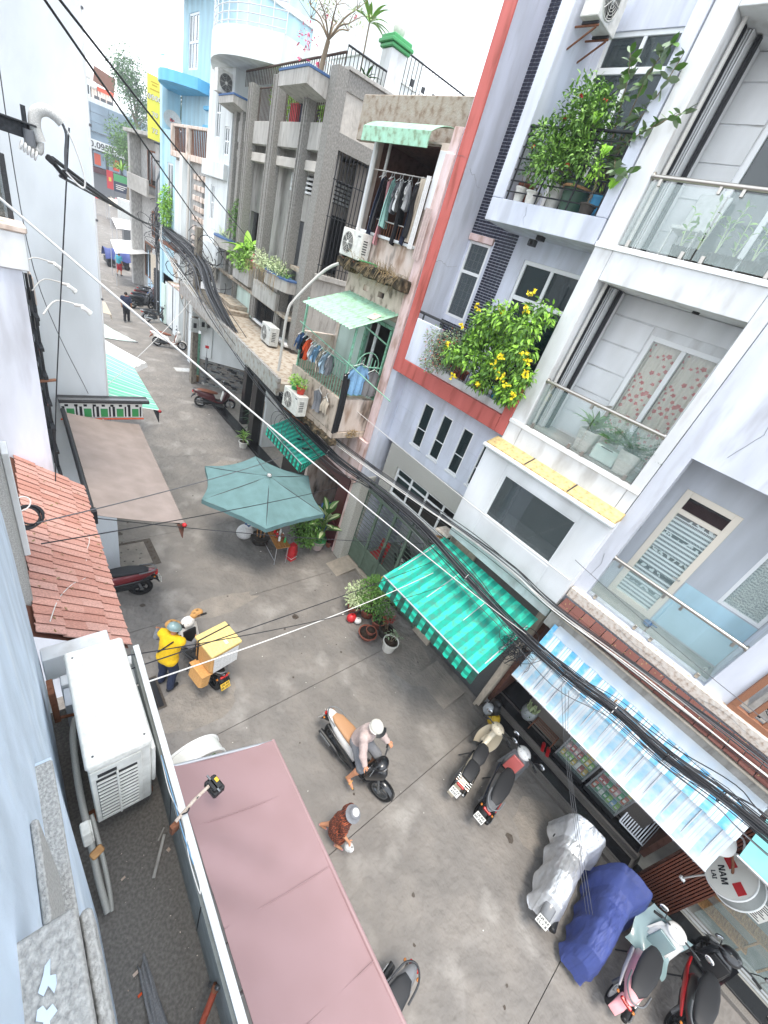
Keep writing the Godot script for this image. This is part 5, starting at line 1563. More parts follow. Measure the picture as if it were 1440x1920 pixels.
	var gh:=T("grey_flats","old grey three-storey flats with a laundry balcony","house",V(10.5,0,-38))
	B(gh,"wall","far_grey",9.1,12.5,0,9.6,-42.0,-35.0,0.02)
	B(gh,"roof","concrete_lt",8.2,12.6,9.6,9.8,-42.2,-34.8,0.02)
	for q in [[-38.5,-35.0]]:
		for yy in [6.4]:
			B(gh,"balcony_front","concrete_lt",8.2,8.35,yy,yy+0.95,-41.5,-36.5,0.02)
			B(gh,"balcony_floor","concrete_lt",8.35,9.1,yy,yy+0.12,-41.5,-36.5,0.02)
	B(gh,"pier","far_grey",8.6,9.1,0,9.6,-36.0,-35.2,0.02)
	B(gh,"pier","far_grey",8.4,9.1,0,9.6,-41.9,-41.4,0.02)
	for e in [[7.0,9.0,-39.5,-37.5],[1.0,3.4,-40.5,-37.0],[4.0,5.6,-38.6,-37.2]]:window(gh,9.06,e[0],e[1],e[2],e[3],"rusty","glass_dark",2,1,0.1)
	for e in [["cl_red",0.0,"red"],["cl_navy",0.35,"navy"],["cl_white",0.7,"white"]]:garment(e[2]+" shirt on a line at the grey flats' balcony",V(8.75,8.5,-36.2+e[1]),0.5,0.9,e[0],"shirt",PI/2,"washing at the grey flats")
	F=Transform3D.IDENTITY
	# houses along the other side seen over the cross street
	var cb:=T("shopping_building","long low commercial building with a blue-grey panel band","building",V(21,0,-113))
	B(cb,"ground_floor","grey_plastic",5,40,0,4.0,-116,-114,0.02)
	B(cb,"sign_band","far_white",5,40,7.6,9.0,-115.5,-113.4,0.02)
	B(cb,"lower_wall","paint_maroon",5,40,4.0,4.9,-115.8,-113.6,0.02)
	for i in 12:B(cb,"window","far_glass",8+i*2.4,9.9+i*2.4,5.0,7.4,-115.2,-113.9,0.02)
	for i in 12:
		for k in 3:B(cb,"panel","far_glass",6+i*2.8,8.75+i*2.8,10.2+k*1.35,11.5+k*1.35,-115,-113.7,0.02)
	B(cb,"dark_band","far_glass",5,40,9.0,10.1,-116,-114.2,0.02)
	B(cb,"body","far_white",5,40,0.0,15.0,-130,-116,0.02)
	text(cb,"sign_lettering","0.0950","ink",0.9,V(21.3,8.3,-113.38),Vector3.RIGHT,Vector3.UP,0.03)
	for e in [[20.6,1.1],[23.6,1.1]]:B(cb,"poster","cl_orange",e[0]-0.5,e[0]+0.5,5.3,7.0,-113.86,-113.8,0.01)
	var hb:=[["far_white",10.0,15.2,18.4,15.0],["far_grey",15.4,19.0,20.5,15.0],["far_white",19.2,23.2,18.6,15.0],["old_pale",23.4,27.0,17.4,15.0]]
	var hl:=["far pale flats with a turquoise balcony band","far grey flats under a rusty roof hoarding","far white flats behind the commercial building","far cream flats behind the leaning tree"]
	for i in 4:
		var e:Array=hb[i]
		var h:=T("far_flats",hl[i],"building",V((e[1]+e[2])*0.5,0,-134))
		B(h,"wall",e[0],e[1],e[2],0,e[3],-140,-131,0.03)
		B(h,"roof","rusty" if i==1 else "concrete_lt",e[1]-0.2,e[2]+0.2,e[3],e[3]+0.3,-140.2,-130.7,0.03)
		for k in 3:
			var w:=B(h,"window","glass_dark",e[1]+0.4+k*(e[2]-e[1])/3.2,e[1]+1.3+k*(e[2]-e[1])/3.2,e[3]-2.4,e[3]-1.0,-130.98,-130.9,0.02)
			B(w,"sill","far_white",e[1]+0.3+k*(e[2]-e[1])/3.2,e[1]+1.4+k*(e[2]-e[1])/3.2,e[3]-2.6,e[3]-2.45,-131.0,-130.8,0.02)
		B(h,"balcony_band","turquoise" if i % 2==0 else "concrete_lt",e[1],e[2],e[3]-3.6,e[3]-2.9,-131.0,-130.5,0.03)
	var bi:=T("roof_hoarding","rusty brown hoarding with an orange strip on the far roof","hoarding",V(23.2,18,-118))
	BR(bi,"board","rusty",V(23.2,18.3,-118),V(3.4,2.2,0.2),V(0,0.15,-0.15))
	B(bi,"orange_strip","cl_orange",22.0,24.6,16.4,17.0,-118.1,-117.9,0.01)
	for q in [22.0,24.4]:B(bi,"post","dark_steel",q-0.06,q+0.06,15.0,17.4,-118.2,-118.06,0.0)
	# signs by the cross street
	var sg:=T("street_sign","green and navy advertising board on a steel frame","sign",V(23.5,0,-108))
	B(sg,"green_board","green_plastic",21.9,24.3,3.9,5.0,-108.05,-107.95,0.02)
	B(sg,"navy_board","cl_navy",21.9,24.3,2.3,3.85,-108.05,-107.95,0.02)
	for k in 3:B(sg,"print_line","paper",22.2,24.0-k*0.3,3.3-k*0.3,3.42-k*0.3,-107.94,-107.92,0.0)
	for q in [22.0,24.2]:B(sg,"post","grey_steel",q-0.05,q+0.05,0,5.0,-108.2,-108.1,0.0)
	var rs:=T("street_sign","tall red advertising board beside the green one","sign",V(21.3,0,-108))
	B(rs,"board","red_plastic",20.8,21.8,2.4,5.2,-108.02,-107.9,0.02)
	B(rs,"mark","plate_yellow",21.1,21.5,3.6,4.2,-107.9,-107.88,0.0)
	B(rs,"post","grey_steel",21.25,21.35,0,2.4,-108.0,-107.9,0.0)
	for i in 5:
		var ru:=T("market_umbrella","small round red umbrella over a pavement stall","umbrella",V(14.6+i*1.25,0,-84+i*1.6),0.0,"red stall umbrellas at the alley's mouth")
		var ug:=G.new()
		ug.lathe([[0.75,2.1],[0.7,2.16],[0.35,2.4],[0.0,2.5]],10,V(14.6+i*1.25,0,-84+i*1.6))
		put(ru,"cloth",ug.mesh(),"paint_brightred")
		put(ru,"pole",tubem([V(14.6+i*1.25,0,-84+i*1.6),V(14.6+i*1.25,2.45,-84+i*1.6)],0.03,6),"alu")
	# stalls and covers along the alley
	var tarp:=func(label,pts:Array,m,poles:=true):
		var t:=T("stall_tarp",label,"tarp",(pts[0]+pts[2])*0.5*V(1,0,1))
		var q:=G.new()
		q.grid(func(u,v):return (pts[0].lerp(pts[1],u)).lerp(pts[3].lerp(pts[2],u),v)+V(0,-0.12*sin(u*PI)*sin(v*PI)+0.03*sin(u*14.0),0),10,6,0.01)
		put(t,"sheet",q.mesh(),m)
		if poles:
			for k in 4:put(t,"pole",tubem([pts[k],V(pts[k].x,0,pts[k].z)],0.025,6),"alu")
	tarp.call("white tarp stretched over a fruit stall by the pole",[V(8.3,2.55,-43),V(13.0,3.1,-45.5),V(11.4,2.9,-39.5),V(7.9,2.2,-39.5)],"paint_white")
	tarp.call("off-white tarp behind the fruit stall",[V(11.4,2.6,-58),V(16.0,3.0,-60),V(14.3,2.9,-53),V(10.6,2.4,-52)],"cl_white")
	tarp.call("cream tarp over a stall near the cross street",[V(15.5,2.6,-82),V(20.0,3.0,-84),V(18.0,2.8,-74),V(14.0,2.5,-72)],"cream_cloth")
	var bxs:=T("kiosk","pale metal kiosk box hanging out from the grey flats","kiosk",V(14.2,2.6,-62))
	B(bxs,"shell","meter_box",12.9,15.2,2.3,4.3,-62.5,-61,0.03)
	B(bxs,"seam","grey_steel",14.3,14.34,2.3,4.3,-61.0,-60.97,0.0)
	B(bxs,"base","grey_steel",13.2,15.0,0.0,2.3,-62.3,-61.4,0.02)
	var bc:=T("covered_cart","cart under a shiny blue tarp beside the stall","cart",V(9.3,0,-47))
	var bcg:=G.new()
	bcg.grid(func(u,v):return V(lerpf(8.5,10.4,u),1.35-pow(absf(v*2-1),3.0)*0.7+0.05*sin(u*15.0+v*5.0),lerpf(-47.9,-46.2,v)),16,12,0.01)
	put(bc,"cover",bcg.mesh(),"blue_cover")
	B(bc,"frame","dark_steel",8.6,10.3,0.25,0.65,-47.7,-46.4,0.02)
	for q in [8.8,10.1]:put(bc,"wheel",tubem([V(q,0.22,-46.35),V(q,0.22,-46.25)],0.22,14),"rubber")
	var cr:=T("crate_stack","low blue plastic crate beside parked motorbikes","crate",V(9.9,0,-36.5))
	B(cr,"crate_body","blue_plastic",9.3,10.9,0.0,0.5,-37.0,-36.0,0.03)
	for k in 3:B(cr,"rib","blue_plastic",9.28,10.92,0.08+k*0.15,0.13+k*0.15,-37.02,-35.98,0.01)
	var hg:=T("hanging_sheet","cream and blue sheets hung beside the utility pole","cloth",V(10.2,0,-38.5))
	put(hg,"sheet",pleats(10.15,0.4,2.9,-40.2,-38.0,0.08,3.0,0.01),"cl_sky")
	put(hg,"sheet",pleats(9.9,1.0,3.0,-38.2,-36.6,0.08,2.0,0.01),"cream_cloth")
	# roller shutter house and low roofs by the poles
	var rsx:=T("shutter_house","dark roller-shutter house front behind the poles","house",V(9.4,0,-32.6))
	B(rsx,"shutter","black_iron",9.0,9.1,0.05,2.7,-34.0,-32.0,0.0)
	for k in 16:B(rsx,"shutter_slat","black_iron",8.97,9.0,0.1+k*0.16,0.22+k*0.16,-34.0,-32.0,0.01)
	B(rsx,"door","mint_wall",8.7,8.8,0.05,2.4,-31.3,-30.6,0.01)
	B(rsx,"wall","far_white",8.8,9.0,0,3.0,-31.9,-23.7,0.01)
	var lr:=T("low_roof","pale terracotta low roof between the white house and the pole","roof",V(8.3,3.9,-22))
	for i in 7:B(lr,"roof_sheet","pink_wall" if i % 2 else "terrace",6.95,8.28,3.78+0.008*(i % 2),3.86+0.008*(i % 2),-24.0+i*0.5,-23.51+i*0.5,0.01)
	B(lr,"wall","far_white",8.0,8.28,0,3.78,-24.0,-21.2,0.01)
	# trees over the roofs
	tree("street_tree","large leaning tree rising above the yellow banner",V(24.5,0,-104),21.0,V(4.5,5.0,4.5),14,"leaf_a")
	tree("street_tree","broad green tree standing by the cross street",V(22.0,0,-100),12.5,V(4.0,4.0,4.0),11,"leaf_b")
	tree("street_tree","dark pointed tree behind the blue house",V(26.5,0,-88),18.5,V(2.0,3.6,2.0),7,"leaf_dark")
	tree("street_tree","narrow dark tree beside the pointed one behind the blue house",V(29.5,0,-90),20.5,V(1.8,3.8,1.8),7,"leaf_dark")
	tree("street_tree","distant tree top over the far flats",V(17.5,0,-142),21.5,V(4.0,3.0,3.0),7,"leaf_dark")
	# parked bikes at the far street: too small to show parts
	for i in 7:
		var mbk:=T("far_motorbike",["red","black","white","blue","grey","cream","pink"][i]+" motorbike parked in a row at the far street","motorbike",V(18.2+i*0.8,0,-112),0.0,"motorbikes at the far street")
		var mg:=G.new()
		mg.loft([[-0.8,0.55,0.12,0.12,2.0],[-0.3,0.65,0.2,0.16,2.2],[0.2,0.45,0.14,0.14,2.2],[0.5,0.75,0.28,0.14,2.2],[0.75,0.9,0.1,0.1,2.0]],8)
		for q in [-0.62,0.62]:mg.tube([V(q,0.3,-0.05),V(q,0.3,0.05)],0.29,12)
		put(mbk,"body",mg.mesh(),["paint_red","paint_black","paint_white","cl_blue","paint_grey","paint_beige","paint_pink"][i],Transform3D(Basis(Vector3.UP,PI/2),V(18.2+i*0.8,0,-112)))
# trunk with limbs, crown of many small leaf clumps
func tree(n,label,at:Vector3,h:float,cr:Vector3,clumps:int,m):
	var t:=T(n,label,"tree",at)
	var tg:=G.new()
	var top:=at+V(cr.x*0.1,h-cr.y*1.1,0)
	tg.tube(spline([at,at.lerp(top,0.5)+V(0.3,0,0.2),top],4),0.32,8,0.5)
	var cs:=[]
	for i in clumps:
		var d:=V(rng.randf_range(-1,1),rng.randf_range(-0.9,1),rng.randf_range(-1,1))
		d=d.normalized()*pow(rng.randf(),0.5)
		cs.append(top+V(0,cr.y*0.3,0)+d*cr*0.85)
		tg.tube([top-V(0,rng.randf()*h*0.2,0),cs[i]],0.10,5,0.3)
	put(t,"trunk",tg.mesh(),"stem")
	var lg:=G.new()
	for c in cs:leaf_cloud(lg,c,cr*rng.randf_range(0.28,0.5),330,0.42)
	var cm:=put(t,"crown",lg.mesh(),m)
# many small bent leaves spread through an ellipsoid
func leaf_cloud(g:G,c:Vector3,r:Vector3,n:int,s:float,droop:=0.0):
	for i in n:
		var d:=V(rng.randfn(),rng.randfn(),rng.randfn()).normalized()*pow(rng.randf(),0.45)
		var p:=c+d*r
		var dir:=(d+V(rng.randfn(),rng.randfn()-droop,rng.randfn())*0.6).normalized()
		leaf(g,p,dir,s*rng.randf_range(0.6,1.2),0.42)
# one folded leaf of four triangles
func leaf(g:G,p:Vector3,dir:Vector3,l:float,w:=0.4,fold:=0.15):
	var side:=dir.cross(Vector3.UP)
	if side.length()<0.1:side=dir.cross(Vector3.RIGHT)
	side=side.normalized().rotated(dir,rng.randf_range(-0.9,0.9))
	var nrm:=side.cross(dir)
	var m1:=p+dir*l*0.32-nrm*l*fold*0.2
	var m2:=p+dir*l*0.68-nrm*l*fold*0.5
	var c:=p+dir*l-nrm*l*fold*1.6
	var h:=side*l*w*0.5
	for s in [1.0,-1.0]:
		var b1:Vector3=m1+h*s*0.92+nrm*l*fold*0.6
		var b2:Vector3=m2+h*s*0.78+nrm*l*fold*0.3
		g.face([p,b1,m1]); g.face([b1,b2,m2,m1]); g.face([b2,c,m2])
func build_near_side():
	# the house the picture is taken from: light blue wall running away, ledge with parapet
	var t:=T("blue_wall_house","light blue rendered house wall beside the ledge","house",V(-0.2,0,-1.2))
	var g:=G.new()
	var nz:=FastNoiseLite.new()
	nz.seed=8
	nz.frequency=2.2
	g.grid(func(u,v):return V(-0.114+0.006*nz.get_noise_2d(u*3.6,v*9.0),lerpf(0.0,9.6,v),lerpf(1.2,-2.83,u)),40,60)
	put(t,"render_coat",g.mesh(),"light_blue")
	B(t,"wall","light_blue",-0.50,-0.125,0.0,9.6,-2.83,1.2,0.0)
	# lower plinth with a bare cement top, rough concrete sill below the window
	B(t,"plinth","light_blue",-0.124,-0.072,4.0,6.43,-1.0,1.2,0.004)
	B(t,"bare_cement","rough_cement",-0.122,-0.070,6.43,6.45,-0.98,1.2,0.006)
	B(t,"cement_patch","rough_cement",-0.112,-0.096,6.46,6.86,-0.62,-0.40,0.01)
	B(t,"concrete_sill","rough_cement",-0.20,-0.042,7.10,7.20,-0.30,0.5,0.006)
	B(t,"sill_edge","rough_cement",-0.0415,-0.024,7.06,7.17,-0.295,0.5,0.006)
	for e in [[-0.085,-0.23,0.4],[-0.092,-0.19,0.1],[-0.088,-0.155,0.9]]:paint_flake(t,V(e[0],7.203,e[1]),e[2])
	F=Transform3D(Basis(Vector3.UP,-0.045),Vector3.ZERO)
	var l:=T("ledge","dirty concrete ledge with a grey-lined parapet","ledge",V(0.15,0,-0.8))
	B(l,"slab","ledge_floor",-0.3,0.42,4.26,4.40,-2.5,1.2,0.005)
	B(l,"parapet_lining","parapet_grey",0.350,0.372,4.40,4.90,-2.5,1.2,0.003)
	B(l,"parapet","white_wall",0.373,0.402,4.20,4.93,-2.5,1.2,0.006)
	B(l,"parapet_cap","white_wall",0.366,0.408,4.931,4.945,-2.5,1.2,0.003)
	for z in [-1.25,-0.62,0.0]:put(l,"lining_joint",tubem([V(0.349,4.41,z),V(0.349,4.90,z)],0.004,5),"dark_steel")
	put(l,"brace",tubem([V(0.345,4.42,-0.35),V(0.34,4.80,-0.28)],0.012,6),"grey_steel")
	put(l,"brace",tubem([V(0.345,4.42,0.02),V(0.34,4.78,0.10)],0.012,6),"grey_steel")
	put(l,"end_block",bxm(V(0.5,0.3,0.1),0.01),"white_wall",xfm(V(0.12,4.6,-2.52)))
	B(l,"end_panel","grey_wall",-0.12,0.36,4.4,4.72,-2.46,-2.3,0.004)
	# rubbish on the ledge
	var rb:=T("litter","bits of cement, leaves and plastic scattered on the ledge","litter",Vector3.ZERO,0.0,"","stuff")
	var rg:=G.new()
	for i in 70:
		var s:=rng.randf_range(0.001,0.005) if i % 11 else rng.randf_range(0.01,0.025)
		rg.box(V(rng.randf_range(-0.05,0.33),4.402+s*0.3,rng.randf_range(-1.3,0.5)),V(s,s*0.5,s*rng.randf_range(0.4,2.5)),Basis(Vector3.UP,rng.randf()*6.0))
	put(rb,"scraps",rg.mesh(),"old_pale")
	var rl:=G.new()
	for i in 14:rl.box(V(rng.randf_range(0.0,0.06),4.41,rng.randf_range(-0.55,0.1)),V(0.012,0.005,0.022),Basis.from_euler(V(0.3,rng.randf()*6.0,0.2)))
	put(rb,"dead_leaves",rl.mesh(),"cl_orange")
	var sh:=T("torn_sheet","torn grey plastic sheet lying on the ledge","sheet",V(0.08,4.4,-0.3))
	var sg:=G.new()
	sg.grid(func(u,v):return V(lerpf(0.03,0.15,u)*(0.35+0.65*v)+0.02,4.408+0.018*absf(sin(u*9.0+v*4.0))+0.006*sin(v*21.0+u*5.0),lerpf(-0.66,0.12,v)+0.03*sin(u*5.0)),12,26,0.002)
	put(sh,"film",sg.mesh(),"grey_cloth")
	var st:=T("wood_strip","broken grey strip of wood lying by the air conditioner","strip",V(0.24,4.4,-1.15))
	BR(st,"strip","concrete_lt",V(0.25,4.415,-1.12),V(0.02,0.015,0.24),V(0,-0.5,0),0.003)
	BR(st,"splinter","concrete_lt",V(0.29,4.41,-1.24),V(0.01,0.01,0.08),V(0,-0.7,0),0.002)
	var pp:=T("rusty_pipe","rust-red steel pipe propped across the ledge","pipe",V(0.2,4.45,0.0))
	put(pp,"tube",tubem([V(0.02,4.43,-0.02),V(0.345,4.72,-0.30)],0.017,10),"pipe_rust")
	put(pp,"end_collar",tubem([V(0.33,4.707,-0.288),V(0.347,4.722,-0.302)],0.021,10),"rusty")
	F=Transform3D.IDENTITY
	# the big air conditioner on the ledge
	var ac:=T("air_conditioner","large white air conditioner with dusty top and louvred end on the ledge","air conditioner",V(0.18,4.6,-1.83))
	F=Transform3D(Basis(Vector3.UP,-0.02),V(0.195,4.62,-1.83))
	B(ac,"casing","ac_white",-0.165,0.155,0.0,0.72,-0.42,0.405,0.012)
	B(ac,"top_lid","ac_dirty",-0.175,0.165,0.72,0.78,-0.43,0.415,0.022)
	B(ac,"service_cover","ac_white",0.156,0.185,0.18,0.62,-0.1,0.39,0.012)
	B(ac,"end_frame","ac_white",-0.16,0.10,0.03,0.70,0.405,0.415,0.004)
	B(ac,"end_dark","ac_dark",-0.135,0.075,0.06,0.60,0.4155,0.417,0.0)
	B(ac,"end_handle","ac_dark",-0.125,-0.03,0.625,0.66,0.4155,0.418,0.004)
	for i in 12:
		for s in 2:B(ac,"louvre","ac_white",-0.134+s*0.108,-0.032+s*0.108,0.075+i*0.044,0.092+i*0.044,0.417,0.428,0.003)
	B(ac,"louvre_post","ac_white",-0.036,-0.024,0.05,0.62,0.417,0.430,0.003)
	for e in [[-0.13,0.36],[0.13,0.36],[-0.13,-0.36]]:put(ac,"screw",tubem([V(e[0],0.779,e[1]),V(e[0],0.783,e[1])],0.006,8),"grey_steel")
	for s in [-1,1]:B(ac,"foot","rusty",-0.2,0.17,-0.06,0.0,s*0.33-0.03,s*0.33+0.03,0.004)
	F=Transform3D.IDENTITY
	var ip:=T("insulated_pipe","taped grey refrigerant pipe running down the wall behind the air conditioner","pipe",V(-0.02,4.6,-1.3))
	put(ip,"pipe",tubem(spline([V(0.02,5.0,-2.0),V(-0.01,5.02,-1.85),V(-0.03,4.9,-1.6),V(-0.03,4.7,-1.35),V(-0.03,4.55,-1.15),V(-0.02,4.45,-0.98)],5),0.019,10),"foil")
	put(ip,"pipe",tubem(spline([V(0.0,4.75,-1.45),V(0.01,4.62,-1.25),V(0.01,4.5,-1.08),V(0.0,4.43,-0.98)],5),0.013,8),"foil")
	var jb:=T("junction_box","small translucent plastic box fixed to the blue wall","box",V(-0.05,4.95,-1.2))
	B(jb,"case","pot_white",-0.062,-0.015,4.86,5.03,-1.32,-1.24,0.008)
	B(jb,"lid","pot_white",-0.016,-0.008,4.87,5.02,-1.315,-1.245,0.004)
	BR(jb,"foam","ply",V(-0.01,4.82,-1.2),V(0.07,0.03,0.05),V(0.3,0.4,0.2),0.01)
	var br:=T("wall_bracket","brown rusted steel bracket behind the air conditioner","bracket",V(-0.06,5.1,-2.1))
	B(br,"plate","rusty",-0.085,-0.05,4.9,5.25,-2.2,-2.08,0.004)
	put(br,"arm",tubem([V(-0.05,4.92,-2.1),V(0.1,4.9,-2.08)],0.012,6),"rusty")
	# flood lamp on a rusty arm
	var fl:=T("flood_lamp","black flood lamp on a rusty arm over the pink awning","lamp",V(0.5,4.9,-1.1))
	put(fl,"arm",tubem([V(0.38,4.98,-1.06),V(0.50,5.02,-1.10),V(0.62,5.04,-1.13)],0.011,8),"rust_white")
	put(fl,"clamp",bxm(V(0.05,0.10,0.03),0.004),"rusty",xfm(V(0.37,4.93,-1.05),V(0,0.3,0)))
	put(fl,"wire_wrap",tubem(spline([V(0.42,5.0,-1.07),V(0.45,5.02,-1.06),V(0.48,5.0,-1.10),V(0.52,5.03,-1.10),V(0.56,5.02,-1.12)],4),0.005,5),"wire_black")
	var fb:=BR(fl,"lamp_case","black_plastic",V(0.635,5.01,-1.115),V(0.085,0.05,0.12),V(0,0.25,0),0.01)
	BR(fb,"heat_sink","black_plastic",V(0.635,5.045,-1.115),V(0.06,0.02,0.08),V(0,0.25,0),0.004)
	BR(fb,"sticker","yellow_plastic",V(0.652,5.058,-1.13),V(0.02,0.003,0.03),V(0,0.25,0),0.0)
	BR(fb,"yoke","grey_steel",V(0.628,5.05,-1.12),V(0.012,0.01,0.14),V(0,0.25,0),0.002)
	var wl:=T("loose_wire","thin white and blue wires looped along the parapet cap","wire",V(0.4,4.95,-0.9))
	put(wl,"strand",tubem(spline([V(0.42,4.95,-1.5),V(0.40,4.96,-1.25),V(0.42,4.955,-1.05),V(0.39,4.96,-0.85),V(0.385,4.955,-0.66),V(0.40,4.955,-0.70),V(0.405,4.955,-0.85)],4),0.003,5),"wire_white")
	put(wl,"strand",tubem(spline([V(0.42,4.96,-1.5),V(0.41,4.965,-1.2),V(0.40,4.96,-1.0),V(0.40,4.965,-0.8)],4),0.003,5),"cl_blue")
	var rs:=T("round_sign","round white drum sign with red lettering by the pink awning","sign",V(0.75,4.3,-1.7))
	round_sign(rs,V(0.70,4.14,-1.66),Vector3(0.10,0.0,0.99).normalized(),0.27,0.14,[["TÙNG","red_ink",0.40,0.08,0.20],["cafe","leaf_b",0.26,0.25,0.62]],[])
	put(rs,"bracket",tubem([V(0.44,4.3,-1.68),V(0.55,4.25,-1.68)],0.015,6),"grey_steel")
	# tiled lean-to roof: every tile its own piece
	var tr:=T("tiled_roof","terracotta tiled lean-to roof under the blue wall","roof",V(0.25,4.4,-4.2))
	var e0:=V(0.515,4.46,-2.86)
	var ex:=V(0.09,0,-2.80)       # along the eave
	var ey:=V(-0.60,0.50,0.0)     # up the slope
	var rows:=27
	var variants:=[]
	for k in 3:
		var tg:=G.new()
		var lx:=ex.length()/rows*1.03
		tg.grid(func(u,v):return V(lerpf(-0.5,0.5,u)*lx,0.012*smoothstep(0.02,0.5,u)+0.004*sin(u*7.0+k)+0.010*(1.0-v),v*0.222),10,2,0.010)
		variants.append(tg.mesh())
	var axis:=ex.normalized()
	var upv:=ey.normalized()
	var tb:=Basis(-axis,upv.cross(-axis).normalized(),upv)
	for r in rows:
		for c in 4:
			var at:=e0+ex*((r+0.5)/rows)+ey.normalized()*(c*0.198-0.01)+V(0,0.006*(c % 2)+rng.randf_range(-0.001,0.002),0)+axis*(0.008 if c % 2 else 0.0)
			put(tr,"roof_tile",variants[(r*5+c*3) % 3],["roof_tile","roof_tile_b","roof_tile_c"][rng.randi() % 3],Transform3D(tb.rotated(tb.y.normalized(),rng.randf_range(-0.02,0.02)),at+upv*rng.randf_range(-0.008,0.006)))
	var ug:=G.new()
	ug.face([e0+V(0,-0.03,0),e0+ex+V(0,-0.03,0),e0+ex+ey*1.1+V(0,-0.03,0),e0+ey*1.1+V(0,-0.03,0)])
	put(tr,"underlay",ug.mesh(),"brown_room")
	B(tr,"end_flashing","white_wall",-0.10,0.36,4.52,4.80,-2.86,-2.72,0.01)
	var dl:=G.new()
	for i in 40:
		var q:=e0+ex*rng.randf()+ey*rng.randf()
		dl.box(q+V(0.01,0.035,0),V(0.012,0.004,0.03),Basis.from_euler(V(0,rng.randf()*6.0,0.7)))
	put(tr,"debris",dl.mesh(),"leaf_dry").set_meta("kind","stuff")
	var rc:=T("ridge_mortar","crumbling white mortar strip where the tiled roof meets the wall","mortar",V(0.2,4.7,-5.65))
	var rm:=G.new()
	for i in 9:rm.box(V(0.0+i*0.055,4.90-i*0.040+0.01*sin(i*2.0),-5.60),V(0.075,0.05,0.10+0.02*sin(i*1.7)),Basis.from_euler(V(0.1*sin(i),0.2*cos(i*2.0),-0.65)),0.014)
	put(rc,"mortar",rm.mesh(),"ridge_cement")
	put(rc,"flashing",bxm(V(0.62,0.012,0.05),0.002),"roof_tile_b",xfm(V(0.22,4.725,-5.52),V(0,0,-0.65)))
	var lw:=T("loose_wire","thin white wire trailing over the roof tiles","wire",V(0.3,4.6,-4.0))
	put(lw,"strand",tubem(spline([V(0.0,4.98,-2.95),V(0.09,4.86,-3.3),V(0.22,4.76,-3.55),V(0.36,4.64,-3.75),V(0.40,4.62,-4.1),V(0.48,4.56,-4.4),V(0.50,4.52,-4.8),V(0.55,4.5,-5.3)],5),0.004,5),"wire_white")
	# neighbour: side wall, rough pier, recessed front
	var n:=T("pale_house","pale rendered neighbour house wall beyond the tiled roof","house",V(0.0,0,-6.5))
	wallz(n,"side_wall","pale_wall",-5.80,-5.66,0.0,7.10,-1.6,0.34)
	wallz(n,"upper_wall","old_pale",-6.2,-6.0,7.2,8.6,-1.6,0.30)
	B(n,"white_box","white_wall",0.10,0.40,7.02,7.34,-5.9,-5.62,0.01)
	B(n,"white_box_top","old_pale",0.08,0.42,7.34,7.40,-5.92,-5.60,0.015)
	B(n,"window_frame","dark_steel",0.32,0.36,7.2,7.9,-5.98,-5.94,0.004)
	B(n,"window_pane","glass_grey",-0.3,0.32,7.2,8.2,-5.97,-5.96,0.0)
	B(n,"rough_pier","rough_cement",-0.8,-0.075,4.9,7.2,-3.75,-3.2,0.02)
	B(n,"pier_edge","white_wall",-0.074,-0.03,5.2,6.2,-3.75,-3.55,0.008)
	B(n,"recess_wall","grey_wall",-0.6,0.40,0,9.0,-8.5,-8.44,0.0)
	B(n,"recess_side","grey_wall",0.14,0.20,3.0,7.0,-8.44,-5.85,0.0)
	for i in 5:B(n,"shutter_post","dark_steel",0.41,0.435,4.3,6.9-i*0.1,-6.1-i*0.5,-6.07-i*0.5,0.004)
	for i in 7:B(n,"shutter_rail","dark_steel",0.40,0.44,4.5+i*0.33,4.54+i*0.33,-8.4,-5.9,0.004)
	for i in 8:BR(n,"sign_edge",["old_pale","dark_steel","white_wall","red_paint"][i % 4],V(0.455+0.006*i,6.7-i*0.27,-6.5-i*0.16),V(0.012,0.28,0.5),V(0.05,0,0.02))
	put(n,"strut",tubem([V(0.26,5.75,-6.0),V(0.52,5.77,-6.05)],0.018,6),"brown_bar")
	# tall white side wall further on
	var w:=T("white_wall_house","tall plain white house wall at the bend of the alley","house",V(1.0,0,-9.5))
	var wg:=G.new()
	wg.grid(func(u,v):return V(lerpf(-0.4,1.47,u),lerpf(0.0,15.0,v),-8.5),12,40)
	put(w,"side_wall",wg.mesh(),"cool_white")
	B(w,"street_wall","cool_white",1.20,1.468,0,15.0,-12.5,-8.52,0.0)
	B(w,"edge_bead","white_wall",1.45,1.475,4.2,15.0,-8.515,-8.48,0.006)
	for i in 5:put(w,"cable_clip",bxm(V(0.03,0.03,0.03),0.004),"wire_grey",xfm(V(1.475,6.2+i*1.1,-8.48)))
	var sb:=T("shop_sign","long sign board with green and black stripes under the white wall","sign",V(1.4,4.2,-8.35))
	B(sb,"top_slab","dark_steel",0.70,2.08,4.50,4.54,-8.46,-8.2,0.006)
	B(sb,"board","white_plastic",0.72,1.98,4.18,4.46,-8.36,-8.30,0.006)
	for i in 5:
		B(sb,"green_block","green_plastic",0.80+i*0.25,0.91+i*0.25,4.20,4.36,-8.299,-8.292,0.002)
		B(sb,"black_bar","ink",0.735+i*0.25,0.775+i*0.25,4.20,4.40,-8.299,-8.292,0.002)
		B(sb,"black_bar","ink",0.93+i*0.25,0.955+i*0.25,4.20,4.40,-8.299,-8.292,0.002)
	for i in 9:B(sb,"dark_dot","ink",0.78+i*0.135,0.83+i*0.135,4.40,4.44,-8.299,-8.293,0.002)
	put(sb,"orange_tube",tubem([V(0.70,4.165,-8.28),V(1.99,4.165,-8.28)],0.014,8),"cl_orange")
	B(sb,"grey_rail","grey_steel",0.7,2.08,4.545,4.56,-8.30,-8.22,0.003)
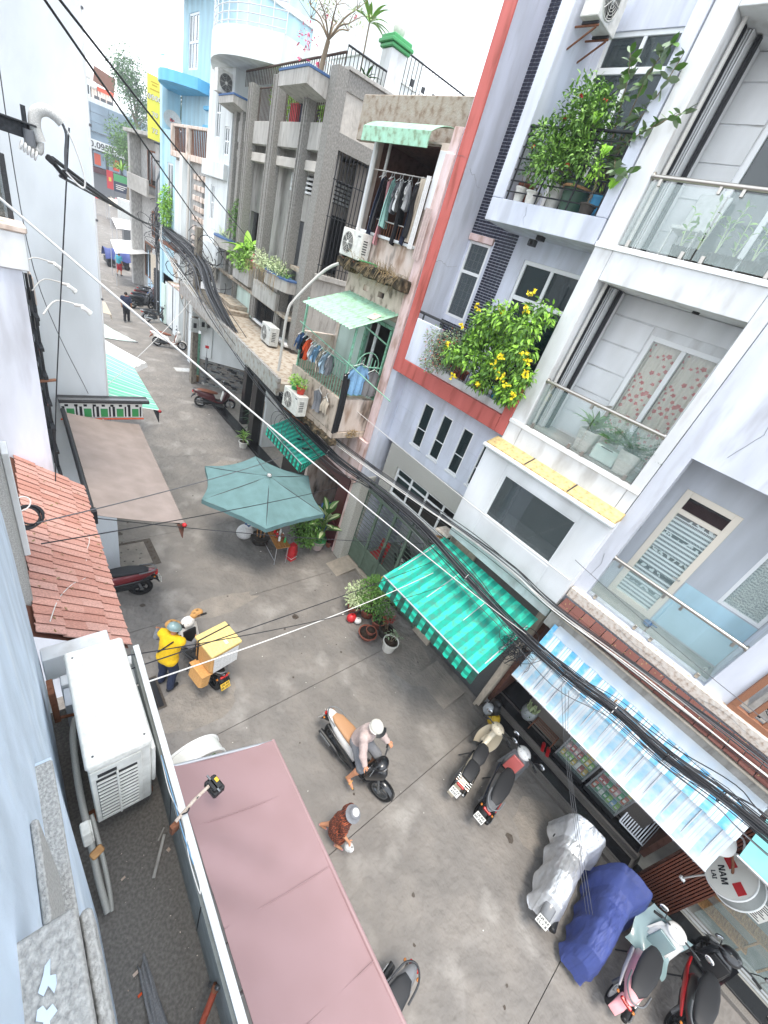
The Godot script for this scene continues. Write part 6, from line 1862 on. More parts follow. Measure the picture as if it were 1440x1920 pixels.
	for q in [1.05,1.32]:put(sb,"hanger",tubem([V(q,4.17,-8.27),V(q+0.03,3.95,-8.2)],0.014,6),"alu")
	# three swan-neck lamps on white arms
	for i in 3:
		var la:=T("sign_lamp",["white tube arm lamp beside the tall white wall","middle one of three white tube arm lamps","white tube arm lamp beside the pale neighbour wall"][i],"lamp",V(0.4,6.7,-5.4-i),0.0,"white sign lamps on arms")
		var z:=[-7.1,-6.15,-5.32][i] as float
		var y:=[6.82,6.80,6.80][i] as float
		put(la,"arm",tubem(spline([V(0.42,y-0.05,z+0.1),V(0.56,y+0.03,z-0.15),V(0.76,y+0.02,z-0.12)],4),0.007,8),"pvc_white")
		BR(la,"lamp_head","white_plastic",V(0.80,y-0.01,z-0.10),V(0.10,0.04,0.05),V(0,0.3,-0.6),0.01)
		put(la,"lens",tubem([V(0.81,y-0.03,z-0.10),V(0.83,y-0.05,z-0.09)],0.022,8),"meter_box")
		put(la,"joint",tubem([V(0.70,y+0.02,z-0.12),V(0.78,y+0.02,z-0.12)],0.016,8),"pvc_white")
	# pipe hook and steel beam at the power line
	var bm:=T("cable_bracket","dark steel beam bracket holding the power cables","bracket",V(0.1,8.1,-3.0))
	BR(bm,"beam_web","dark_steel",V(0.10,8.16,-3.0),V(0.42,0.055,0.012),V(0,-0.05,0),0.003)
	BR(bm,"beam_flange","dark_steel",V(0.10,8.19,-2.98),V(0.42,0.008,0.045),V(0,-0.05,0),0.002)
	put(bm,"bolt",tubem([V(0.27,8.17,-2.98),V(0.27,8.25,-2.98)],0.010,6),"dark_steel")
	put(bm,"insulator",tubem([V(0.28,8.17,-2.97),V(0.28,8.11,-2.97)],0.022,8),"grey_plastic")
	var hk:=T("pipe_hook","fat white plastic pipe bent like a swan neck at the bracket","pipe",V(0.33,8.2,-3.0))
	put(hk,"neck",tubem(spline([V(0.285,8.12,-2.98),V(0.31,8.10,-2.98),V(0.318,8.14,-2.98)],5),[0.014,0.014,0.015,0.015,0.015,0.015,0.015,0.015,0.015,0.015,0.015],10),"pvc_white")
	put(hk,"bend",tubem(spline([V(0.318,8.14,-2.98),V(0.305,8.19,-2.98),V(0.315,8.24,-2.98),V(0.35,8.262,-2.98),V(0.385,8.255,-2.98),V(0.408,8.238,-2.98)],6),0.023,14),"pvc_white")
# ragged chip of old paint
func paint_flake(p,at:Vector3,sd:float):
	var poly:=[]
	for i in 11:
		var a:=TAU*i/11.0
		var r:=0.011*(1.0+0.45*sin(a*3.0+sd*9.0)+0.25*sin(a*5.0+sd*4.0))
		poly.append(Vector2(cos(a)*r*0.8,sin(a)*r*1.5))
	var g:=G.new()
	g.prism(poly,at,Vector3.RIGHT,Vector3.FORWARD,0.002)
	put(p,"paint_flake",g.mesh(),"light_blue")
# cloth sheet between an inner and an outer edge, sagging a little; u runs along the front
func cloth(p,n,m,a0:Vector3,a1:Vector3,b0:Vector3,b1:Vector3,sagv:=0.05,rib:=0.0,ribs:=8.0,nu:=40,nv:=8,th:=0.005):
	var g:=G.new()
	g.grid(func(u,v):return (a0.lerp(a1,u)).lerp(b0.lerp(b1,u),v)+V(0,-sagv*sin(v*PI)*(0.6+0.4*sin(u*9.0))+rib*sin(u*TAU*ribs)*v,0),nu,nv,th)
	return put(p,n,g.mesh(),m)
func build_awnings():
	# big green striped awning
	var t:=T("striped_awning","large green striped awning with checked valance","awning",V(6.2,2.9,-2.6))
	var i0:=V(7.0,3.32,-3.92)
	var i1:=V(7.0,3.30,-1.30)
	var o0:=V(5.25,2.78,-3.84)
	var o1:=V(5.38,2.74,-1.26)
	cloth(t,"cloth","stripe_green",i0,i1,o0,o1,0.06,0.002,11.0,66,10)
	cloth(t,"valance","valance_green",o0+V(-0.006,0,0),o1+V(-0.006,0,0),o0+V(-0.03,-0.30,0),o1+V(-0.03,-0.30,0),0.0,0.012,17.0,80,3)
	cloth(t,"side_valance","valance_green",o0+V(0.02,0,-0.01),o0+V(0.75,0.22,-0.03),o0+V(0.02,-0.28,-0.01),o0+V(0.75,-0.05,-0.03),0.0,0.008,4.0,14,3)
	BR(t,"yellow_sticker","plate_yellow",o0+V(0.14,-0.13,-0.045),V(0.24,0.16,0.006),V(0,0,0.28),0.0)
	put(t,"front_pipe",tubem([o0,o1],0.016,8),"alu")
	for q in [0.02,0.35,0.66,0.98]:put(t,"roof_pipe",tubem([i0.lerp(i1,q)+V(0,-0.03,0),o0.lerp(o1,q)+V(0,-0.03,0)],0.014,6),"alu")
	for q in [0.05,0.95]:put(t,"strut",tubem([i0.lerp(i1,q)+V(0.0,-0.9,0),o0.lerp(o1,q)+V(0.3,0.02,0)],0.014,6),"alu")
	# blue and white awning: newer upper sheet, bleached lower sheet
	var b:=T("striped_awning","long blue and white striped awning with a bleached lower half","awning",V(6.6,3.0,0.8))
	var c0:=V(6.73,3.66,-0.98)
	var c1:=V(6.73,3.66,2.42)
	var m0:=V(6.46,3.15,-0.96)
	var m1:=V(6.46,3.15,2.44)
	var d0:=V(6.12,2.62,-0.95)
	var d1:=V(6.14,2.60,2.46)
	cloth(b,"upper_sheet","stripe_blue",c0,c1,m0+V(-0.05,-0.03,0),m1+V(-0.05,-0.03,0),0.02,0.006,14.0,84,6)
	cloth(b,"lower_sheet","stripe_blue_faded",m0+V(0.03,0.035,0),m1+V(0.03,0.035,0),d0,d1,0.05,0.012,14.0,100,10)
	cloth(b,"clear_strip","film",V(6.735,3.70,-0.9),V(6.735,3.70,2.40),V(6.64,3.53,-0.9),V(6.63,3.51,2.42),0.01,0.01,9.0,60,3,0.003)
	put(b,"front_pipe",tubem([d0+V(0,-0.01,0),d1+V(0,-0.01,0)],0.018,8),"alu")
	for i in 12:
		var q:=(i+0.5)/12.0
		put(b,"rafter",tubem([c0.lerp(c1,q)+V(0,-0.045,0),d0.lerp(d1,q)+V(0,-0.04,0)],0.012,6),"alu")
	for e in [[0.42,0.30],[0.47,0.34]]:
		BR(b,"torn_patch","ply",m0.lerp(m1,e[0])+V(0.10,0.20,0),V(0.18,0.006,0.08),V(0,e[1],1.1),0.0)
	# small green awning at the old house
	var s:=T("striped_awning","small green striped awning over the red shop front","awning",V(6.6,2.7,-9.7))
	var e0:=V(7.05,2.92,-10.95)
	var e1:=V(7.10,2.90,-8.66)
	var f0:=V(6.14,2.56,-10.95)
	var f1:=V(6.06,2.56,-8.60)
	cloth(s,"cloth","stripe_green",e0,e1,f0,f1,0.03,0.004,9.0,50,6)
	cloth(s,"valance","valance_green",f0+V(-0.006,0,0),f1+V(-0.006,0,0),f0+V(-0.03,-0.28,0),f1+V(-0.03,-0.28,0),0.0,0.012,11.0,60,3)
	cloth(s,"side_valance","valance_green",f1+V(0.0,0,0.01),e1+V(-0.05,-0.02,0.01),f1+V(0.0,-0.26,0.01),e1+V(-0.4,-0.16,0.01),0.0,0.006,3.0,10,3)
	put(s,"front_pipe",tubem([f0,f1],0.014,8),"alu")
	for q in [0.05,0.5,0.95]:put(s,"roof_pipe",tubem([e0.lerp(e1,q)+V(0,-0.03,0),f0.lerp(f1,q)+V(0,-0.03,0)],0.012,6),"alu")
	for e in [[V(6.55,2.75,-9.7),"cl_navy","dark blue rag dropped on the small green awning"],[V(6.45,2.71,-9.2),"cl_black","black rag dropped on the small green awning"]]:
		var r:=T("rag",e[2],"rag",e[0])
		var g:=G.new()
		g.ball(e[0],V(0.13,0.025,0.07),14,Basis.from_euler(V(0,0.5,-0.35)))
		g.ball(e[0]+V(0.08,0.03,0.09),V(0.07,0.02,0.05),12,Basis.from_euler(V(0,1.1,-0.35)))
		put(r,"cloth",g.mesh(),e[1])
	# brown retractable awning
	var w:=T("tarp_awning","taupe canvas awning stretched out below the neighbour wall","awning",V(1.2,4.2,-6.7))
	cloth(w,"canvas","brown_tarp",V(0.64,4.36,-5.12),V(0.75,4.40,-8.05),V(1.68,4.10,-4.98),V(1.88,4.06,-8.24),0.035,0.004,5.0,40,10,0.006)
	put(w,"front_bar",tubem([V(1.69,4.08,-4.96),V(1.89,4.04,-8.26)],0.022,8),"brown_tarp")
	put(w,"roller",tubem([V(0.62,4.39,-5.05),V(0.73,4.43,-8.1)],0.035,8),"dark_steel")
	cloth(w,"corner_flap","brown_room",V(1.60,4.10,-4.99),V(1.70,4.08,-4.98),V(1.66,3.86,-4.97),V(1.68,3.82,-4.97),0.0,0.0,1.0,3,4)
	put(w,"red_cap",tubem([V(1.69,4.085,-4.97),V(1.695,4.083,-4.93)],0.03,10),"red_plastic")
	B(w,"bracket","black_iron",0.60,0.66,4.30,4.5,-5.1,-5.0,0.005)
	put(w,"folding_arm",tubem([V(0.66,4.3,-5.3),V(1.1,4.17,-5.25),V(1.66,4.06,-5.05)],0.02,6),"black_iron")
	# dusty pink awning below the ledge
	var p:=T("tarp_awning","dusty pink tarpaulin awning below the grey parapet","awning",V(0.9,4.5,-0.4))
	var pg:=G.new()
	var q0:=V(0.50,4.72,-1.50)
	var q1:=V(0.42,4.78,1.15)
	var r0:=V(1.33,4.30,-1.45)
	var r1:=V(1.22,4.30,1.25)
	pg.grid(func(u,v):
		var b2:=(q0.lerp(q1,u)).lerp(r0.lerp(r1,u),v)
		var sg:=-0.030*sin(v*PI)
		var fold:float=0.016*sin((u*40.0-v*12.0))*exp(-pow((u-0.30)*7.0,2.0))*pow(1.0-v,1.5)+0.006*sin(u*9.0-v*7.0)
		return b2+V(0,sg+fold+0.010*sin(u*6.0+v*2.0),0),90,26,0.005)
	put(p,"canvas",pg.mesh(),"pink_tarp")
	for k in 4:
		var sm:=PackedVector3Array()
		for i in 13:
			var v:=i/12.0
			var uu:=0.17+k*0.22
			sm.append((q0.lerp(q1,uu)).lerp(r0.lerp(r1,uu),v)+V(0,-0.030*sin(v*PI)+0.010*sin(uu*6.0+v*2.0)+0.002,0))
		put(p,"seam",tubem(sm,0.0035,5),"pink_tarp")
	put(p,"front_bar",tubem([r0+V(0.01,-0.015,-0.01),r1+V(0.01,-0.015,0)],0.018,8),"pink_tarp")
	put(p,"side_bar",tubem([q0+V(0,-0.012,0),r0+V(0,-0.012,0)],0.012,8),"alu")
	for z in [-1.4,-0.2,1.0]:put(p,"arm",tubem([V(0.46,4.35,z),V(1.26,4.27,z+0.05)],0.014,6),"alu")
	# far awnings behind the white wall
	var m:=T("striped_awning","mint striped awning reaching out behind the white wall","awning",V(2.4,2.8,-13.5))
	cloth(m,"cloth","stripe_mint",V(1.47,3.45,-10.9),V(1.5,3.45,-16.3),V(3.22,2.72,-11.75),V(3.34,2.72,-14.95),0.05,0.004,9.0,40,8)
	put(m,"front_bar",tubem([V(3.22,2.70,-11.75),V(3.34,2.70,-14.95)],0.022,8),"alu")
	cloth(m,"corner_flap","dark_steel",V(3.08,2.72,-11.8),V(3.22,2.70,-11.75),V(3.18,2.40,-11.7),V(3.20,2.36,-11.7),0.0,0.0,1.0,3,4)
	put(m,"red_cap",tubem([V(3.22,2.70,-11.77),V(3.23,2.70,-11.7)],0.04,10),"red_plastic")
	var wa:=T("tarp_awning","white tarpaulin awning with a bent front edge further along","awning",V(3.0,2.8,-15.5))
	cloth(wa,"cloth","paint_white",V(1.9,3.2,-14.6),V(2.2,3.2,-17.6),V(3.42,2.62,-15.2),V(3.95,2.55,-16.0),0.04,0.02,2.0,20,8)
	cloth(wa,"edge_flap","cl_white",V(3.42,2.62,-15.2),V(3.97,2.55,-16.0),V(3.46,2.48,-15.15),V(4.0,2.42,-15.95),0.0,0.0,1.0,10,2)
	var ga:=T("tarp_awning","grey-green net awning beyond the white one","awning",V(3.2,2.8,-18))
	cloth(ga,"net","leaf_pale",V(2.2,3.2,-16.4),V(2.6,3.2,-20.0),V(4.25,2.5,-18.3),V(3.7,2.5,-19.6),0.04,0.01,3.0,20,8)
	ga.get_child(0).material_override=M.mint_wall
	put(ga,"edge_tube",tubem([V(2.4,3.0,-16.9),V(4.25,2.5,-18.3)],0.03,8),"alu")
	var ca:=T("tarp_awning","cream canvas awning corner at the far edge of the white wall","awning",V(3.6,2.8,-21.5))
	cloth(ca,"canvas","cream_cloth",V(2.6,3.1,-20.4),V(2.8,3.1,-24.0),V(4.0,2.6,-21.3),V(4.15,2.6,-23.2),0.04,0.01,3.0,14,6)
	cloth(ca,"valance","cream_cloth",V(4.0,2.6,-21.3),V(4.15,2.6,-23.2),V(4.02,2.35,-21.3),V(4.17,2.35,-23.2),0.0,0.01,5.0,14,2)
	# market umbrella
	var um:=T("market_umbrella","big faded teal market umbrella over the food stall","umbrella",V(5.05,0,-8.45))
	var top:=V(4.86,2.56,-8.2)
	var rim:=[V(3.15,2.12,-8.15),V(3.72,2.16,-9.55),V(5.25,2.2,-9.80),V(6.35,2.16,-8.55),V(5.85,2.08,-6.85),V(4.15,2.05,-6.75)]
	for i in 6:
		var ra:Vector3=rim[i]
		var rb:Vector3=rim[(i+1) % 6]
		var g:=G.new()
		g.grid(func(u,v):
			var e:=ra.lerp(rb,u)
			e=e.lerp(top*V(1,0,1)+V(0,e.y,0),0.07*sin(u*PI))
			var q:=top.lerp(e,v)
			return q+V(0,-0.05*sin(u*PI)*v-0.03*sin(v*PI)+0.006*sin(u*11.0+v*7.0+i),0),10,10,0.003)
		put(um,"panel",g.mesh(),"umbrella")
		var hg:=G.new()
		hg.grid(func(u,v):
			var e:=ra.lerp(rb,u)
			e=e.lerp(top*V(1,0,1)+V(0,e.y,0),0.07*sin(u*PI))
			return e+V(0,-0.05*sin(u*PI)-0.12*v+0.01*sin(u*20.0),0),10,2,0.003)
		put(um,"hem",hg.mesh(),"umbrella")
		put(um,"rib",tubem([top+V(0,-0.03,0),ra+V(0,-0.02,0)],0.010,6),"dark_steel")
		put(um,"stay",tubem([top.lerp(V(5.05,0,-8.45),0.32),top.lerp(ra,0.5)+V(0,-0.04,0)],0.008,6),"dark_steel")
	put(um,"pole",tubem([V(5.08,0.05,-8.5),top],0.022,10),"ply")
	put(um,"cap",tubem([top,top+V(0,0.04,0)],0.06,12),"cl_white")
	var base:=G.new()
	base.lathe([[0.0,0.0],[0.22,0.0],[0.27,0.2],[0.29,0.22],[0.27,0.23],[0.24,0.2],[0.0,0.19]],20,V(5.08,0.0,-8.5))
	put(um,"base_pot",base.mesh(),"pot_dark")
	for k in 3:put(um,"prop_stick",tubem([V(5.0+k*0.08,0.2,-8.55+k*0.05),V(4.95+k*0.12,0.9,-8.6+k*0.1)],0.018,6),"ply")
func wheel(p,c:Vector3,r:float,w:float,rimm,spokes:=6,n:="wheel"):
	var g:=G.new()
	var b:=Basis(Vector3.RIGHT,PI/2)
	g.lathe([[r*0.60,-w*0.35],[r*0.68,-w*0.4],[r*0.72,0.0],[r*0.68,w*0.4],[r*0.60,w*0.35]],24,c,b)
	for i in spokes:
		var a:=TAU*i/spokes
		var d:=V(cos(a),sin(a),0)
		if spokes>8:g.tube([c+d*0.03,c+d*r*0.68],0.005,4)
		else:g.box(c+d*r*0.35,V(r*0.66,0.028,0.025),Basis(Vector3.BACK,a),0.004)
	g.tube([c+V(0,0,-0.05),c+V(0,0,0.05)],0.035,12)
	var wh:=put(p,n,g.mesh(),rimm)
	var ty:=G.new()
	var prof:=[]
	for i in 11:
		var a:=lerpf(-2.3,2.3,i/10.0)
		prof.append([r-w*0.5+cos(a)*w*0.5,sin(a)*w*0.5])
	ty.lathe(prof,28,c,b)
	put(wh,"tyre",ty.mesh(),"rubber")
# step-through scooter or small motorbike; x forward, between its two wheels on the ground
func scooter(label,rear:Vector3,front:Vector3,c:Dictionary,group:=""):
	var keep:=F
	var mid:=(rear+front)*0.5
	var d:=(front-rear).normalized()
	F=Transform3D(Basis(d,Vector3.UP,d.cross(Vector3.UP)),mid)*Transform3D(Basis(Vector3.RIGHT,c.get("lean",0.0)),Vector3.ZERO)
	var t:=T("motorbike",label,"motorbike",Vector3.ZERO,0.0,group)
	var cub:bool=c.get("cub",false)
	var body=c.body
	var trim=c.get("trim","black_plastic")
	var seat=c.get("seat","seat_black")
	var r:=0.285 if cub else 0.255
	var w:=0.07 if cub else 0.10
	var steer:float=c.get("steer",0.0)
	wheel(t,V(-0.63,r,0),r,w,c.get("rim","dark_steel"),24 if cub else 5)
	var sx:=Transform3D(Basis(Vector3.UP,steer),V(0.5,0,0))*Transform3D(Basis.IDENTITY,V(-0.5,0,0))
	var inner:=F
	# engine and rear swing arm
	var e:=G.new()
	e.loft([[-0.72,r,0.05,0.05,2.4,0.07],[-0.5,r+0.02,0.10,0.09,2.6,0.05],[-0.2,r+0.04,0.12,0.11,2.6,0.0],[0.02,r+0.04,0.07,0.09,2.4,0.0]],12)
	for i in 4:e.box(V(-0.08+i*0.03,r+0.05,0.0),V(0.012,0.17,0.2))
	put(t,"engine",e.mesh(),"dark_steel")
	put(t,"shock",tubem([V(-0.66,r+0.05,-0.11),V(-0.55,0.62,-0.10)],0.028,8),"grey_steel")
	put(t,"shock",tubem([V(-0.66,r+0.05,0.11),V(-0.55,0.62,0.10)],0.028,8),"grey_steel")
	var ex:=put(t,"exhaust",tubem(spline([V(0.0,r-0.05,0.12),V(-0.25,r-0.08,0.15),V(-0.45,r,0.16),V(-0.88,r+0.08,0.17)],4),[0.018,0.018,0.018,0.02,0.02,0.02,0.03,0.045,0.055,0.055,0.055,0.055,0.045],12),"chrome" if cub else "black_plastic")
	if not cub:put(ex,"heat_shield",bxm(V(0.30,0.07,0.02),0.01),"grey_steel",xfm(V(-0.68,r+0.07,0.225),V(0,0,-0.12)))
	if cub:
		var g:=G.new()
		g.loft([[-0.92,0.66,0.03,0.05,2.2],[-0.80,0.64,0.07,0.09,2.4],[-0.45,0.60,0.11,0.11,2.4],[-0.15,0.56,0.11,0.10,2.4],[0.05,0.50,0.06,0.07,2.2],[0.22,0.50,0.05,0.05,2.2],[0.38,0.62,0.07,0.06,2.2],[0.46,0.78,0.10,0.07,2.2]],14)
		put(t,"body",g.mesh(),body)
		var lsh:=G.new()
		lsh.grid(func(u,v):return V(lerpf(0.30,0.46,v)+0.10*sin(u*PI),lerpf(0.26,0.80,v),lerpf(-0.23,0.23,u)*(0.75+0.25*sin(v*PI))),12,8,0.006)
		put(t,"leg_shield",lsh.mesh(),body)
		var s:=G.new()
		s.loft([[-0.42,0.735,0.03,0.10,2.6],[-0.30,0.755,0.05,0.13,2.8],[-0.05,0.75,0.05,0.12,2.8],[0.06,0.72,0.03,0.07,2.4]],14)
		put(t,"seat",s.mesh(),seat)
		var s2:=G.new()
		s2.loft([[-0.84,0.755,0.03,0.10,2.8],[-0.74,0.77,0.05,0.12,3.0],[-0.50,0.77,0.05,0.12,3.0],[-0.43,0.75,0.03,0.10,2.6]],14)
		put(t,"pillion_seat",s2.mesh(),seat)
		var rk:=G.new()
		for z in [-0.14,0.14]:rk.tube([V(-0.98,0.74,z),V(-0.5,0.72,z),V(-0.42,0.68,z)],0.009,6)
		for k in 4:rk.tube([V(-0.98+k*0.05,0.74,-0.14),V(-0.98+k*0.05,0.74,0.14)],0.007,5)
		put(t,"rack",rk.mesh(),"chrome")
		var rf:=G.new()
		rf.grid(func(u,v):return V(-0.63-cos(lerpf(-0.3,1.9,u))*(r+0.05),r+sin(lerpf(-0.3,1.9,u))*(r+0.05),lerpf(-0.065,0.065,v)),14,4,0.004)
		put(t,"rear_fender",rf.mesh(),body)
	else:
		var g:=G.new()
		g.loft([[-0.97,0.76,0.02,0.03,2.0],[-0.88,0.73,0.07,0.08,2.4],[-0.65,0.66,0.13,0.13,2.6],[-0.35,0.59,0.16,0.155,2.8],[-0.12,0.52,0.16,0.15,2.8],[-0.02,0.45,0.10,0.14,2.6]],16)
		put(t,"body",g.mesh(),body)
		for z in [-1,1]:
			var sp:=G.new()
			sp.loft([[-0.80,0.60,0.02,0.012,2.0,z*0.125],[-0.5,0.52,0.05,0.02,2.2,z*0.15],[-0.15,0.42,0.06,0.02,2.2,z*0.155],[0.1,0.34,0.04,0.02,2.2,z*0.16],[0.32,0.36,0.03,0.02,2.0,z*0.17]],10)
			put(t,"side_panel",sp.mesh(),c.get("side",trim))
		var fl:=G.new()
		fl.loft([[-0.10,0.31,0.045,0.16,4.0],[0.10,0.30,0.04,0.165,4.0],[0.34,0.32,0.05,0.16,4.0],[0.42,0.40,0.05,0.13,3.0]],14)
		put(t,"floorboard",fl.mesh(),trim)
		var s:=G.new()
		s.loft([[-0.80,0.785,0.02,0.06,2.4],[-0.68,0.80,0.045,0.115,2.8],[-0.40,0.785,0.05,0.145,3.0],[-0.18,0.745,0.055,0.14,3.0],[0.02,0.73,0.045,0.10,2.6],[0.08,0.715,0.02,0.05,2.2]],16)
		put(t,"seat",s.mesh(),seat)
		var nose:=G.new()
		nose.loft([[0.28,0.50,0.16,0.17,2.6],[0.36,0.58,0.26,0.19,2.4],[0.44,0.66,0.24,0.165,2.2],[0.53,0.70,0.17,0.11,2.2],[0.60,0.69,0.08,0.05,2.0]],16)
		put(t,"front_fairing",nose.mesh(),c.get("front",body))
		for z in [-1,1]:
			var ls:=G.new()
			ls.grid(func(u,v):return V(lerpf(0.30,0.42,v)-0.03*u,lerpf(0.34,0.86,v),z*lerpf(0.12,0.235-0.05*v,u)),5,8,0.01)
			put(t,"leg_shield",ls.mesh(),c.get("front",body))
		put(t,"inner_panel",bxm(V(0.05,0.40,0.26),0.02),c.get("panel",trim),xfm(V(0.275,0.62,0),V(0,0,-0.2)))
		var gr:=G.new()
		gr.tube(spline([V(-0.62,0.80,-0.15),V(-0.85,0.83,-0.12),V(-0.95,0.83,0.0),V(-0.85,0.83,0.12),V(-0.62,0.80,0.15)],4),0.013,6)
		put(t,"grab_rail",gr.mesh(),c.get("rail","grey_steel"))
		var rf:=G.new()
		rf.loft([[-1.02,0.40,0.02,0.06,2.2],[-0.96,0.52,0.05,0.07,2.4],[-0.84,0.60,0.06,0.07,2.4]],10)
		put(t,"rear_fender",rf.mesh(),trim)
	# lamps and plate at the tail
	put(t,"tail_lamp",bxm(V(0.05,0.06,0.16),0.018),"lamp_red",xfm(V(-0.955 if not cub else -0.95,0.70 if not cub else 0.63,0),V(0,0,0.3)))
	for z in [-1,1]:put(t,"indicator",bxm(V(0.04,0.028,0.036),0.012),"lamp_amber",xfm(V(-0.92,0.66,z*0.12)))
	var px:=V(-1.03,0.50,0)
	var pb:=Basis(Vector3(0,0,-1),Vector3(0.45,0.89,0).normalized(),Vector3(-0.89,0.45,0).normalized())
	if c.has("plate"):
		var pl:=put(t,"number_plate",bxm(V(0.19,0.14,0.004),0.002),c.get("plate_mat","plate"),Transform3D(pb,px))
		var lines:Array=c.plate
		for k in lines.size():text(pl,"plate_lettering",lines[k],"ink",0.042,px+pb.y*(0.033-k*0.062)+pb.z*0.003,pb.x,pb.y,0.002)
	# front end, turned by the steering
	F=inner*sx
	wheel(t,V(0.63,r,0),r,w*0.9,c.get("rim","dark_steel"),24 if cub else 5)
	for z in [-0.075,0.075]:put(t,"fork",tubem([V(0.63,r,z),V(0.49,0.66,z*0.8)],0.02,8),"grey_steel")
	var ff:=G.new()
	ff.grid(func(u,v):return V(0.63+cos(lerpf(0.35,2.7,u))*(r+0.03),r+sin(lerpf(0.35,2.7,u))*(r+0.03)-0.035*pow(absf(v*2-1),2.0),lerpf(-0.07,0.07,v)),14,6,0.005)
	put(t,"front_fender",ff.mesh(),c.get("fender",body))
	var hd:=G.new()
	hd.ball(V(0.42,0.93,0),V(0.12,0.085,0.15),16,Basis(Vector3.BACK,0.35))
	put(t,"handlebar_cover",hd.mesh(),c.get("head",c.get("front",body)))
	put(t,"dashboard",bxm(V(0.09,0.012,0.13),0.004),"glass_grey",xfm(V(0.375,0.985,0),V(0,0,0.55)))
	var hl:=G.new()
	hl.ball(V(0.50,0.90,0) if not cub else V(0.53,0.88,0),V(0.05,0.055,0.09) if not cub else V(0.06,0.075,0.075),14)
	put(t,"headlight",hl.mesh(),"chrome")
	for z in [-1,1]:
		put(t,"handlebar",tubem([V(0.40,0.96,z*0.10),V(0.36,1.0,z*0.22),V(0.31,0.99,z*0.34)],0.013,8),"dark_steel")
		put(t,"grip",tubem([V(0.34,0.995,z*0.25),V(0.30,0.99,z*0.36)],0.021,8),"rubber")
		put(t,"brake_lever",tubem([V(0.38,0.99,z*0.22),V(0.38,0.97,z*0.34)],0.007,5),"grey_steel")
		if c.get("mirrors",3) & (1 if z<0 else 2):
			var mr:=put(t,"mirror_arm",tubem([V(0.37,1.0,z*0.21),V(0.36,1.12,z*0.26),V(0.34,1.17,z*0.31)],0.007,6),"black_plastic")
			var mg:=G.new()
			mg.ball(V(0.33,1.19,z*0.34),V(0.018,0.048,0.062),14,Basis(Vector3.UP,-0.2*z))
			put(mr,"mirror",mg.mesh(),c.get("mirror_mat","black_plastic"))
			var mf:=G.new()
			mf.ball(V(0.318,1.19,z*0.34),V(0.010,0.040,0.054),14,Basis(Vector3.UP,-0.2*z))
			put(mr,"mirror_glass",mf.mesh(),"mirror")
	F=inner
	put(t,"kickstand",tubem([V(0.02,0.24,-0.10),V(-0.05,0.02,-0.22)],0.012,6),"dark_steel")
	if c.has("badge"):put(t,"trim_strip",tubem([V(-0.85,0.70,0.125),V(-0.3,0.60,0.165)],0.008,5),c.badge)
	F=keep
	return t
# cover draped over a parked bike: rounded shell with hanging folds
func covered_bike(label,rear:Vector3,front:Vector3,m,seed_:float,low:=0.12):
	var keep:=F
	var d:=(front-rear).normalized()
	F=Transform3D(Basis(d,Vector3.UP,d.cross(Vector3.UP)),(rear+front)*0.5)
	var t:=T("covered_motorbike",label,"motorbike",Vector3.ZERO)
	var g:=G.new()
	var ridge:=[[-1.07,low+0.06,0.12],[-1.02,0.50,0.14],[-0.90,0.74,0.17],[-0.45,0.83,0.20],[-0.05,0.80,0.22],[0.18,0.86,0.25],[0.34,1.06,0.34],[0.46,1.12,0.37],[0.60,0.86,0.24],[0.82,0.52,0.14],[0.90,low+0.06,0.10]]
	var nz:=FastNoiseLite.new()
	nz.seed=int(seed_*100.0)
	nz.frequency=1.6
	g.grid(func(u,v):
		var f:float=u*(ridge.size()-1)
		var i:=mini(int(f),ridge.size()-2)
		var k:=f-i
		k=k*k*(3.0-2.0*k)*0.5+k*0.5
		var x:=lerpf(ridge[i][0],ridge[i+1][0],k)*0.96
		var hy:=lerpf(ridge[i][1],ridge[i+1][1],k)
		var hw:=lerpf(ridge[i][2],ridge[i+1][2],k)
		var s:float=v*2.0-1.0
		var a:=absf(s)
		var z:float
		var y:float
		if a<0.34:
			z=a/0.34*hw*0.55
			y=hy-0.03*pow(a/0.34,2.0)
		else:
			var q:=(a-0.34)/0.66
			z=hw*0.55+(hw*0.50+0.04)*pow(q,0.55)+0.02*q
			y=lerpf(hy-0.03,low+0.03*sin(x*3.0+seed_),pow(q,1.15))
			var fold:=sin(x*17.0+seed_*7.0+signf(s)*2.0+a*3.0+2.5*nz.get_noise_2d(x*0.7,a))*0.030*q*q
			z+=fold
		z+=0.018*nz.get_noise_2d(x*1.5+seed_,s*2.0)
		y+=0.015*nz.get_noise_2d(x*2.0-seed_,s*3.0)+0.012*absf(sin(x*9.0+s*6.0+seed_))
		var cr:=1.0-absf(nz.get_noise_2d(x*3.1+seed_*3.0,s*4.2))
		y+=0.008*(pow(cr,4.0)-0.5)
		z+=0.005*(1.0-absf(nz.get_noise_2d(x*5.0-seed_,s*2.0+9.0)))
		return V(x,y,z*signf(s)),130,80,0.004)
	put(t,"cover",g.mesh(),m)
	for q in [-0.63,0.63]:wheel(t,V(q,0.26,0),0.255,0.10,"dark_steel",5)
	var hem:=G.new()
	hem.tube([V(-0.9,0.3,-0.10),V(-0.4,0.25,-0.16),V(0.3,0.22,-0.16),V(0.6,0.3,-0.1)],0.05,8)
	hem.tube([V(-0.9,0.3,0.10),V(-0.4,0.25,0.16),V(0.3,0.22,0.16),V(0.6,0.3,0.1)],0.05,8)
	put(t,"frame",hem.mesh(),"black_plastic")
	F=keep
	return t
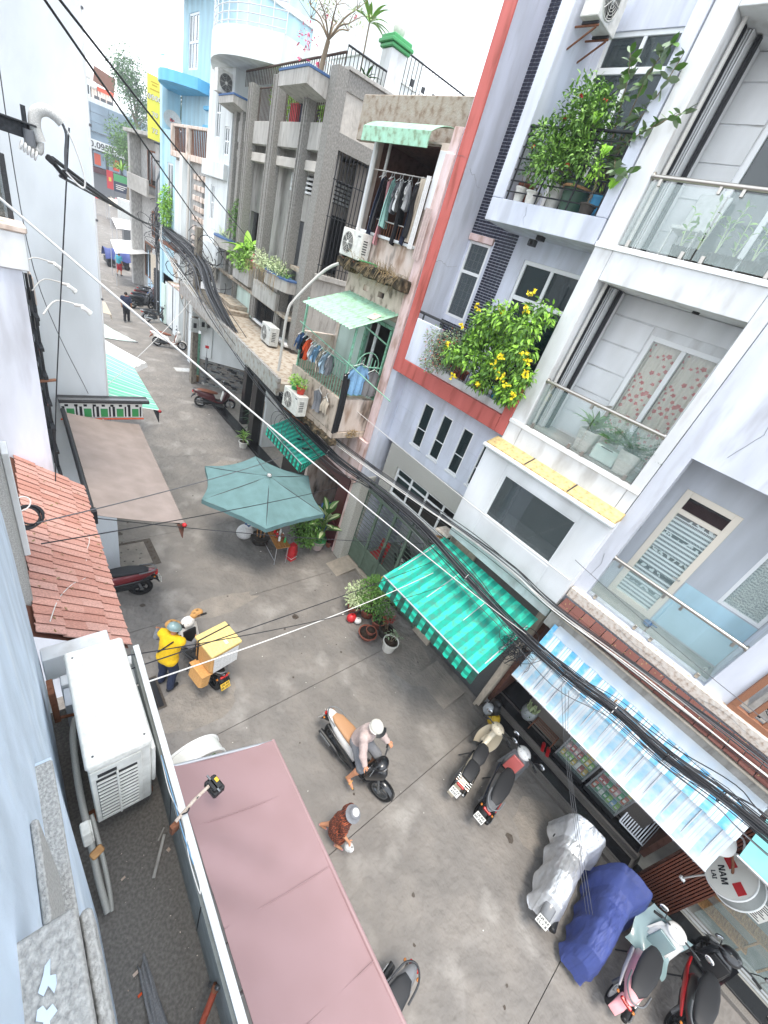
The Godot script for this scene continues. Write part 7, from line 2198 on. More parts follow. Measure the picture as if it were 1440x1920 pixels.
func build_vehicles():
	var y0:=0.0
	scooter("white and black scooter ridden down the middle of the alley",V(3.76,0,-2.47),V(3.97,0,-1.15),{"body": "paint_white","front": "paint_black","seat": "seat_tan","side": "paint_black","fender": "paint_black","trim": "black_plastic","rim": "grey_steel","head": "paint_black","steer":0.12,"plate":["59-X1","204.17"],"mirrors":2})
	scooter("cream step-through motorbike with black seats and chrome rack",V(5.42,0,-0.47),V(6.70,0,-0.72),{"cub":true,"body": "paint_beige","seat": "seat_black","rim": "chrome","lean":0.10,"steer":-0.15,"plate":["51-V4","7314"],"mirror_mat": "chrome"})
	scooter("dark grey scooter with red trim parked beside the cream motorbike",V(5.50,0,0.10),V(6.82,0,-0.09),{"body": "paint_grey","front": "paint_grey","panel": "paint_salmon","side": "paint_navy","seat": "seat_black","lean":0.10,"steer":-0.2,"rail": "grey_plastic","head": "paint_white","plate":["59-K2","381.06"],"badge": "paint_brightred","mirror_mat": "chrome"})
	var sc=covered_bike("motorbike under a crinkled silver cover with its tail showing",V(5.42,0,1.63),V(6.70,0,1.46),"silver",1.3,0.30)
	var keep:=F
	var d:=V(1.28,0,-0.17).normalized()
	F=Transform3D(Basis(d,Vector3.UP,d.cross(Vector3.UP)),V(6.06,0,1.545))
	var tl:=G.new()
	tl.loft([[-1.16,0.42,0.04,0.06,2.2],[-1.06,0.52,0.08,0.09,2.4],[-0.9,0.58,0.08,0.10,2.4]],12)
	put(sc,"tail",tl.mesh(),"paint_grey")
	var ppb:=Basis(Vector3(0,0,-1),Vector3(0.5,0.86,0).normalized(),Vector3(-0.86,0.5,0).normalized())
	var ppl:=put(sc,"number_plate",bxm(V(0.19,0.14,0.004),0.002),"plate",Transform3D(ppb,V(-1.15,0.53,0)))
	text(ppl,"plate_lettering","59-N3","ink",0.042,V(-1.15,0.53,0)+ppb.y*0.033+ppb.z*0.003,ppb.x,ppb.y,0.002)
	text(ppl,"plate_lettering","8.1.23","ink",0.042,V(-1.15,0.53,0)-ppb.y*0.03+ppb.z*0.003,ppb.x,ppb.y,0.002)
	put(sc,"exhaust",tubem([V(-0.5,0.30,0.18),V(-1.02,0.36,0.20)],0.06,12),"black_plastic")
	put(sc,"grommet",tubem(arc(V(0.1,0.60,-0.34),0.03,0,TAU,14,Vector3.RIGHT,Vector3.UP),0.006,5),"dark_steel")
	F=keep
	covered_bike("motorbike under a deep blue cloth cover",V(5.40,0,2.36),V(6.72,0,2.34),"blue_cover",4.1,0.10)
	scooter("pink and white electric scooter with a grey leg blanket",V(5.42,0,2.93),V(6.72,0,3.10),{"body": "paint_pink","front": "paint_white","panel": "paint_teal","side": "paint_white","trim": "paint_pink","fender": "paint_pink","head": "paint_white","seat": "seat_black","steer":0.1,"rim": "paint_white","mirror_mat": "paint_white"})
	var bl:=T("leg_blanket","grey teal cloth spread over the pink scooter's leg space","cloth",V(6.4,0.3,3.0))
	var bg:=G.new()
	bg.grid(func(u,v):return V(lerpf(6.05,6.62,v),0.42+0.45*v*v+0.03*sin(u*9.0+v*4.0),lerpf(2.70,3.30,u)+0.03*sin(v*8.0)),16,12,0.008)
	put(bl,"cloth",bg.mesh(),"paint_teal")
	scooter("black scooter with a wide black seat and red side flash",V(5.98,0,3.68),V(7.20,0,3.78),{"body": "paint_black","front": "paint_black","side": "paint_brightred","trim": "black_plastic","seat": "seat_black","steer":0.25,"rim": "black_plastic"})
	# delivery bike with its padded boxes
	scooter("delivery motorbike loaded with a yellow insulated box",V(2.26,0,-4.62),V(2.02,0,-5.92),{"body": "paint_black","front": "paint_white","side": "paint_black","seat": "seat_black","rim": "black_plastic","plate":["59-D1","720.45"],"plate_mat": "plate_yellow","mirrors":0,"steer":0.2})
	d=V(-0.24,0,-1.30).normalized()
	F=Transform3D(Basis(d,Vector3.UP,d.cross(Vector3.UP)),V(2.14,0,-5.27))
	var bx:=T("delivery_box","big yellow insulated delivery box strapped behind the seat","box",V(-0.55,0.8,0))
	put(bx,"box_body",bxm(V(0.56,0.52,0.60),0.05),"cl_box_orange",xfm(V(-0.58,1.10,0.06)))
	put(bx,"box_lid",bxm(V(0.59,0.06,0.63),0.03),"cl_box_yellow",xfm(V(-0.58,1.385,0.06)))
	put(bx,"rear_panel",bxm(V(0.01,0.44,0.50),0.004),"cl_white",xfm(V(-0.866,1.10,0.06)))
	put(bx,"strap",bxm(V(0.03,0.60,0.65),0.01),"black_plastic",xfm(V(-0.42,1.128,0.06)))
	put(bx,"badge",bxm(V(0.09,0.006,0.05),0.0),"paper",xfm(V(-0.72,1.418,0.12)))
	var pn:=T("delivery_box","small orange saddle bag hanging beside the delivery bike's wheel","bag",V(-0.6,0.5,-0.3))
	put(pn,"bag",bxm(V(0.44,0.34,0.22),0.05),"cl_box_orange",xfm(V(-0.62,0.66,-0.30),V(0.15,0,0)))
	put(pn,"flap",bxm(V(0.45,0.03,0.23),0.012),"cl_box_orange",xfm(V(-0.62,0.84,-0.28),V(0.15,0,0)))
	F=Transform3D.IDENTITY
	for s in [[V(1.78,0.98,-5.72),0],[V(2.30,0.98,-5.80),1]]:
		var gv:=T("hand_cover","orange waterproof handlebar muff on the delivery bike","muff",s[0],0.0,"handlebar muffs on the delivery bike")
		var gg:=G.new()
		gg.ball(s[0],V(0.12,0.08,0.10),14)
		gg.ball(s[0]+V(0.08 if s[1]==0 else -0.08,0.01,0.05),V(0.08,0.07,0.07),12)
		put(gv,"muff",gg.mesh(),"cl_box_orange")
	# others
	scooter("dark red scooter half hidden under the tiled roof",V(1.70,0,-7.62),V(0.46,0,-7.95),{"body": "paint_red","front": "paint_red","side": "paint_black","seat": "seat_black","rim": "black_plastic","plate":["59-T1","118.90"]})
	scooter("dark red scooter parked across the alley by the garage",V(6.62,0,-18.02),V(7.84,0,-17.70),{"body": "paint_maroon","front": "paint_maroon","side": "paint_maroon","seat": "seat_brown","rim": "chrome","panel": "plate"})
	scooter("white scooter with brown seat parked by the utility pole",V(7.02,0,-26.1),V(8.28,0,-25.7),{"body": "paint_white","front": "paint_white","side": "paint_white","seat": "seat_brown","rim": "chrome","trim": "seat_brown","panel": "seat_brown"})
	scooter("old step-through motorbike with white leg shields by the pole",V(7.65,0,-30.6),V(8.9,0,-31.0),{"cub":true,"body": "paint_black","seat": "seat_black","rim": "chrome"})
	for i in 4:
		scooter(["black","navy","maroon","grey"][i]+" motorbike parked in the row by the shutter",V(7.6+i*0.45,0,-33.6-i*1.1),V(8.8+i*0.45,0,-34.0-i*1.1),{"body":["paint_black","paint_navy","paint_maroon","paint_grey"][i],"seat": "seat_black","rim": "dark_steel"},"dark motorbikes parked by the shutter")
	scooter("grey motorbike under the pink awning's edge",V(2.52,0,0.78),V(1.26,0,0.90),{"body": "paint_grey","front": "paint_grey","side": "paint_grey","seat": "seat_black","rim": "dark_steel","rail": "dark_steel"})
	scooter("white scooter parked behind the green gate",V(8.6,0.06,-5.9),V(7.9,0.06,-4.85),{"body": "paint_white","front": "paint_white","seat": "seat_black","rim": "grey_steel"})
# smooth union of tapered capsules [a, b, ra, rb], meshed as surface nets into g
func blob(g:G,bones:Array,cell:float,k:=0.025):
	var lo:=V(1e9,1e9,1e9)
	var hi:=-lo
	for b in bones:
		var r:float=maxf(b[2],b[3])
		for q in [b[0],b[1]]:
			lo=lo.min(q-Vector3.ONE*r)
			hi=hi.max(q+Vector3.ONE*r)
	lo-=Vector3.ONE*cell*3.0
	hi+=Vector3.ONE*cell*3.0
	var nx:=int((hi.x-lo.x)/cell)+2
	var ny:=int((hi.y-lo.y)/cell)+2
	var nz:=int((hi.z-lo.z)/cell)+2
	var d:=PackedFloat32Array()
	d.resize(nx*ny*nz)
	d.fill(1.0)
	for b in bones:
		var a:Vector3=b[0]
		var ba:Vector3=b[1]-a
		var l2:=maxf(ba.length_squared(),1e-9)
		var pad:float=maxf(b[2],b[3])+k+cell*2.0
		var m0:Vector3=(a.min(b[1])-Vector3.ONE*pad-lo)/cell
		var m1:Vector3=(a.max(b[1])+Vector3.ONE*pad-lo)/cell
		for iz in range(maxi(0,int(m0.z)),mini(nz-1,int(m1.z))+1):
			for iy in range(maxi(0,int(m0.y)),mini(ny-1,int(m1.y))+1):
				for ix in range(maxi(0,int(m0.x)),mini(nx-1,int(m1.x))+1):
					var p:=lo+V(ix,iy,iz)*cell-a
					var h:=clampf(p.dot(ba)/l2,0.0,1.0)
					var dist:float=(p-ba*h).length()-lerpf(b[2],b[3],h)
					var id:=ix+nx*(iy+ny*iz)
					var o:=d[id]
					var q:=maxf(k-absf(o-dist),0.0)/k
					d[id]=minf(o,dist)-q*q*k*0.25
	var vid:=PackedInt32Array()
	vid.resize(nx*ny*nz)
	vid.fill(-1)
	var off:=[0,1,nx,nx+1,nx*ny,nx*ny+1,nx*ny+nx,nx*ny+nx+1]
	for iz in nz-1:
		for iy in ny-1:
			for ix in nx-1:
				var id:=ix+nx*(iy+ny*iz)
				if d[id]>cell*2.0 or d[id]<-cell*2.0:continue
				var m:=0
				for c in 8:
					if d[id+off[c]]<0.0:m |= 1 << c
				if m==0 or m==255:continue
				var s:=Vector3.ZERO
				var n:=0
				for e in [[0,1],[2,3],[4,5],[6,7],[0,2],[1,3],[4,6],[5,7],[0,4],[1,5],[2,6],[3,7]]:
					var v0:=d[id+off[e[0]]]
					var v1:=d[id+off[e[1]]]
					if (v0<0.0)==(v1<0.0):continue
					var t:=v0/(v0-v1)
					var c0:=V(e[0] & 1,(e[0] >> 1) & 1,e[0] >> 2)
					var c1:=V(e[1] & 1,(e[1] >> 1) & 1,e[1] >> 2)
					s+=c0.lerp(c1,t)
					n+=1
				s/=n
				var gr:=V(d[id+1]-d[id]+d[id+off[7]]-d[id+off[6]],d[id+nx]-d[id]+d[id+off[7]]-d[id+off[5]],d[id+off[4]]-d[id]+d[id+off[7]]-d[id+off[3]])
				vid[id]=g.vert(lo+(V(ix,iy,iz)+s)*cell,gr.normalized())
	var sy:=nx
	var sz:=nx*ny
	for iz in range(1,nz-1):
		for iy in range(1,ny-1):
			for ix in range(1,nx-1):
				var id:=ix+nx*(iy+ny*iz)
				var a:=d[id]
				if a>cell*2.0 or a<-cell*2.0:continue
				for ax in 3:
					var st:int=[1,sy,sz][ax]
					var u:int=[sy,sz,1][ax]
					var w:int=[sz,1,sy][ax]
					var b:=d[id+st]
					if (a<0.0)==(b<0.0):continue
					var q0:=vid[id-u-w]
					var q1:=vid[id-w]
					var q2:=vid[id]
					var q3:=vid[id-u]
					if q0<0 or q1<0 or q2<0 or q3<0:continue
					if a<0.0:g.quadi(q0,q1,q2,q3)
					else:g.quadi(q0,q3,q2,q1)
func hand_bones(wr:Vector3,dir:Vector3,nrm:Vector3,side:float,curl:float)->Array:
	# palm, four fingers with knuckle bends, thumb leaving the side of the palm
	var ac:=dir.cross(nrm).normalized()*side
	var o:=[]
	for s in [-0.022,0.0,0.022]:o.append([wr,wr+dir*0.085+ac*s,0.018,0.016])
	var ln:=[0.060,0.070,0.066,0.050]
	for i in 4:
		var b:=wr+dir*0.088+ac*(0.030-i*0.020)
		var d1:=dir.rotated(ac*side,curl*0.7).normalized()
		var m:Vector3=b+d1*ln[i]*0.55
		var d2:=dir.rotated(ac*side,curl*1.7).normalized()
		o.append([b,m,0.0095,0.009])
		o.append([m,m+d2*ln[i]*0.5,0.009,0.0075])
	var tb:=wr+dir*0.03+ac*0.026
	var tm:=tb+(dir*0.6+ac*0.7-nrm*0.2).normalized()*0.04
	o.append([tb,tm,0.012,0.010])
	o.append([tm,tm+(dir*0.9+ac*0.25-nrm*0.3).normalized()*0.032,0.010,0.008])
	return o
func head_bones(c:Vector3,f:Vector3)->Array:
	var up:=Vector3.UP
	var s:=up.cross(f).normalized()
	return [[c+up*0.03-f*0.03,c+up*0.03+f*0.015,0.085,0.080],[c-up*0.02+f*0.02,c-up*0.085+f*0.048,0.066,0.036],[c+up*0.012+f*0.092,c-up*0.022+f*0.112,0.010,0.014],[c+s*0.082-up*0.01,c+s*0.086-up*0.035,0.013,0.010],[c-s*0.082-up*0.01,c-s*0.086-up*0.035,0.013,0.010],[c+up*0.028+f*0.080+s*0.03,c+up*0.028+f*0.080-s*0.03,0.016,0.016],[c-up*0.052+f*0.090-s*0.018,c-up*0.052+f*0.090+s*0.018,0.009,0.009]]
# one figure. j: joints in the current frame (x forward, y up, z to the right of the body)
func figure(label,j:Dictionary,skin,tops:Dictionary,group:="",cell:=0.018):
	var t:=T("person",label,"person",j.base,0.0,group)
	var up:=Vector3.UP
	var f:Vector3=j.face.normalized()
	var g:=G.new()
	var b:=[]
	b.append([j.hip_r,j.hip_l,0.10,0.10])
	b.append([j.pelvis,j.chest,0.115,0.125])
	b.append([j.pelvis.lerp(j.hip_r,0.6),j.chest.lerp(j.sh_r,0.5),0.095,0.085])
	b.append([j.pelvis.lerp(j.hip_l,0.6),j.chest.lerp(j.sh_l,0.5),0.095,0.085])
	b.append([j.sh_r,j.sh_l,0.062,0.062])
	b.append([j.chest,j.head-up*0.08-f*0.02,0.06,0.048])
	for s in ["r","l"]:
		b.append([j["sh_"+s],j["el_"+s],0.050,0.040])
		b.append([j["el_"+s],j["wr_"+s],0.040,0.026])
		b.append([j["hip_"+s],j["kn_"+s],0.082,0.055])
		b.append([j["kn_"+s],j["kn_"+s].lerp(j["an_"+s],0.35),0.054,0.056])
		b.append([j["kn_"+s].lerp(j["an_"+s],0.35),j["an_"+s],0.055,0.034])
		b.append([j["an_"+s]-up*0.03,j["toe_"+s],0.036,0.028])
	blob(g,b,cell,0.03)
	blob(g,head_bones(j.head,f),0.009,0.02)
	for s in ["r","l"]:
		var dir:Vector3=j.get("hd_"+s,(j["wr_"+s]-j["el_"+s]).normalized())
		var nrm:Vector3=j.get("hn_"+s,dir.cross(f.cross(up)).normalized())
		nrm=(nrm-dir*nrm.dot(dir)).normalized()
		blob(g,hand_bones(j["wr_"+s],dir,nrm,1.0 if s=="r" else -1.0,j.get("curl",0.5)),0.006,0.008)
	var body:=put(t,"body",g.mesh(),skin)
	var s2:=up.cross(f).normalized()
	for e in [-1,1]:
		var eg:=G.new()
		eg.ball(j.head+up*0.008+f*0.088+s2*0.031*e,V(0.011,0.007,0.013),8)
		put(body,"eye",eg.mesh(),"hair")
	# clothing as skins of the same bones, a little larger
	for n in tops:
		var o:Dictionary=tops[n]
		var cb:=[]
		var r:float=o.get("loose",0.018)
		if o.has("torso"):
			for i in [1,2,3,4]:cb.append([b[i][0],b[i][1],b[i][2]+r,b[i][3]+r])
			cb.append([b[0][0],b[0][1],b[0][2]+r*0.8,b[0][3]+r*0.8])
		if o.has("sleeve"):
			for s in ["r","l"]:
				cb.append([j["sh_"+s],j["el_"+s] if o.sleeve>=0.5 else j["sh_"+s].lerp(j["el_"+s],0.75),0.052+r,0.045+r])
				if o.sleeve>=0.5:cb.append([j["el_"+s],j["el_"+s].lerp(j["wr_"+s],(o.sleeve-0.5)*2.0),0.044+r*0.8,0.032+r*0.8])
		if o.has("legs"):
			cb.append([j.hip_r,j.hip_l,0.10+r,0.10+r])
			cb.append([j.pelvis,j.pelvis.lerp(j.chest,0.25),0.115+r,0.11+r])
			for s in ["r","l"]:
				cb.append([j["hip_"+s],j["hip_"+s].lerp(j["kn_"+s],minf(o.legs*2.0,1.0)),0.084+r,0.062+r])
				if o.legs>0.5:cb.append([j["kn_"+s],j["kn_"+s].lerp(j["an_"+s],(o.legs-0.5)*2.0),0.058+r,0.045+r])
		if o.has("skirt"):
			var mk:Vector3=(j.kn_r+j.kn_l)*0.5
			cb.append([j.pelvis,mk,0.13+r,0.17+r])
			for s in ["r","l"]:cb.append([j["hip_"+s],j["kn_"+s],0.10+r,0.10+r])
		var cg:=G.new()
		blob(cg,cb,cell,0.03)
		var wr:=FastNoiseLite.new()
		wr.frequency=5.5
		wr.fractal_type=FastNoiseLite.FRACTAL_RIDGED
		wr.fractal_octaves=2
		for i in cg.v.size():cg.v[i]+=cg.nn[i]*0.011*wr.get_noise_3dv(cg.v[i]*V(1,0.6,1))
		if o.get("uvs",false):
			for i in cg.v.size():cg.uv[i]=Vector2(cg.v[i].x+cg.v[i].z,cg.v[i].y)*1.6
		put(t,n,cg.mesh(),o.m)
	for s in ["r","l"]:
		if j.has("shoe"):
			var sg:=G.new()
			var tv:Vector3=j["toe_"+s]-j["an_"+s]
			blob(sg,[[j["an_"+s]-up*0.035-tv*0.2,j["toe_"+s]+tv*0.1,0.044,0.036]],0.012,0.01)
			put(t,"shoe",sg.mesh(),j.shoe)
	return t
func helmet(p,c:Vector3,f:Vector3,m,brim:=true):
	var s:=Vector3.UP.cross(f).normalized()
	var b:=Basis(f,Vector3.UP,s)
	var g:=G.new()
	g.ball(c+V(0,0.028,0)-f*0.008,V(0.128,0.125,0.118),20,b,-0.12,1.0)
	g.tube(arc(c+V(0,0.014,0)-f*0.008,0.124,0,TAU,20,f,s),0.008,6)
	var h:=put(p,"helmet",g.mesh(),m)
	if brim:
		var v:=G.new()
		v.grid(func(u,w):return c+V(0,0.03-0.012*w,0)+(f*cos(lerpf(-0.9,0.9,u))+s*sin(lerpf(-0.9,0.9,u)))*lerpf(0.120,0.175,w),10,3,0.004)
		put(h,"visor",v.mesh(),"black_plastic")
	return h
func build_people():
	# rider
	var rr:=V(3.76,0,-2.47)
	var fr:=V(3.97,0,-1.15)
	var d:=(fr-rr).normalized()
	F=Transform3D(Basis(d,Vector3.UP,d.cross(Vector3.UP)),(rr+fr)*0.5)
	var j:={"base":V(-0.2,0.8,0),"face":V(1,-0.1,0),"pelvis":V(-0.16,0.93,0),"chest":V(-0.06,1.24,0),"head":V(0.04,1.54,0.0),"hip_r":V(-0.14,0.90,0.09),"hip_l":V(-0.14,0.90,-0.09),"sh_r":V(-0.03,1.34,0.17),"sh_l":V(-0.03,1.34,-0.17),"el_r":V(0.13,1.10,0.27),"el_l":V(0.13,1.10,-0.27),"wr_r":V(0.25,1.01,0.31),"wr_l":V(0.25,1.01,-0.31),"kn_r":V(0.20,0.72,0.24),"kn_l":V(0.24,0.76,-0.13),"an_r":V(0.10,0.34,0.33),"an_l":V(0.22,0.42,-0.13),"toe_r":V(0.24,0.27,0.36),"toe_l":V(0.36,0.37,-0.13),"hd_r":V(0.95,-0.1,0.1),"hd_l":V(0.95,-0.1,-0.1),"hn_r":V(0,1,0),"hn_l":V(0,1,0),"curl":-1.0}
	var p=figure("rider in a rose-grey hooded jacket, face mask and pale helmet",j,"skin",{"jacket":{"m": "cl_rose","torso":1,"sleeve":0.95,"loose":0.022},"shorts":{"m": "cl_grey","legs":0.52,"loose":0.02}})
	helmet(p,j.head,V(1,-0.1,0).normalized(),"pot_white")
	var mk:=G.new()
	mk.ball(j.head+V(0.062,-0.045,0),V(0.058,0.05,0.068),14)
	put(p,"face_mask",mk.mesh(),"cl_white")
	var hood:=G.new()
	hood.ball(j.head+V(-0.03,-0.055,0),V(0.10,0.10,0.105),16,Basis.IDENTITY,-0.9,0.6)
	put(p,"hood",hood.mesh(),"cl_rose")
	for s in [1,-1]:
		var an:Vector3=j.an_r if s>0 else j.an_l
		var toe:Vector3=j.toe_r if s>0 else j.toe_l
		var sg:=G.new()
		blob(sg,[[an+V(-0.03,-0.065,0),toe+V(0.03,-0.025,0),0.022,0.018],[an.lerp(toe,0.6)+V(0,0.012,-0.04),an.lerp(toe,0.6)+V(0,0.012,0.04),0.014,0.014]],0.009,0.01)
		put(p,"sandal",sg.mesh(),"cl_box_orange" if s>0 else "seat_tan")
	# woman walking with a bag
	d=V(0.55,0,0.83).normalized()
	F=Transform3D(Basis(d,Vector3.UP,d.cross(Vector3.UP)).scaled(Vector3.ONE*0.76),V(2.92,0,-1.14))
	j={"base":V(0,0,0),"face":V(1,-0.15,0.1),"pelvis":V(0,0.84,0),"chest":V(0.07,1.13,0),"head":V(0.17,1.41,0.0),"hip_r":V(0,0.80,0.085),"hip_l":V(0,0.80,-0.085),"sh_r":V(0.10,1.22,0.16),"sh_l":V(0.09,1.22,-0.16),"el_r":V(0.14,0.96,0.22),"el_l":V(0.0,0.96,-0.21),"wr_r":V(0.30,0.80,0.22),"wr_l":V(0.10,0.78,-0.20),"kn_r":V(0.14,0.46,0.09),"kn_l":V(-0.04,0.45,-0.09),"an_r":V(0.16,0.09,0.10),"an_l":V(-0.30,0.14,-0.09),"toe_r":V(0.29,0.04,0.11),"toe_l":V(-0.19,0.05,-0.09),"curl":0.9}
	p=figure("woman in an orange and black print dress and grey hat carrying a white bag",j,"skin",{"dress":{"m": "print_orange","torso":1,"sleeve":0.35,"skirt":1,"loose":0.03,"uvs":true}})
	var hg:=G.new()
	var hb:=Basis(Vector3.BACK,-0.25)
	hg.lathe([[0.17,-0.03],[0.165,-0.02],[0.115,0.005],[0.112,0.05],[0.098,0.09],[0.06,0.105],[0.0,0.108]],22,j.head+V(-0.01,0.04,0),hb)
	var ht:=put(p,"hat",hg.mesh(),"cl_grey")
	var hc:=G.new()
	hc.lathe([[0.075,0.100],[0.04,0.112],[0.0,0.114]],18,j.head+V(-0.01,0.04,0),hb)
	put(ht,"hat_crown",hc.mesh(),"cl_white")
	for s in ["r","l"]:
		var an:Vector3=j["an_"+s]
		var toe:Vector3=j["toe_"+s]
		var sg:=G.new()
		blob(sg,[[an+V(-0.03,-0.06,0),toe+V(0.03,-0.02,0),0.024,0.02]],0.009,0.01)
		put(p,"slipper",sg.mesh(),"cl_pink")
	var bag:=T("shopping_bag","small white plastic bag held by the woman in the print dress","bag",V(0.36,0.5,0.22))
	var bgm:=G.new()
	bgm.ball(V(0.37,0.58,0.22),V(0.10,0.13,0.08),14)
	bgm.ball(V(0.42,0.62,0.25),V(0.06,0.09,0.06),12)
	put(bag,"sack",bgm.mesh(),"cl_white")
	put(bag,"handle",tubem(spline([V(0.34,0.69,0.19),V(0.36,0.77,0.21),V(0.40,0.69,0.25)],4),0.006,5),"cl_white")
	# delivery man standing beside his bike
	d=V(0.86,0,-0.50).normalized()
	F=Transform3D(Basis(d,Vector3.UP,d.cross(Vector3.UP)),V(1.52,0,-5.05))
	j={"base":V(0,0,0),"face":V(0.9,-0.45,-0.1),"pelvis":V(0,0.94,0),"chest":V(0.07,1.26,0),"head":V(0.16,1.58,0.0),"hip_r":V(0,0.90,0.09),"hip_l":V(0,0.90,-0.09),"sh_r":V(0.10,1.38,0.19),"sh_l":V(0.09,1.38,-0.19),"el_r":V(0.27,1.16,0.28),"el_l":V(0.12,1.12,-0.36),"wr_r":V(0.50,1.08,0.22),"wr_l":V(0.30,1.02,-0.52),"kn_r":V(0.06,0.50,0.10),"kn_l":V(0.03,0.50,-0.12),"an_r":V(-0.05,0.09,0.11),"an_l":V(0.0,0.09,-0.14),"toe_r":V(0.09,0.04,0.13),"toe_l":V(0.14,0.04,-0.16),"shoe": "black_plastic","curl":0.6}
	p=figure("delivery rider in a yellow vest over grey sleeves standing at his bike",j,"skin_b",{"undershirt":{"m": "cl_grey","torso":1,"sleeve":0.95,"loose":0.012},"vest":{"m": "cl_yellow","torso":1,"loose":0.028},"trousers":{"m": "cl_navy","legs":0.98,"loose":0.018}})
	helmet(p,j.head,V(0.9,-0.4,0).normalized(),"paint_teal")
	put(p,"strap",tubem(spline([V(0.20,1.40,0.10),V(0.24,1.25,0.0),V(0.17,1.02,-0.14),V(-0.05,1.0,-0.17),V(-0.10,1.25,-0.02),V(0.0,1.45,0.12)],4),0.014,6),"black_plastic")
	put(p,"cuff",tubem([j.wr_r.lerp(j.el_r,0.05),j.wr_r.lerp(j.el_r,0.25)],0.045,10),"cl_yellow")
	# man walking away down the alley
	d=V(0.25,0,-0.97).normalized()
	F=Transform3D(Basis(d,Vector3.UP,d.cross(Vector3.UP)),V(6.44,0,-30.1))
	j={"base":V(0,0,0),"face":V(1,0,0.0),"pelvis":V(0,0.92,0),"chest":V(0.02,1.25,0),"head":V(0.05,1.57,0.0),"hip_r":V(0,0.88,0.09),"hip_l":V(0,0.88,-0.09),"sh_r":V(0.02,1.38,0.19),"sh_l":V(0.02,1.38,-0.19),"el_r":V(-0.05,1.12,0.26),"el_l":V(-0.02,1.12,-0.27),"wr_r":V(0.08,0.92,0.25),"wr_l":V(0.10,0.90,-0.24),"kn_r":V(0.10,0.48,0.09),"kn_l":V(0.02,0.49,-0.09),"an_r":V(0.10,0.09,0.10),"an_l":V(-0.22,0.13,-0.09),"toe_r":V(0.24,0.04,0.11),"toe_l":V(-0.09,0.05,-0.09),"shoe": "black_plastic"}
	p=figure("man in a navy shirt and dark trousers walking down the alley",j,"skin_b",{"shirt":{"m": "cl_navy","torso":1,"sleeve":0.4,"loose":0.025},"trousers":{"m": "cl_black","legs":0.98,"loose":0.02}},"",0.022)
	var hr:=G.new()
	hr.ball(j.head+V(-0.015,0.035,0),V(0.105,0.10,0.095),16,Basis.IDENTITY,-0.45,1.0)
	put(p,"hair",hr.mesh(),"hair")
	# figure in turquoise among the parked bikes further on
	F=Transform3D(Basis(Vector3.UP,0.8),V(8.9,0,-43.5))
	p=figure("person in a turquoise shirt standing among the parked bikes",j,"skin",{"shirt":{"m": "cl_cyan","torso":1,"sleeve":0.4,"loose":0.03},"shorts":{"m": "cl_red","legs":0.55,"loose":0.03}},"",0.03)
	hr=G.new()
	hr.ball(j.head+V(-0.015,0.035,0),V(0.105,0.10,0.095),12,Basis.IDENTITY,-0.45,1.0)
	put(p,"hair",hr.mesh(),"hair")
	F=Transform3D.IDENTITY
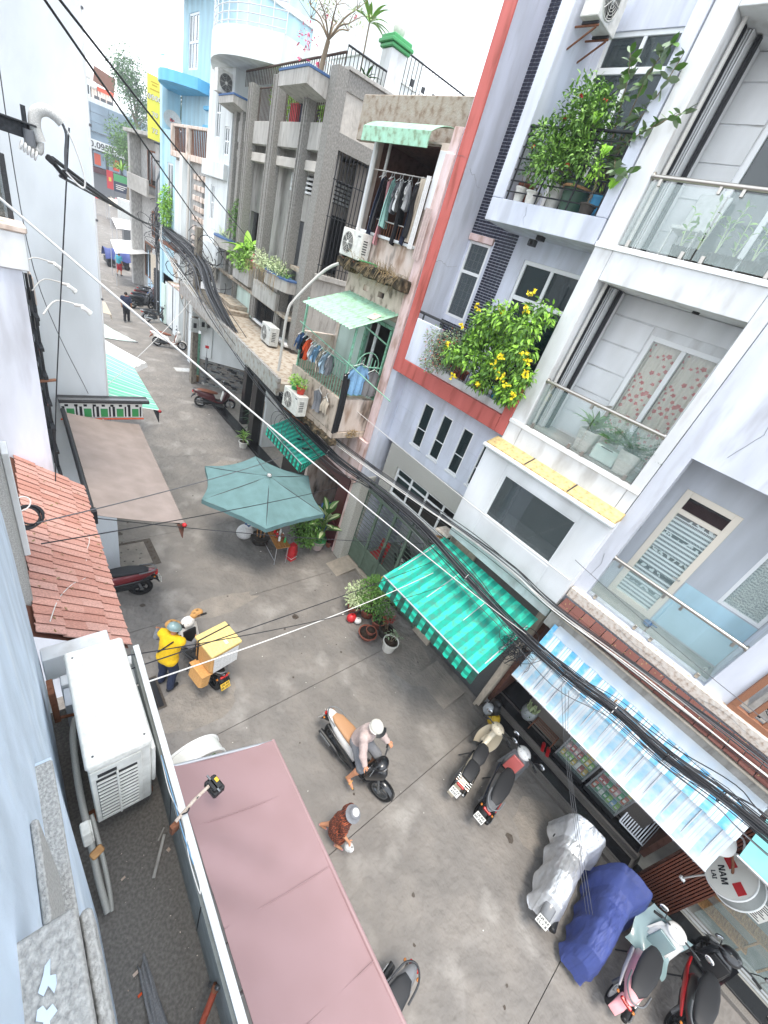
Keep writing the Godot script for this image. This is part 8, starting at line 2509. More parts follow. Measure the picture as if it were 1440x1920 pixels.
func build_street_things():
	# food stall under the umbrella
	var tb:=T("stall_table","narrow orange wooden table with thin metal legs","table",V(5.3,0,-7.9))
	F=Transform3D(Basis(Vector3.UP,-0.11),V(5.26,0,-8.0))
	for i in 3:B(tb,"plank","plank",-0.20+i*0.135,-0.069+i*0.135,0.62,0.65,-0.70,0.62,0.006)
	for x in [-0.17,0.17]:
		for z in [-0.62,0.55]:put(tb,"leg",tubem([V(x,0.0,z*1.05),V(x,0.62,z)],0.012,6),"alu")
	put(tb,"brace",tubem([V(-0.17,0.12,-0.6),V(-0.17,0.12,0.56)],0.009,6),"alu")
	var cols:=["red_plastic","white_plastic","red_plastic","terracotta","white_plastic","green_plastic"]
	var bl:=["red sauce bottle","white sauce bottle","red chilli bottle","brown sauce jar","white condiment tub","green-capped bottle"]
	for i in 6:
		var at:=V(-0.02+(i % 2)*0.13,0.65,-0.05+i*0.09)
		var bt:=T("bottle",bl[i]+" on the orange stall table","bottle",at)
		var g:=G.new()
		g.lathe([[0.0,0.0],[0.034,0.0],[0.036,0.01],[0.036,0.11],[0.022,0.145],[0.012,0.16],[0.012,0.18],[0.0,0.18]],14,at)
		put(bt,"bottle_body",g.mesh(),cols[i])
		put(bt,"cap",tubem([at+V(0,0.17,0),at+V(0,0.195,0)],0.014,10),"white_plastic" if i!=5 else "green_plastic")
	var tray:=T("tray","black pan standing on the orange stall table","pan",V(0.0,0.65,-0.32))
	put(tray,"pan",tubem([V(0.02,0.65,-0.32),V(0.02,0.70,-0.32)],0.11,18),"black_plastic")
	put(tray,"handle",tubem([V(0.12,0.69,-0.36),V(0.25,0.70,-0.42)],0.012,6),"black_plastic")
	F=Transform3D.IDENTITY
	for i in 4:
		var st:=T("plastic_stool",["lowest","second lowest","second highest","topmost"][i]+" red plastic stool of the nested stack by the table","stool",V(5.60,0.0,-7.52),0.3,"stack of red stools")
		F=Transform3D(Basis(Vector3.UP,0.3),V(5.60,i*0.09,-7.52))
		var g:=G.new()
		g.lathe([[0.165,0.0],[0.155,0.012],[0.118,0.25],[0.12,0.26],[0.11,0.275],[0.0,0.275]],4,Vector3.ZERO,Basis(Vector3.UP,PI/4))
		put(st,"stool_body",g.mesh(),"red_plastic")
		put(st,"rim_band",tubem(arc(V(0,0.012,0),0.165,PI/4,TAU+PI/4,4,Vector3.RIGHT,Vector3.BACK),0.008,5),"cl_white" if i==1 else "red_plastic")
		F=Transform3D.IDENTITY
	var sk:=T("rice_sack","bulging white sack with blue print by the umbrella base","sack",V(4.75,0,-8.85))
	var sg:=G.new()
	sg.ball(V(4.75,0.2,-8.85),V(0.26,0.24,0.22),16,Basis.IDENTITY,-0.85,1.0)
	sg.ball(V(4.83,0.40,-8.85),V(0.14,0.10,0.14),12)
	put(sk,"sack",sg.mesh(),"cl_white")
	BR(sk,"blue_patch","cl_denim",V(4.84,0.47,-8.85),V(0.20,0.05,0.18),V(0.1,0.4,0.1),0.02)
	# bags at the grocery
	var rb:=T("rubbish_bag","black and yellow rubbish bag on the shop corner","bag",V(7.25,0.1,-0.95))
	var rg:=G.new()
	rg.ball(V(7.22,0.42,-0.98),V(0.17,0.22,0.16),14)
	rg.ball(V(7.25,0.62,-0.98),V(0.10,0.12,0.10),12)
	put(rb,"black_bag",rg.mesh(),"black_plastic")
	var rg2:=G.new()
	rg2.ball(V(7.16,0.28,-0.84),V(0.15,0.17,0.14),14)
	put(rb,"yellow_bag",rg2.mesh(),"yellow_plastic")
	var rg3:=G.new()
	rg3.ball(V(7.10,0.45,-1.05),V(0.12,0.17,0.12),14)
	put(rb,"grey_bag",rg3.mesh(),"film")
	var kb:=T("shopping_bag","red and white plastic bag dropped by the flower pots","bag",V(5.95,0,-4.75))
	var kg:=G.new()
	kg.ball(V(5.92,0.12,-4.80),V(0.14,0.13,0.12),14)
	put(kb,"red_sack",kg.mesh(),"red_plastic")
	var kg2:=G.new()
	kg2.ball(V(6.04,0.09,-4.66),V(0.10,0.09,0.10),12)
	put(kb,"white_sack",kg2.mesh(),"cl_white")
	# orange signboard end beside the gate, meter box and wall lamp
	var os:=T("sign_board","orange sign board end leaning above the green gate","sign",V(6.95,3.0,-4.0))
	BR(os,"board","cl_box_orange",V(7.05,3.12,-4.02),V(0.62,0.04,0.34),V(0,0.1,-0.35),0.008)
	BR(os,"red_edge","paint_red",V(6.80,3.05,-3.86),V(0.50,0.05,0.03),V(0,0.1,-0.35),0.006)
	BR(os,"pale_cap","ridge_cement",V(7.15,3.34,-4.02),V(0.5,0.06,0.36),V(0,0.1,-0.2),0.01)
	text(os,"lettering","84","paper",0.10,V(7.0,3.16,-4.0),Vector3(0.93,-0.33,0.1),Vector3(0.1,0.3,-0.95))
	var wm:=T("wall_lamp","grey wall lamp with round hood beside the gate pillar","lamp",V(7.15,2.75,-7.25))
	var wg:=G.new()
	wg.lathe([[0.12,0.0],[0.11,0.03],[0.05,0.09],[0.0,0.10]],18,V(7.02,2.88,-7.2))
	put(wm,"hood",wg.mesh(),"dark_steel")
	put(wm,"arm",tubem([V(7.02,2.95,-7.2),V(7.18,3.0,-7.2)],0.014,6),"dark_steel")
	B(wm,"base_box","meter_box",6.96,7.08,2.70,2.84,-7.27,-7.14,0.01)
	var mb:=T("meter_box","cream electricity meter box on the pebble pillar","box",V(7.1,1.75,-7.35))
	B(mb,"case","pot_white",7.06,7.20,1.6,1.92,-7.40,-7.16,0.02)
	B(mb,"window","glass_grey",7.05,7.058,1.72,1.84,-7.34,-7.24,0.0)
	# laundry in the loft
	var lab:=["navy dress","black dress","pink towel","mint shirt","grey patterned shirt","white and black shirt","black trousers","black and white top","dark skirt","black shirt"]
	var lm:=["cl_navy","cl_black","cl_pink","cl_mint","cl_grey","cl_white","cl_black","cl_white","cl_navy","cl_black"]
	var lk:=["dress","dress","plain","dress","shirt","shirt","trousers","shirt","dress","shirt"]
	var lh:=[1.15,1.0,1.25,0.9,0.6,0.55,1.15,0.5,1.1,0.95]
	for i in 10:garment(lab[i]+" hanging in the loft opening",V(6.98-(i % 2)*0.05,9.52,-9.15+i*0.145),0.42,lh[i],lm[i],lk[i],0.45+0.1*(i % 3))
	var rd:=T("clothes_rail","steel clothes rail across the loft opening","rail",V(6.98,9.5,-8.4))
	put(rd,"rod",tubem([V(6.97,9.57,-9.55),V(6.97,9.57,-7.6)],0.014,8),"stainless")
	for e in [["cream curtain bunched at the end of the loft opening","cream_cloth",-7.86,-7.66,8.45,9.55,6.92],["pale curtain strip beside the loft's white sheet","cl_white",-7.66,-7.52,8.35,9.6,6.88],["dusty pink cloth hanging beside the red pilaster","cl_rose",-7.42,-7.22,8.2,9.1,6.86]]:
		var cu:=T("curtain",e[0],"curtain",V(e[6],e[4],e[2]))
		put(cu,"cloth",pleats(e[6],e[4],e[5],e[2],e[3],0.03,3.0,0.006),e[1])
	# laundry on the lower balcony: along the street rail and at its end
	lab=["blue cap","spotted black shirt","orange shirt","white and red shirt","sky blue shirt","khaki shorts","pale blue shirt","grey shirt"]
	lm=["cl_denim","cl_black","cl_orange","cl_white","cl_blue","cream_cloth","cl_sky","cl_grey"]
	for i in 8:garment(lab[i]+" on the balcony washing line",V(5.93,5.95-i*0.01,-9.55+i*0.2),0.40,0.42+0.10*((i*3) % 4)/2.0,lm[i],"shirt",0.35+0.15*(i % 2))
	garment("light blue striped shirt on the balcony end rail",V(6.35,5.92,-7.50),0.52,0.72,"cl_blue","shirt",0.0)
	garment("grey cloth hung over the balcony end rail",V(6.78,5.80,-7.50),0.42,0.62,"grey_cloth","plain",0.0)
	garment("long black trousers hanging below the balcony corner",V(6.02,5.70,-7.48),0.30,1.5,"cl_black","trousers",0.3)
	garment("grey vest drying on the stained balcony wall",V(5.90,4.95,-8.3),0.36,0.55,"cl_grey","plain",PI/2)
	garment("khaki rag drying on the stained balcony wall",V(5.90,4.90,-7.95),0.26,0.40,"cream_cloth","plain",PI/2)
	var ln:=T("washing_pole","mint washing pole slanting over the balcony","pole",V(5.9,6.1,-8.5))
	put(ln,"pole",tubem([V(5.9,6.12,-9.7),V(6.0,5.85,-7.5),V(6.4,5.5,-6.3)],0.012,6),"mint_iron")
	# sitting indoor bits: crates in the red shop
	var bb:=T("blue_barrel","dark blue plastic barrel in the red shop front","barrel",V(7.2,0.1,-8.4))
	var bg:=G.new()
	bg.lathe([[0.0,0.1],[0.25,0.1],[0.28,0.3],[0.28,0.75],[0.25,0.92],[0.0,0.95]],18,V(7.3,0.0,-8.4))
	put(bb,"drum",bg.mesh(),"blue_plastic")
	put(bb,"lid",tubem([V(7.3,0.94,-8.4),V(7.3,0.98,-8.4)],0.26,18),"blue_plastic")
	# red chair behind the gate
	var rc:=T("plastic_chair","red plastic chair behind the green gate","chair",V(7.9,0.06,-6.3))
	B(rc,"seat","red_plastic",7.72,8.1,0.46,0.49,-6.5,-6.12,0.01)
	BR(rc,"backrest","red_plastic",V(8.1,0.72,-6.31),V(0.03,0.45,0.38),V(0,0,-0.15),0.01)
	for q in [[7.75,-6.47],[7.75,-6.15],[8.07,-6.47],[8.07,-6.15]]:B(rc,"leg","red_plastic",q[0]-0.015,q[0]+0.015,0.06,0.46,q[1]-0.015,q[1]+0.015,0.005)
	# utility poles
	utility_pole("square concrete utility pole with grey meter boxes",V(7.22,0,-20.8),6.7,true)
	utility_pole("tall round concrete utility pole wrapped in black cables",V(9.2,0,-32.9),10.0,false)
	pole_tangle("mass of tangled black wires high on the meter pole",V(7.35,5.2,-21.5),V(0.35,0.5,1.4),60)
	pole_tangle("mass of tangled black wires on the tall round pole",V(9.3,4.9,-32.0),V(0.5,0.7,1.2),60)
	var sp:=T("steel_pipe_post","thin grey steel post beside the meter pole","post",V(7.75,0,-20.6))
	put(sp,"tube",tubem([V(7.75,0,-20.6),V(7.8,4.6,-20.6)],0.06,10),"grey_steel")
	B(sp,"base","concrete_lt",7.62,7.88,0.0,0.12,-20.73,-20.47,0.02)
	var gd:=T("green_panel","pale green panel leaning behind the meter pole","panel",V(7.5,0,-21.2))
	B(gd,"panel","mint_iron",7.42,7.72,0.05,2.3,-21.25,-21.2,0.01)
	B(gd,"foot","ply",7.36,7.6,0.0,0.3,-21.1,-20.95,0.02)
	# coil of spare cable on the wall by the tiled roof
	var co:=T("cable_coil","coil of black cable hanging above the tiled roof","cable",V(0.05,5.2,-3.4))
	for i in 7:put(co,"loop",tubem(arc(V(-0.02+0.008*i,5.28+rng.randf_range(-0.02,0.02),-4.0+rng.randf_range(-0.02,0.02)),rng.randf_range(0.085,0.105),0,TAU,20,Vector3(1,0,0),Vector3(0,0.76,-0.65)),0.008,6),"wire_black")
	put(co,"white_tie",tubem(arc(V(-0.02,5.40,-4.05),0.07,0,TAU,16,Vector3(0.9,0,-0.4),Vector3(0,0.5,-0.8)),0.006,5),"wire_white")
	# loose cloth, flip bucket and basin near the pots
	var cam:=T("security_camera","small box camera under the lavender soffit","camera",V(7.3,8.98,-5.0))
	B(cam,"housing","black_plastic",7.26,7.36,8.98,9.08,-5.1,-4.96,0.01)
	put(cam,"lens",tubem([V(7.26,9.03,-5.03),V(7.24,9.03,-5.03)],0.03,10),"glass_dark")
func pole_tangle(label,c:Vector3,r:Vector3,n:int):
	var t:=T("cable_tangle",label,"cables",c)
	var g:=G.new()
	for i in n:
		var o:=c+V(rng.randfn()*r.x,rng.randfn()*r.y,rng.randfn()*r.z)
		var ax:=V(rng.randfn(),rng.randfn(),rng.randfn()).normalized()
		var ay:=ax.cross(V(rng.randfn(),rng.randfn(),rng.randfn()).normalized()).normalized()
		g.tube(arc(o,rng.randf_range(0.2,0.7),rng.randf()*6.0,rng.randf()*6.0+3.0,10,ax,ay),rng.randf_range(0.008,0.018),4,1.0,false)
	put(t,"wires",g.mesh(),"wire_black").set_meta("kind","stuff")
func utility_pole(label,at:Vector3,h:float,square:bool):
	var t:=T("utility_pole",label,"utility pole",at)
	var g:=G.new()
	if square:g.box(at+V(0,h/2,0),V(0.26,h,0.26),Basis.IDENTITY,0.02)
	else:g.tube([at,at+V(0,h,0)],0.19,16,0.65)
	put(t,"shaft",g.mesh(),"pole")
	if square:
		for e in [[-0.30,2.55,0.16],[-0.28,3.25,0.15],[0.05,2.65,0.18]]:
			var b:=B(t,"meter_case","meter_box",at.x+e[0],at.x+e[0]+0.34,e[1],e[1]+0.58,at.z+e[2],at.z+e[2]+0.22,0.02)
			B(b,"dial","ink",at.x+e[0]+0.1,at.x+e[0]+0.24,e[1]+0.2,e[1]+0.42,at.z+e[2]+0.221,at.z+e[2]+0.226,0.0)
		for i in 9:put(t,"cable_loop",tubem(spline([at+V(0.2,5.2+0.05*i,0.15),at+V(0.3+0.03*i,4.4,0.2),at+V(0.2,3.6-0.1*i,0.22),at+V(0.12,3.1,0.2)],4),0.018,5),"wire_black")
	else:
		for i in 10:put(t,"cable_loop",tubem(spline([at+V(-0.2,6.5-i*0.15,0.2),at+V(-0.5+0.1*(i % 3),6.0-i*0.2,0.3),at+V(-0.25,5.2-i*0.22,0.25),at+V(0.1,4.6-i*0.1,0.25)],4),0.022,5),"wire_black")
		put(t,"side_pipe",tubem([at+V(-0.35,0,0.1),at+V(-0.35,7.5,0.1),at+V(-0.1,8.2,0.1)],0.06,8),"grey_steel")
	for k in (0 if square else 2):put(t,"cross_arm",bxm(V(1.2,0.08,0.08),0.01),"dark_steel",xfm(at+V(0.1,h-0.7-k*0.8,0.2)))
func pot(p,at:Vector3,r:float,h:float,m,n:="pot",sides:=20):
	var g:=G.new()
	g.lathe([[0.0,0.0],[r*0.70,0.0],[r*0.74,h*0.04],[r*0.95,h*0.85],[r*1.06,h*0.86],[r*1.06,h],[r*0.95,h],[r*0.90,h*0.90]],sides,at)
	var o:=put(p,n,g.mesh(),m)
	put(o,"soil",tubem([at+V(0,h*0.86,0),at+V(0,h*0.91,0)],r*0.92,sides),"soil")
	return o
# strap leaves arching out of a centre, each leaf a piece of its own
func strap_leaves(p,at:Vector3,n:int,l:float,w:float,m,rise:=1.0,part:="leaf"):
	for i in n:
		var a:=i*2.4+rng.randf()*0.5
		var el:=rng.randf_range(0.35,1.25)*rise
		var d:=V(cos(a),0,sin(a))
		var ll:=l*rng.randf_range(0.75,1.1)
		var side:=d.cross(Vector3.UP)
		var g:=G.new()
		g.grid(func(u,v):
			var s:float=v*ll
			var q:Vector3=at+d*(s*cos(el)+0.10*s*s/ll)+V(0,s*sin(el)-0.55*s*s/ll*cos(el*0.8),0)
			var ww:=w*sin(pow(v,0.7)*PI*0.97+0.06)*0.5
			return q+side*(u-0.5)*2.0*ww+V(0,absf(u-0.5)*ww*0.7,0),2,6)
		put(p,part,g.mesh(),m)
func bush(p,n,m,c:Vector3,r:Vector3,cnt:int,s:float,droop:=0.0):
	var g:=G.new()
	leaf_cloud(g,c,r,cnt,s,droop)
	var o:=put(p,n,g.mesh(),m)
	return o
func stems(p,a:Vector3,tips:Array,r:=0.008,m="stem"):
	var g:=G.new()
	for t in tips:g.tube(spline([a+V(rng.randf_range(-0.03,0.03),0,rng.randf_range(-0.03,0.03)),a.lerp(t,0.5)+V(rng.randf_range(-0.06,0.06),0.04,rng.randf_range(-0.06,0.06)),t],3),r,5,0.4,false)
	return put(p,"stems",g.mesh(),m)
func blossoms(p,m,pts:Array,s:float,n:=5):
	for q in pts:
		var g:=G.new()
		for k in n:
			leaf(g,q,V(rng.randfn()-0.4,rng.randfn()+0.3,rng.randfn()).normalized(),s,0.9,0.2)
		put(p,"blossom",g.mesh(),m)
func build_plants():
	# yellow-flowered shrub spilling over the red-framed balcony
	var t:=T("flowering_shrub","bright green shrub with yellow trumpet flowers on the red-framed balcony","plant",V(7.2,6.4,-4.5))
	pot(t,V(7.32,6.33,-4.35),0.20,0.34,"pot_blue")
	var cs:=[]
	for k in 20:cs.append(V(6.72+0.16*sin(k*2.1),6.72+0.065*k+0.12*sin(k*3.7),-4.42+0.80*sin(k*2.4)*(1.0-0.45*k/20.0)))
	stems(t,V(7.32,6.6,-4.35),cs,0.012)
	var tones:=["leaf_b","leaf_lime","leaf_c"]
	for m in 3:
		var g0:=G.new()
		for k in 20:leaf_cloud(g0,cs[k]+V(-0.05*m,0.03*m,0.05*m-0.05),V(0.24,0.20,0.26),[95,60,50][m],[0.12,0.11,0.09][m],0.7)
		put(t,"foliage",g0.mesh(),tones[m]).set_meta("kind","stuff")
	var g:=G.new()
	for q in [V(6.68,8.42,-4.22),V(6.62,8.16,-4.12),V(6.55,7.55,-5.2),V(6.50,7.18,-5.35),V(6.5,7.5,-3.62),V(6.48,7.32,-3.5),V(6.45,7.62,-3.7),V(6.45,7.12,-3.95),V(6.46,7.02,-3.78),V(6.5,6.8,-4.35),V(6.5,6.72,-4.9),V(6.6,7.95,-5.05),V(6.44,7.25,-4.15),V(6.5,6.92,-3.6),V(6.6,8.0,-4.55),V(6.42,7.38,-4.05)]:
		var pts:=[]
		for k in 5:pts.append(q+V(rng.randf_range(-0.05,0.05),rng.randf_range(-0.05,0.05),rng.randf_range(-0.06,0.06)))
		blossoms(t,"petal_yellow",pts.map(func(w):return w+V(-0.06,-0.1,0)),0.045)
	var t2:=T("potted_shrub","fine-leaved olive shrub with tiny red tips beside the yellow flowers","plant",V(7.3,6.35,-5.5))
	pot(t2,V(7.32,6.33,-5.45),0.16,0.28,"terracotta")
	var c2:=[V(6.9,6.95,-5.7),V(6.8,7.15,-5.4),V(6.75,6.75,-5.45),V(6.85,7.0,-6.0),V(6.72,6.65,-5.8)]
	stems(t2,V(7.32,6.58,-5.45),c2,0.010)
	g=G.new()
	for c in c2:leaf_cloud(g,c,V(0.26,0.26,0.28),420,0.06)
	put(t2,"foliage",g.mesh(),"leaf_grey").set_meta("kind","stuff")
	g=G.new()
	for c in c2:leaf_cloud(g,c,V(0.28,0.28,0.3),60,0.05)
	put(t2,"red_tips",g.mesh(),"petal_red").set_meta("kind","stuff")
	for e in [[V(7.3,6.33,-4.02),"terracotta","small terracotta pot at the red post"],[V(7.28,6.33,-4.85),"terracotta","brown pot behind the yellow shrub"]]:
		var q:=T("potted_plant",e[2],"plant",e[0])
		pot(q,e[0],0.14,0.24,e[1])
		bush(q,"foliage","leaf_a",e[0]+V(-0.05,0.36,0),V(0.18,0.16,0.18),120,0.09).set_meta("kind","stuff")
	# upper balcony jungle
	var u:=T("potted_shrub","dense green shrub with small red flowers in a dark glazed pot","plant",V(7.35,9.5,-4.75))
	var dp=pot(u,V(7.30,9.50,-4.62),0.22,0.40,"pot_green")
	put(dp,"rim_band",tubem(arc(V(7.30,9.84,-4.62),0.225,0,TAU,24,Vector3.RIGHT,Vector3.BACK),0.02,6),"seat_tan")
	var c3:=[V(7.15,10.35,-4.9),V(7.1,10.6,-4.7),V(7.1,10.15,-4.6),V(7.05,10.3,-5.25),V(7.1,10.75,-4.95),V(7.0,10.0,-5.05)]
	stems(u,V(7.30,9.86,-4.62),c3,0.016)
	g=G.new()
	for c in c3:leaf_cloud(g,c,V(0.36,0.33,0.38),400,0.085)
	put(u,"foliage",g.mesh(),"leaf_b").set_meta("kind","stuff")
	g=G.new()
	for c in c3:leaf_cloud(g,c+V(-0.06,0.05,0),V(0.32,0.30,0.34),300,0.075)
	put(u,"young_foliage",g.mesh(),"leaf_c").set_meta("kind","stuff")
	var fl:=[]
	for k in 5:fl.append(c3[k % 6]+V(-0.24,rng.randf_range(-0.15,0.2),rng.randf_range(-0.25,0.25)))
	blossoms(u,"petal_red",fl,0.04)
	var v:=T("climbing_plant","tall grey-green branch plant arching across the white column","plant",V(7.4,9.5,-4.3))
	pot(v,V(7.42,9.50,-4.25),0.15,0.32,"pot_blue")
	var arms:=[[V(7.3,10.5,-4.3),V(7.1,11.1,-4.2),V(7.0,11.35,-4.0)],[V(7.2,10.4,-4.2),V(7.0,10.8,-3.9),V(6.9,11.2,-3.75)],[V(7.1,10.3,-4.1),V(6.9,10.5,-3.7),V(6.85,10.65,-3.35)],[V(7.2,10.6,-4.4),V(7.0,11.0,-4.4),V(6.95,11.25,-4.5)],[V(7.15,10.2,-4.15),V(6.95,10.05,-3.95),V(6.85,10.0,-3.7)]]
	for a in arms:
		var pth:=spline([V(7.42,9.8,-4.25)]+a,5)
		put(v,"branch",tubem(pth,0.012,6,0.4),"stem")
		for i in range(4,pth.size()):
			for s in 3:
				var lg:=G.new()
				leaf(lg,pth[i],V(rng.randf_range(-0.8,0.4),rng.randf_range(-0.4,0.5),rng.randf_range(-1,1)).normalized(),rng.randf_range(0.12,0.2),0.5,0.06)
				put(v,"leaf",lg.mesh(),"leaf_grey" if rng.randf()<0.7 else "leaf_b")
	for k in 3:
		var lg:=G.new()
		for i in 9:leaf(lg,V(6.95,9.95+0.35*k,-3.95-0.35*k)+V(0,0,0.02*i),V(-0.6,-0.2-0.1*i,0.5-0.12*i).normalized(),0.16,0.42)
		put(v,"bright_spray",lg.mesh(),"leaf_lime")
	var pr:=[[V(7.15,9.5,-5.55),0.10,0.22,"pot_white","leaf_a","white pot with thin trailing stems on the upper balcony"],[V(7.12,9.5,-5.25),0.13,0.18,"pot_white","leaf_b","low white pot with small green leaves on the upper balcony"],[V(7.35,9.5,-5.0),0.13,0.36,"pot_white","leaf_grey","tall white vase pot on the upper balcony"],[V(7.10,9.5,-4.20),0.12,0.14,"pot_dark","leaf_lime","tiny lime cactus pot on the upper balcony"],[V(7.3,9.5,-5.6),0.13,0.30,"terracotta","leaf_a","terracotta pot at the end of the upper balcony"]]
	for e in pr:
		var q:=T("potted_plant",e[5],"plant",e[0])
		pot(q,e[0],e[1],e[2],e[3])
		var tp:=[]
		for k in 4:tp.append(e[0]+V(rng.randf_range(-0.2,0.1),e[2]+rng.randf_range(0.2,0.7),rng.randf_range(-0.2,0.2)))
		stems(q,e[0]+V(0,e[2]*0.9,0),tp,0.006)
		g=G.new()
		for c in tp:leaf_cloud(g,c,V(0.12,0.14,0.12),40,0.06)
		put(q,"foliage",g.mesh(),e[4]).set_meta("kind","stuff")
	# orchids in baskets on the glass balcony above
	for i in 6:
		var at:=V(7.18,9.235,-2.66+i*0.22)
		var q:=T("orchid_basket","orchid in a dark hanging-basket pot behind the upper glass balcony","plant",at,0.0,"orchid baskets behind the upper glass balcony")
		pot(q,at,0.085,0.15,"pot_dark","basket",8)
		for k in 10:put(q,"basket_slat",tubem([at+V(cos(k*0.628)*0.07,0.0,sin(k*0.628)*0.07),at+V(cos(k*0.628)*0.10,0.16,sin(k*0.628)*0.10)],0.006,4),"soil")
		for k in 2:
			var pth:=spline([at+V(0,0.14,0),at+V(-0.03,0.28+0.1*(i % 3),0.03-0.06*k),at+V(-0.06,0.42+0.12*((i+k) % 3),0.06-0.1*k)],4)
			put(q,"cane",tubem(pth,0.009,5,0.6),"leaf_pale")
			for m in range(2,pth.size()):
				var lg:=G.new()
				leaf(lg,pth[m],V(rng.randf_range(-0.8,0.8),0.4,rng.randf_range(-0.9,0.9)).normalized(),0.10,0.4)
				put(q,"leaf",lg.mesh(),"leaf_c")
	var ub:=T("potted_shrub","leafy pot plant behind the upper glass at the door","plant",V(7.55,9.24,-1.65))
	pot(ub,V(7.55,9.24,-1.65),0.15,0.28,"pot_dark")
	bush(ub,"foliage","leaf_b",V(7.5,9.95,-1.6),V(0.25,0.35,0.25),260,0.10).set_meta("kind","stuff")
	var ch:=T("balcony_chair","pale wicker chair behind the upper glass balcony","chair",V(7.5,9.24,-2.75))
	B(ch,"seat","meter_box",7.35,7.75,9.60,9.65,-3.0,-2.6,0.02)
	BR(ch,"backrest","meter_box",V(7.76,9.88,-2.8),V(0.04,0.5,0.42),V(0,0,-0.2),0.02)
	for q in [[7.38,-2.97],[7.38,-2.63],[7.72,-2.97],[7.72,-2.63]]:B(ch,"leg","meter_box",q[0]-0.015,q[0]+0.015,9.24,9.60,q[1]-0.015,q[1]+0.015,0.004)
	# white planters on the lower glass balcony
	for e in [[V(7.30,6.37,-2.42),"white woven square planter with a broad-leaved plant",0],[V(7.30,6.37,-2.02),"low green tinted trough planter with ferns",1],[V(7.25,6.37,-1.66),"white woven square planter with feathery fern",2]]:
		var q:=T("planter",e[1],"plant",e[0])
		var pm:=G.new()
		if e[2]==1:pm.box(e[0]+V(0.05,0.13,0),V(0.26,0.26,0.42),Basis.IDENTITY,0.02)
		else:pm.lathe([[0.0,0.0],[0.15,0.0],[0.21,0.36],[0.22,0.38],[0.19,0.38],[0.18,0.34]],4,e[0],Basis(Vector3.UP,PI/4))
		var pp:=put(q,"planter_box",pm.mesh(),"mint_wall" if e[2]==1 else "pot_white")
		B(pp,"soil","soil",e[0].x-0.10,e[0].x+0.10,e[0].y+0.27+(0.06 if e[2]!=1 else -0.03),e[0].y+0.28+(0.06 if e[2]!=1 else -0.03),e[0].z-0.1,e[0].z+0.1,0.0)
		if e[2]!=1:
			var wv:=G.new()
			for r in 7:
				for s in 9:wv.ball(e[0]+V(-0.112-r*0.0062 ,0.04+r*0.047,-0.10+s*0.025),V(0.006,0.016,0.009),6)
			put(pp,"weave",wv.mesh(),"pot_white")
		if e[2]==0:strap_leaves(q,e[0]+V(0,0.36,0),18,0.62,0.095,"leaf_b",1.15)
		else:
			g=G.new()
			for k in 34:
				var a:=rng.randf()*TAU
				var d:=V(cos(a),rng.randf_range(0.4,1.4),sin(a)).normalized()
				var ln:=rng.randf_range(0.32,0.66)
				for s in 12:
					var o:Vector3=e[0]+V(0,0.33,0)+d*ln*s/12.0+V(0,-0.12*pow(s/12.0,2.0),0)
					for sd in [-1,1]:leaf(g,o,(d+d.cross(Vector3.UP)*sd*1.2).normalized(),0.06,0.25)
			put(q,"fronds",g.mesh(),"leaf_dark" if e[2]==2 else "leaf_a").set_meta("kind","stuff")
	# concrete house: trough plants and roof garden
	F=Transform3D(Basis(Vector3.UP,-0.08),V(7.65,0,-12.75))
	var tr:=T("trough_plants","grassy flowering plants filling the near concrete trough","plant",V(-0.3,6.4,-1.4))
	for k in 9:strap_leaves(tr,V(-0.3+0.12*(k % 2),6.44,-2.2+k*0.19),6,0.55,0.045,"leaf_c" if k % 2 else "leaf_b",1.15)
	g=G.new()
	for k in 8:leaf_cloud(g,V(-0.35,6.55+rng.randf()*0.2,-3.1+k*0.3),V(0.3,0.26,0.26),110,0.10)
	put(tr,"foliage",g.mesh(),"leaf_pale").set_meta("kind","stuff")
	blossoms(tr,"petal_pink",[V(-0.5,6.5,-3.2),V(-0.45,6.62,-3.3),V(-0.5,6.35,-3.0),V(-0.5,6.7,-3.1)],0.06)
	g=G.new()
	for k in 60:
		var p0:=V(-0.62,6.5,rng.randf_range(-3.2,-0.5))
		g.tube([p0,p0+V(-0.12,0.02,0),p0+V(-0.15,-rng.randf_range(0.2,0.6),rng.randf_range(-0.15,0.15))],0.006,4,0.5,false)
	put(tr,"dry_strands",g.mesh(),"leaf_dry").set_meta("kind","stuff")
	var bg2:=T("trough_plants","big banana-like leaves and bushes on the far concrete balcony","plant",V(0,6.1,-4.9))
	strap_leaves(bg2,V(-0.05,6.5,-5.0),9,1.25,0.30,"leaf_lime",1.25)
	g=G.new()
	for c in [V(-0.3,6.3,-4.3),V(-0.35,6.2,-4.8),V(-0.3,6.35,-5.4),V(-0.2,6.6,-4.5)]:leaf_cloud(g,c,V(0.35,0.35,0.35),200,0.14)
	put(bg2,"foliage",g.mesh(),"leaf_c").set_meta("kind","stuff")
	var vn:=T("trough_plants","grass tufts in the round far concrete trough","plant",V(-0.3,6.6,-7.3))
	for k in 7:strap_leaves(vn,V(-0.25,6.62,-8.0+k*0.24),5,0.6,0.04,"leaf_pale",1.1)
	bush(vn,"foliage","leaf_b",V(-0.1,7.4,-6.6),V(0.25,0.7,0.25),240,0.13).set_meta("kind","stuff")
	var ft:=T("frangipani_tree","bare branched frangipani with pink blossoms in the roof planter","tree",V(-0.2,11.3,-1.2))
	var tips:=[]
	g=G.new()
	var root:=V(-0.1,11.35,-0.9)
	var crown0:=root+V(0.05,0.75,0.1)
	g.tube(spline([root,root+V(0.04,0.4,0.0),crown0],3),0.075,8,0.7)
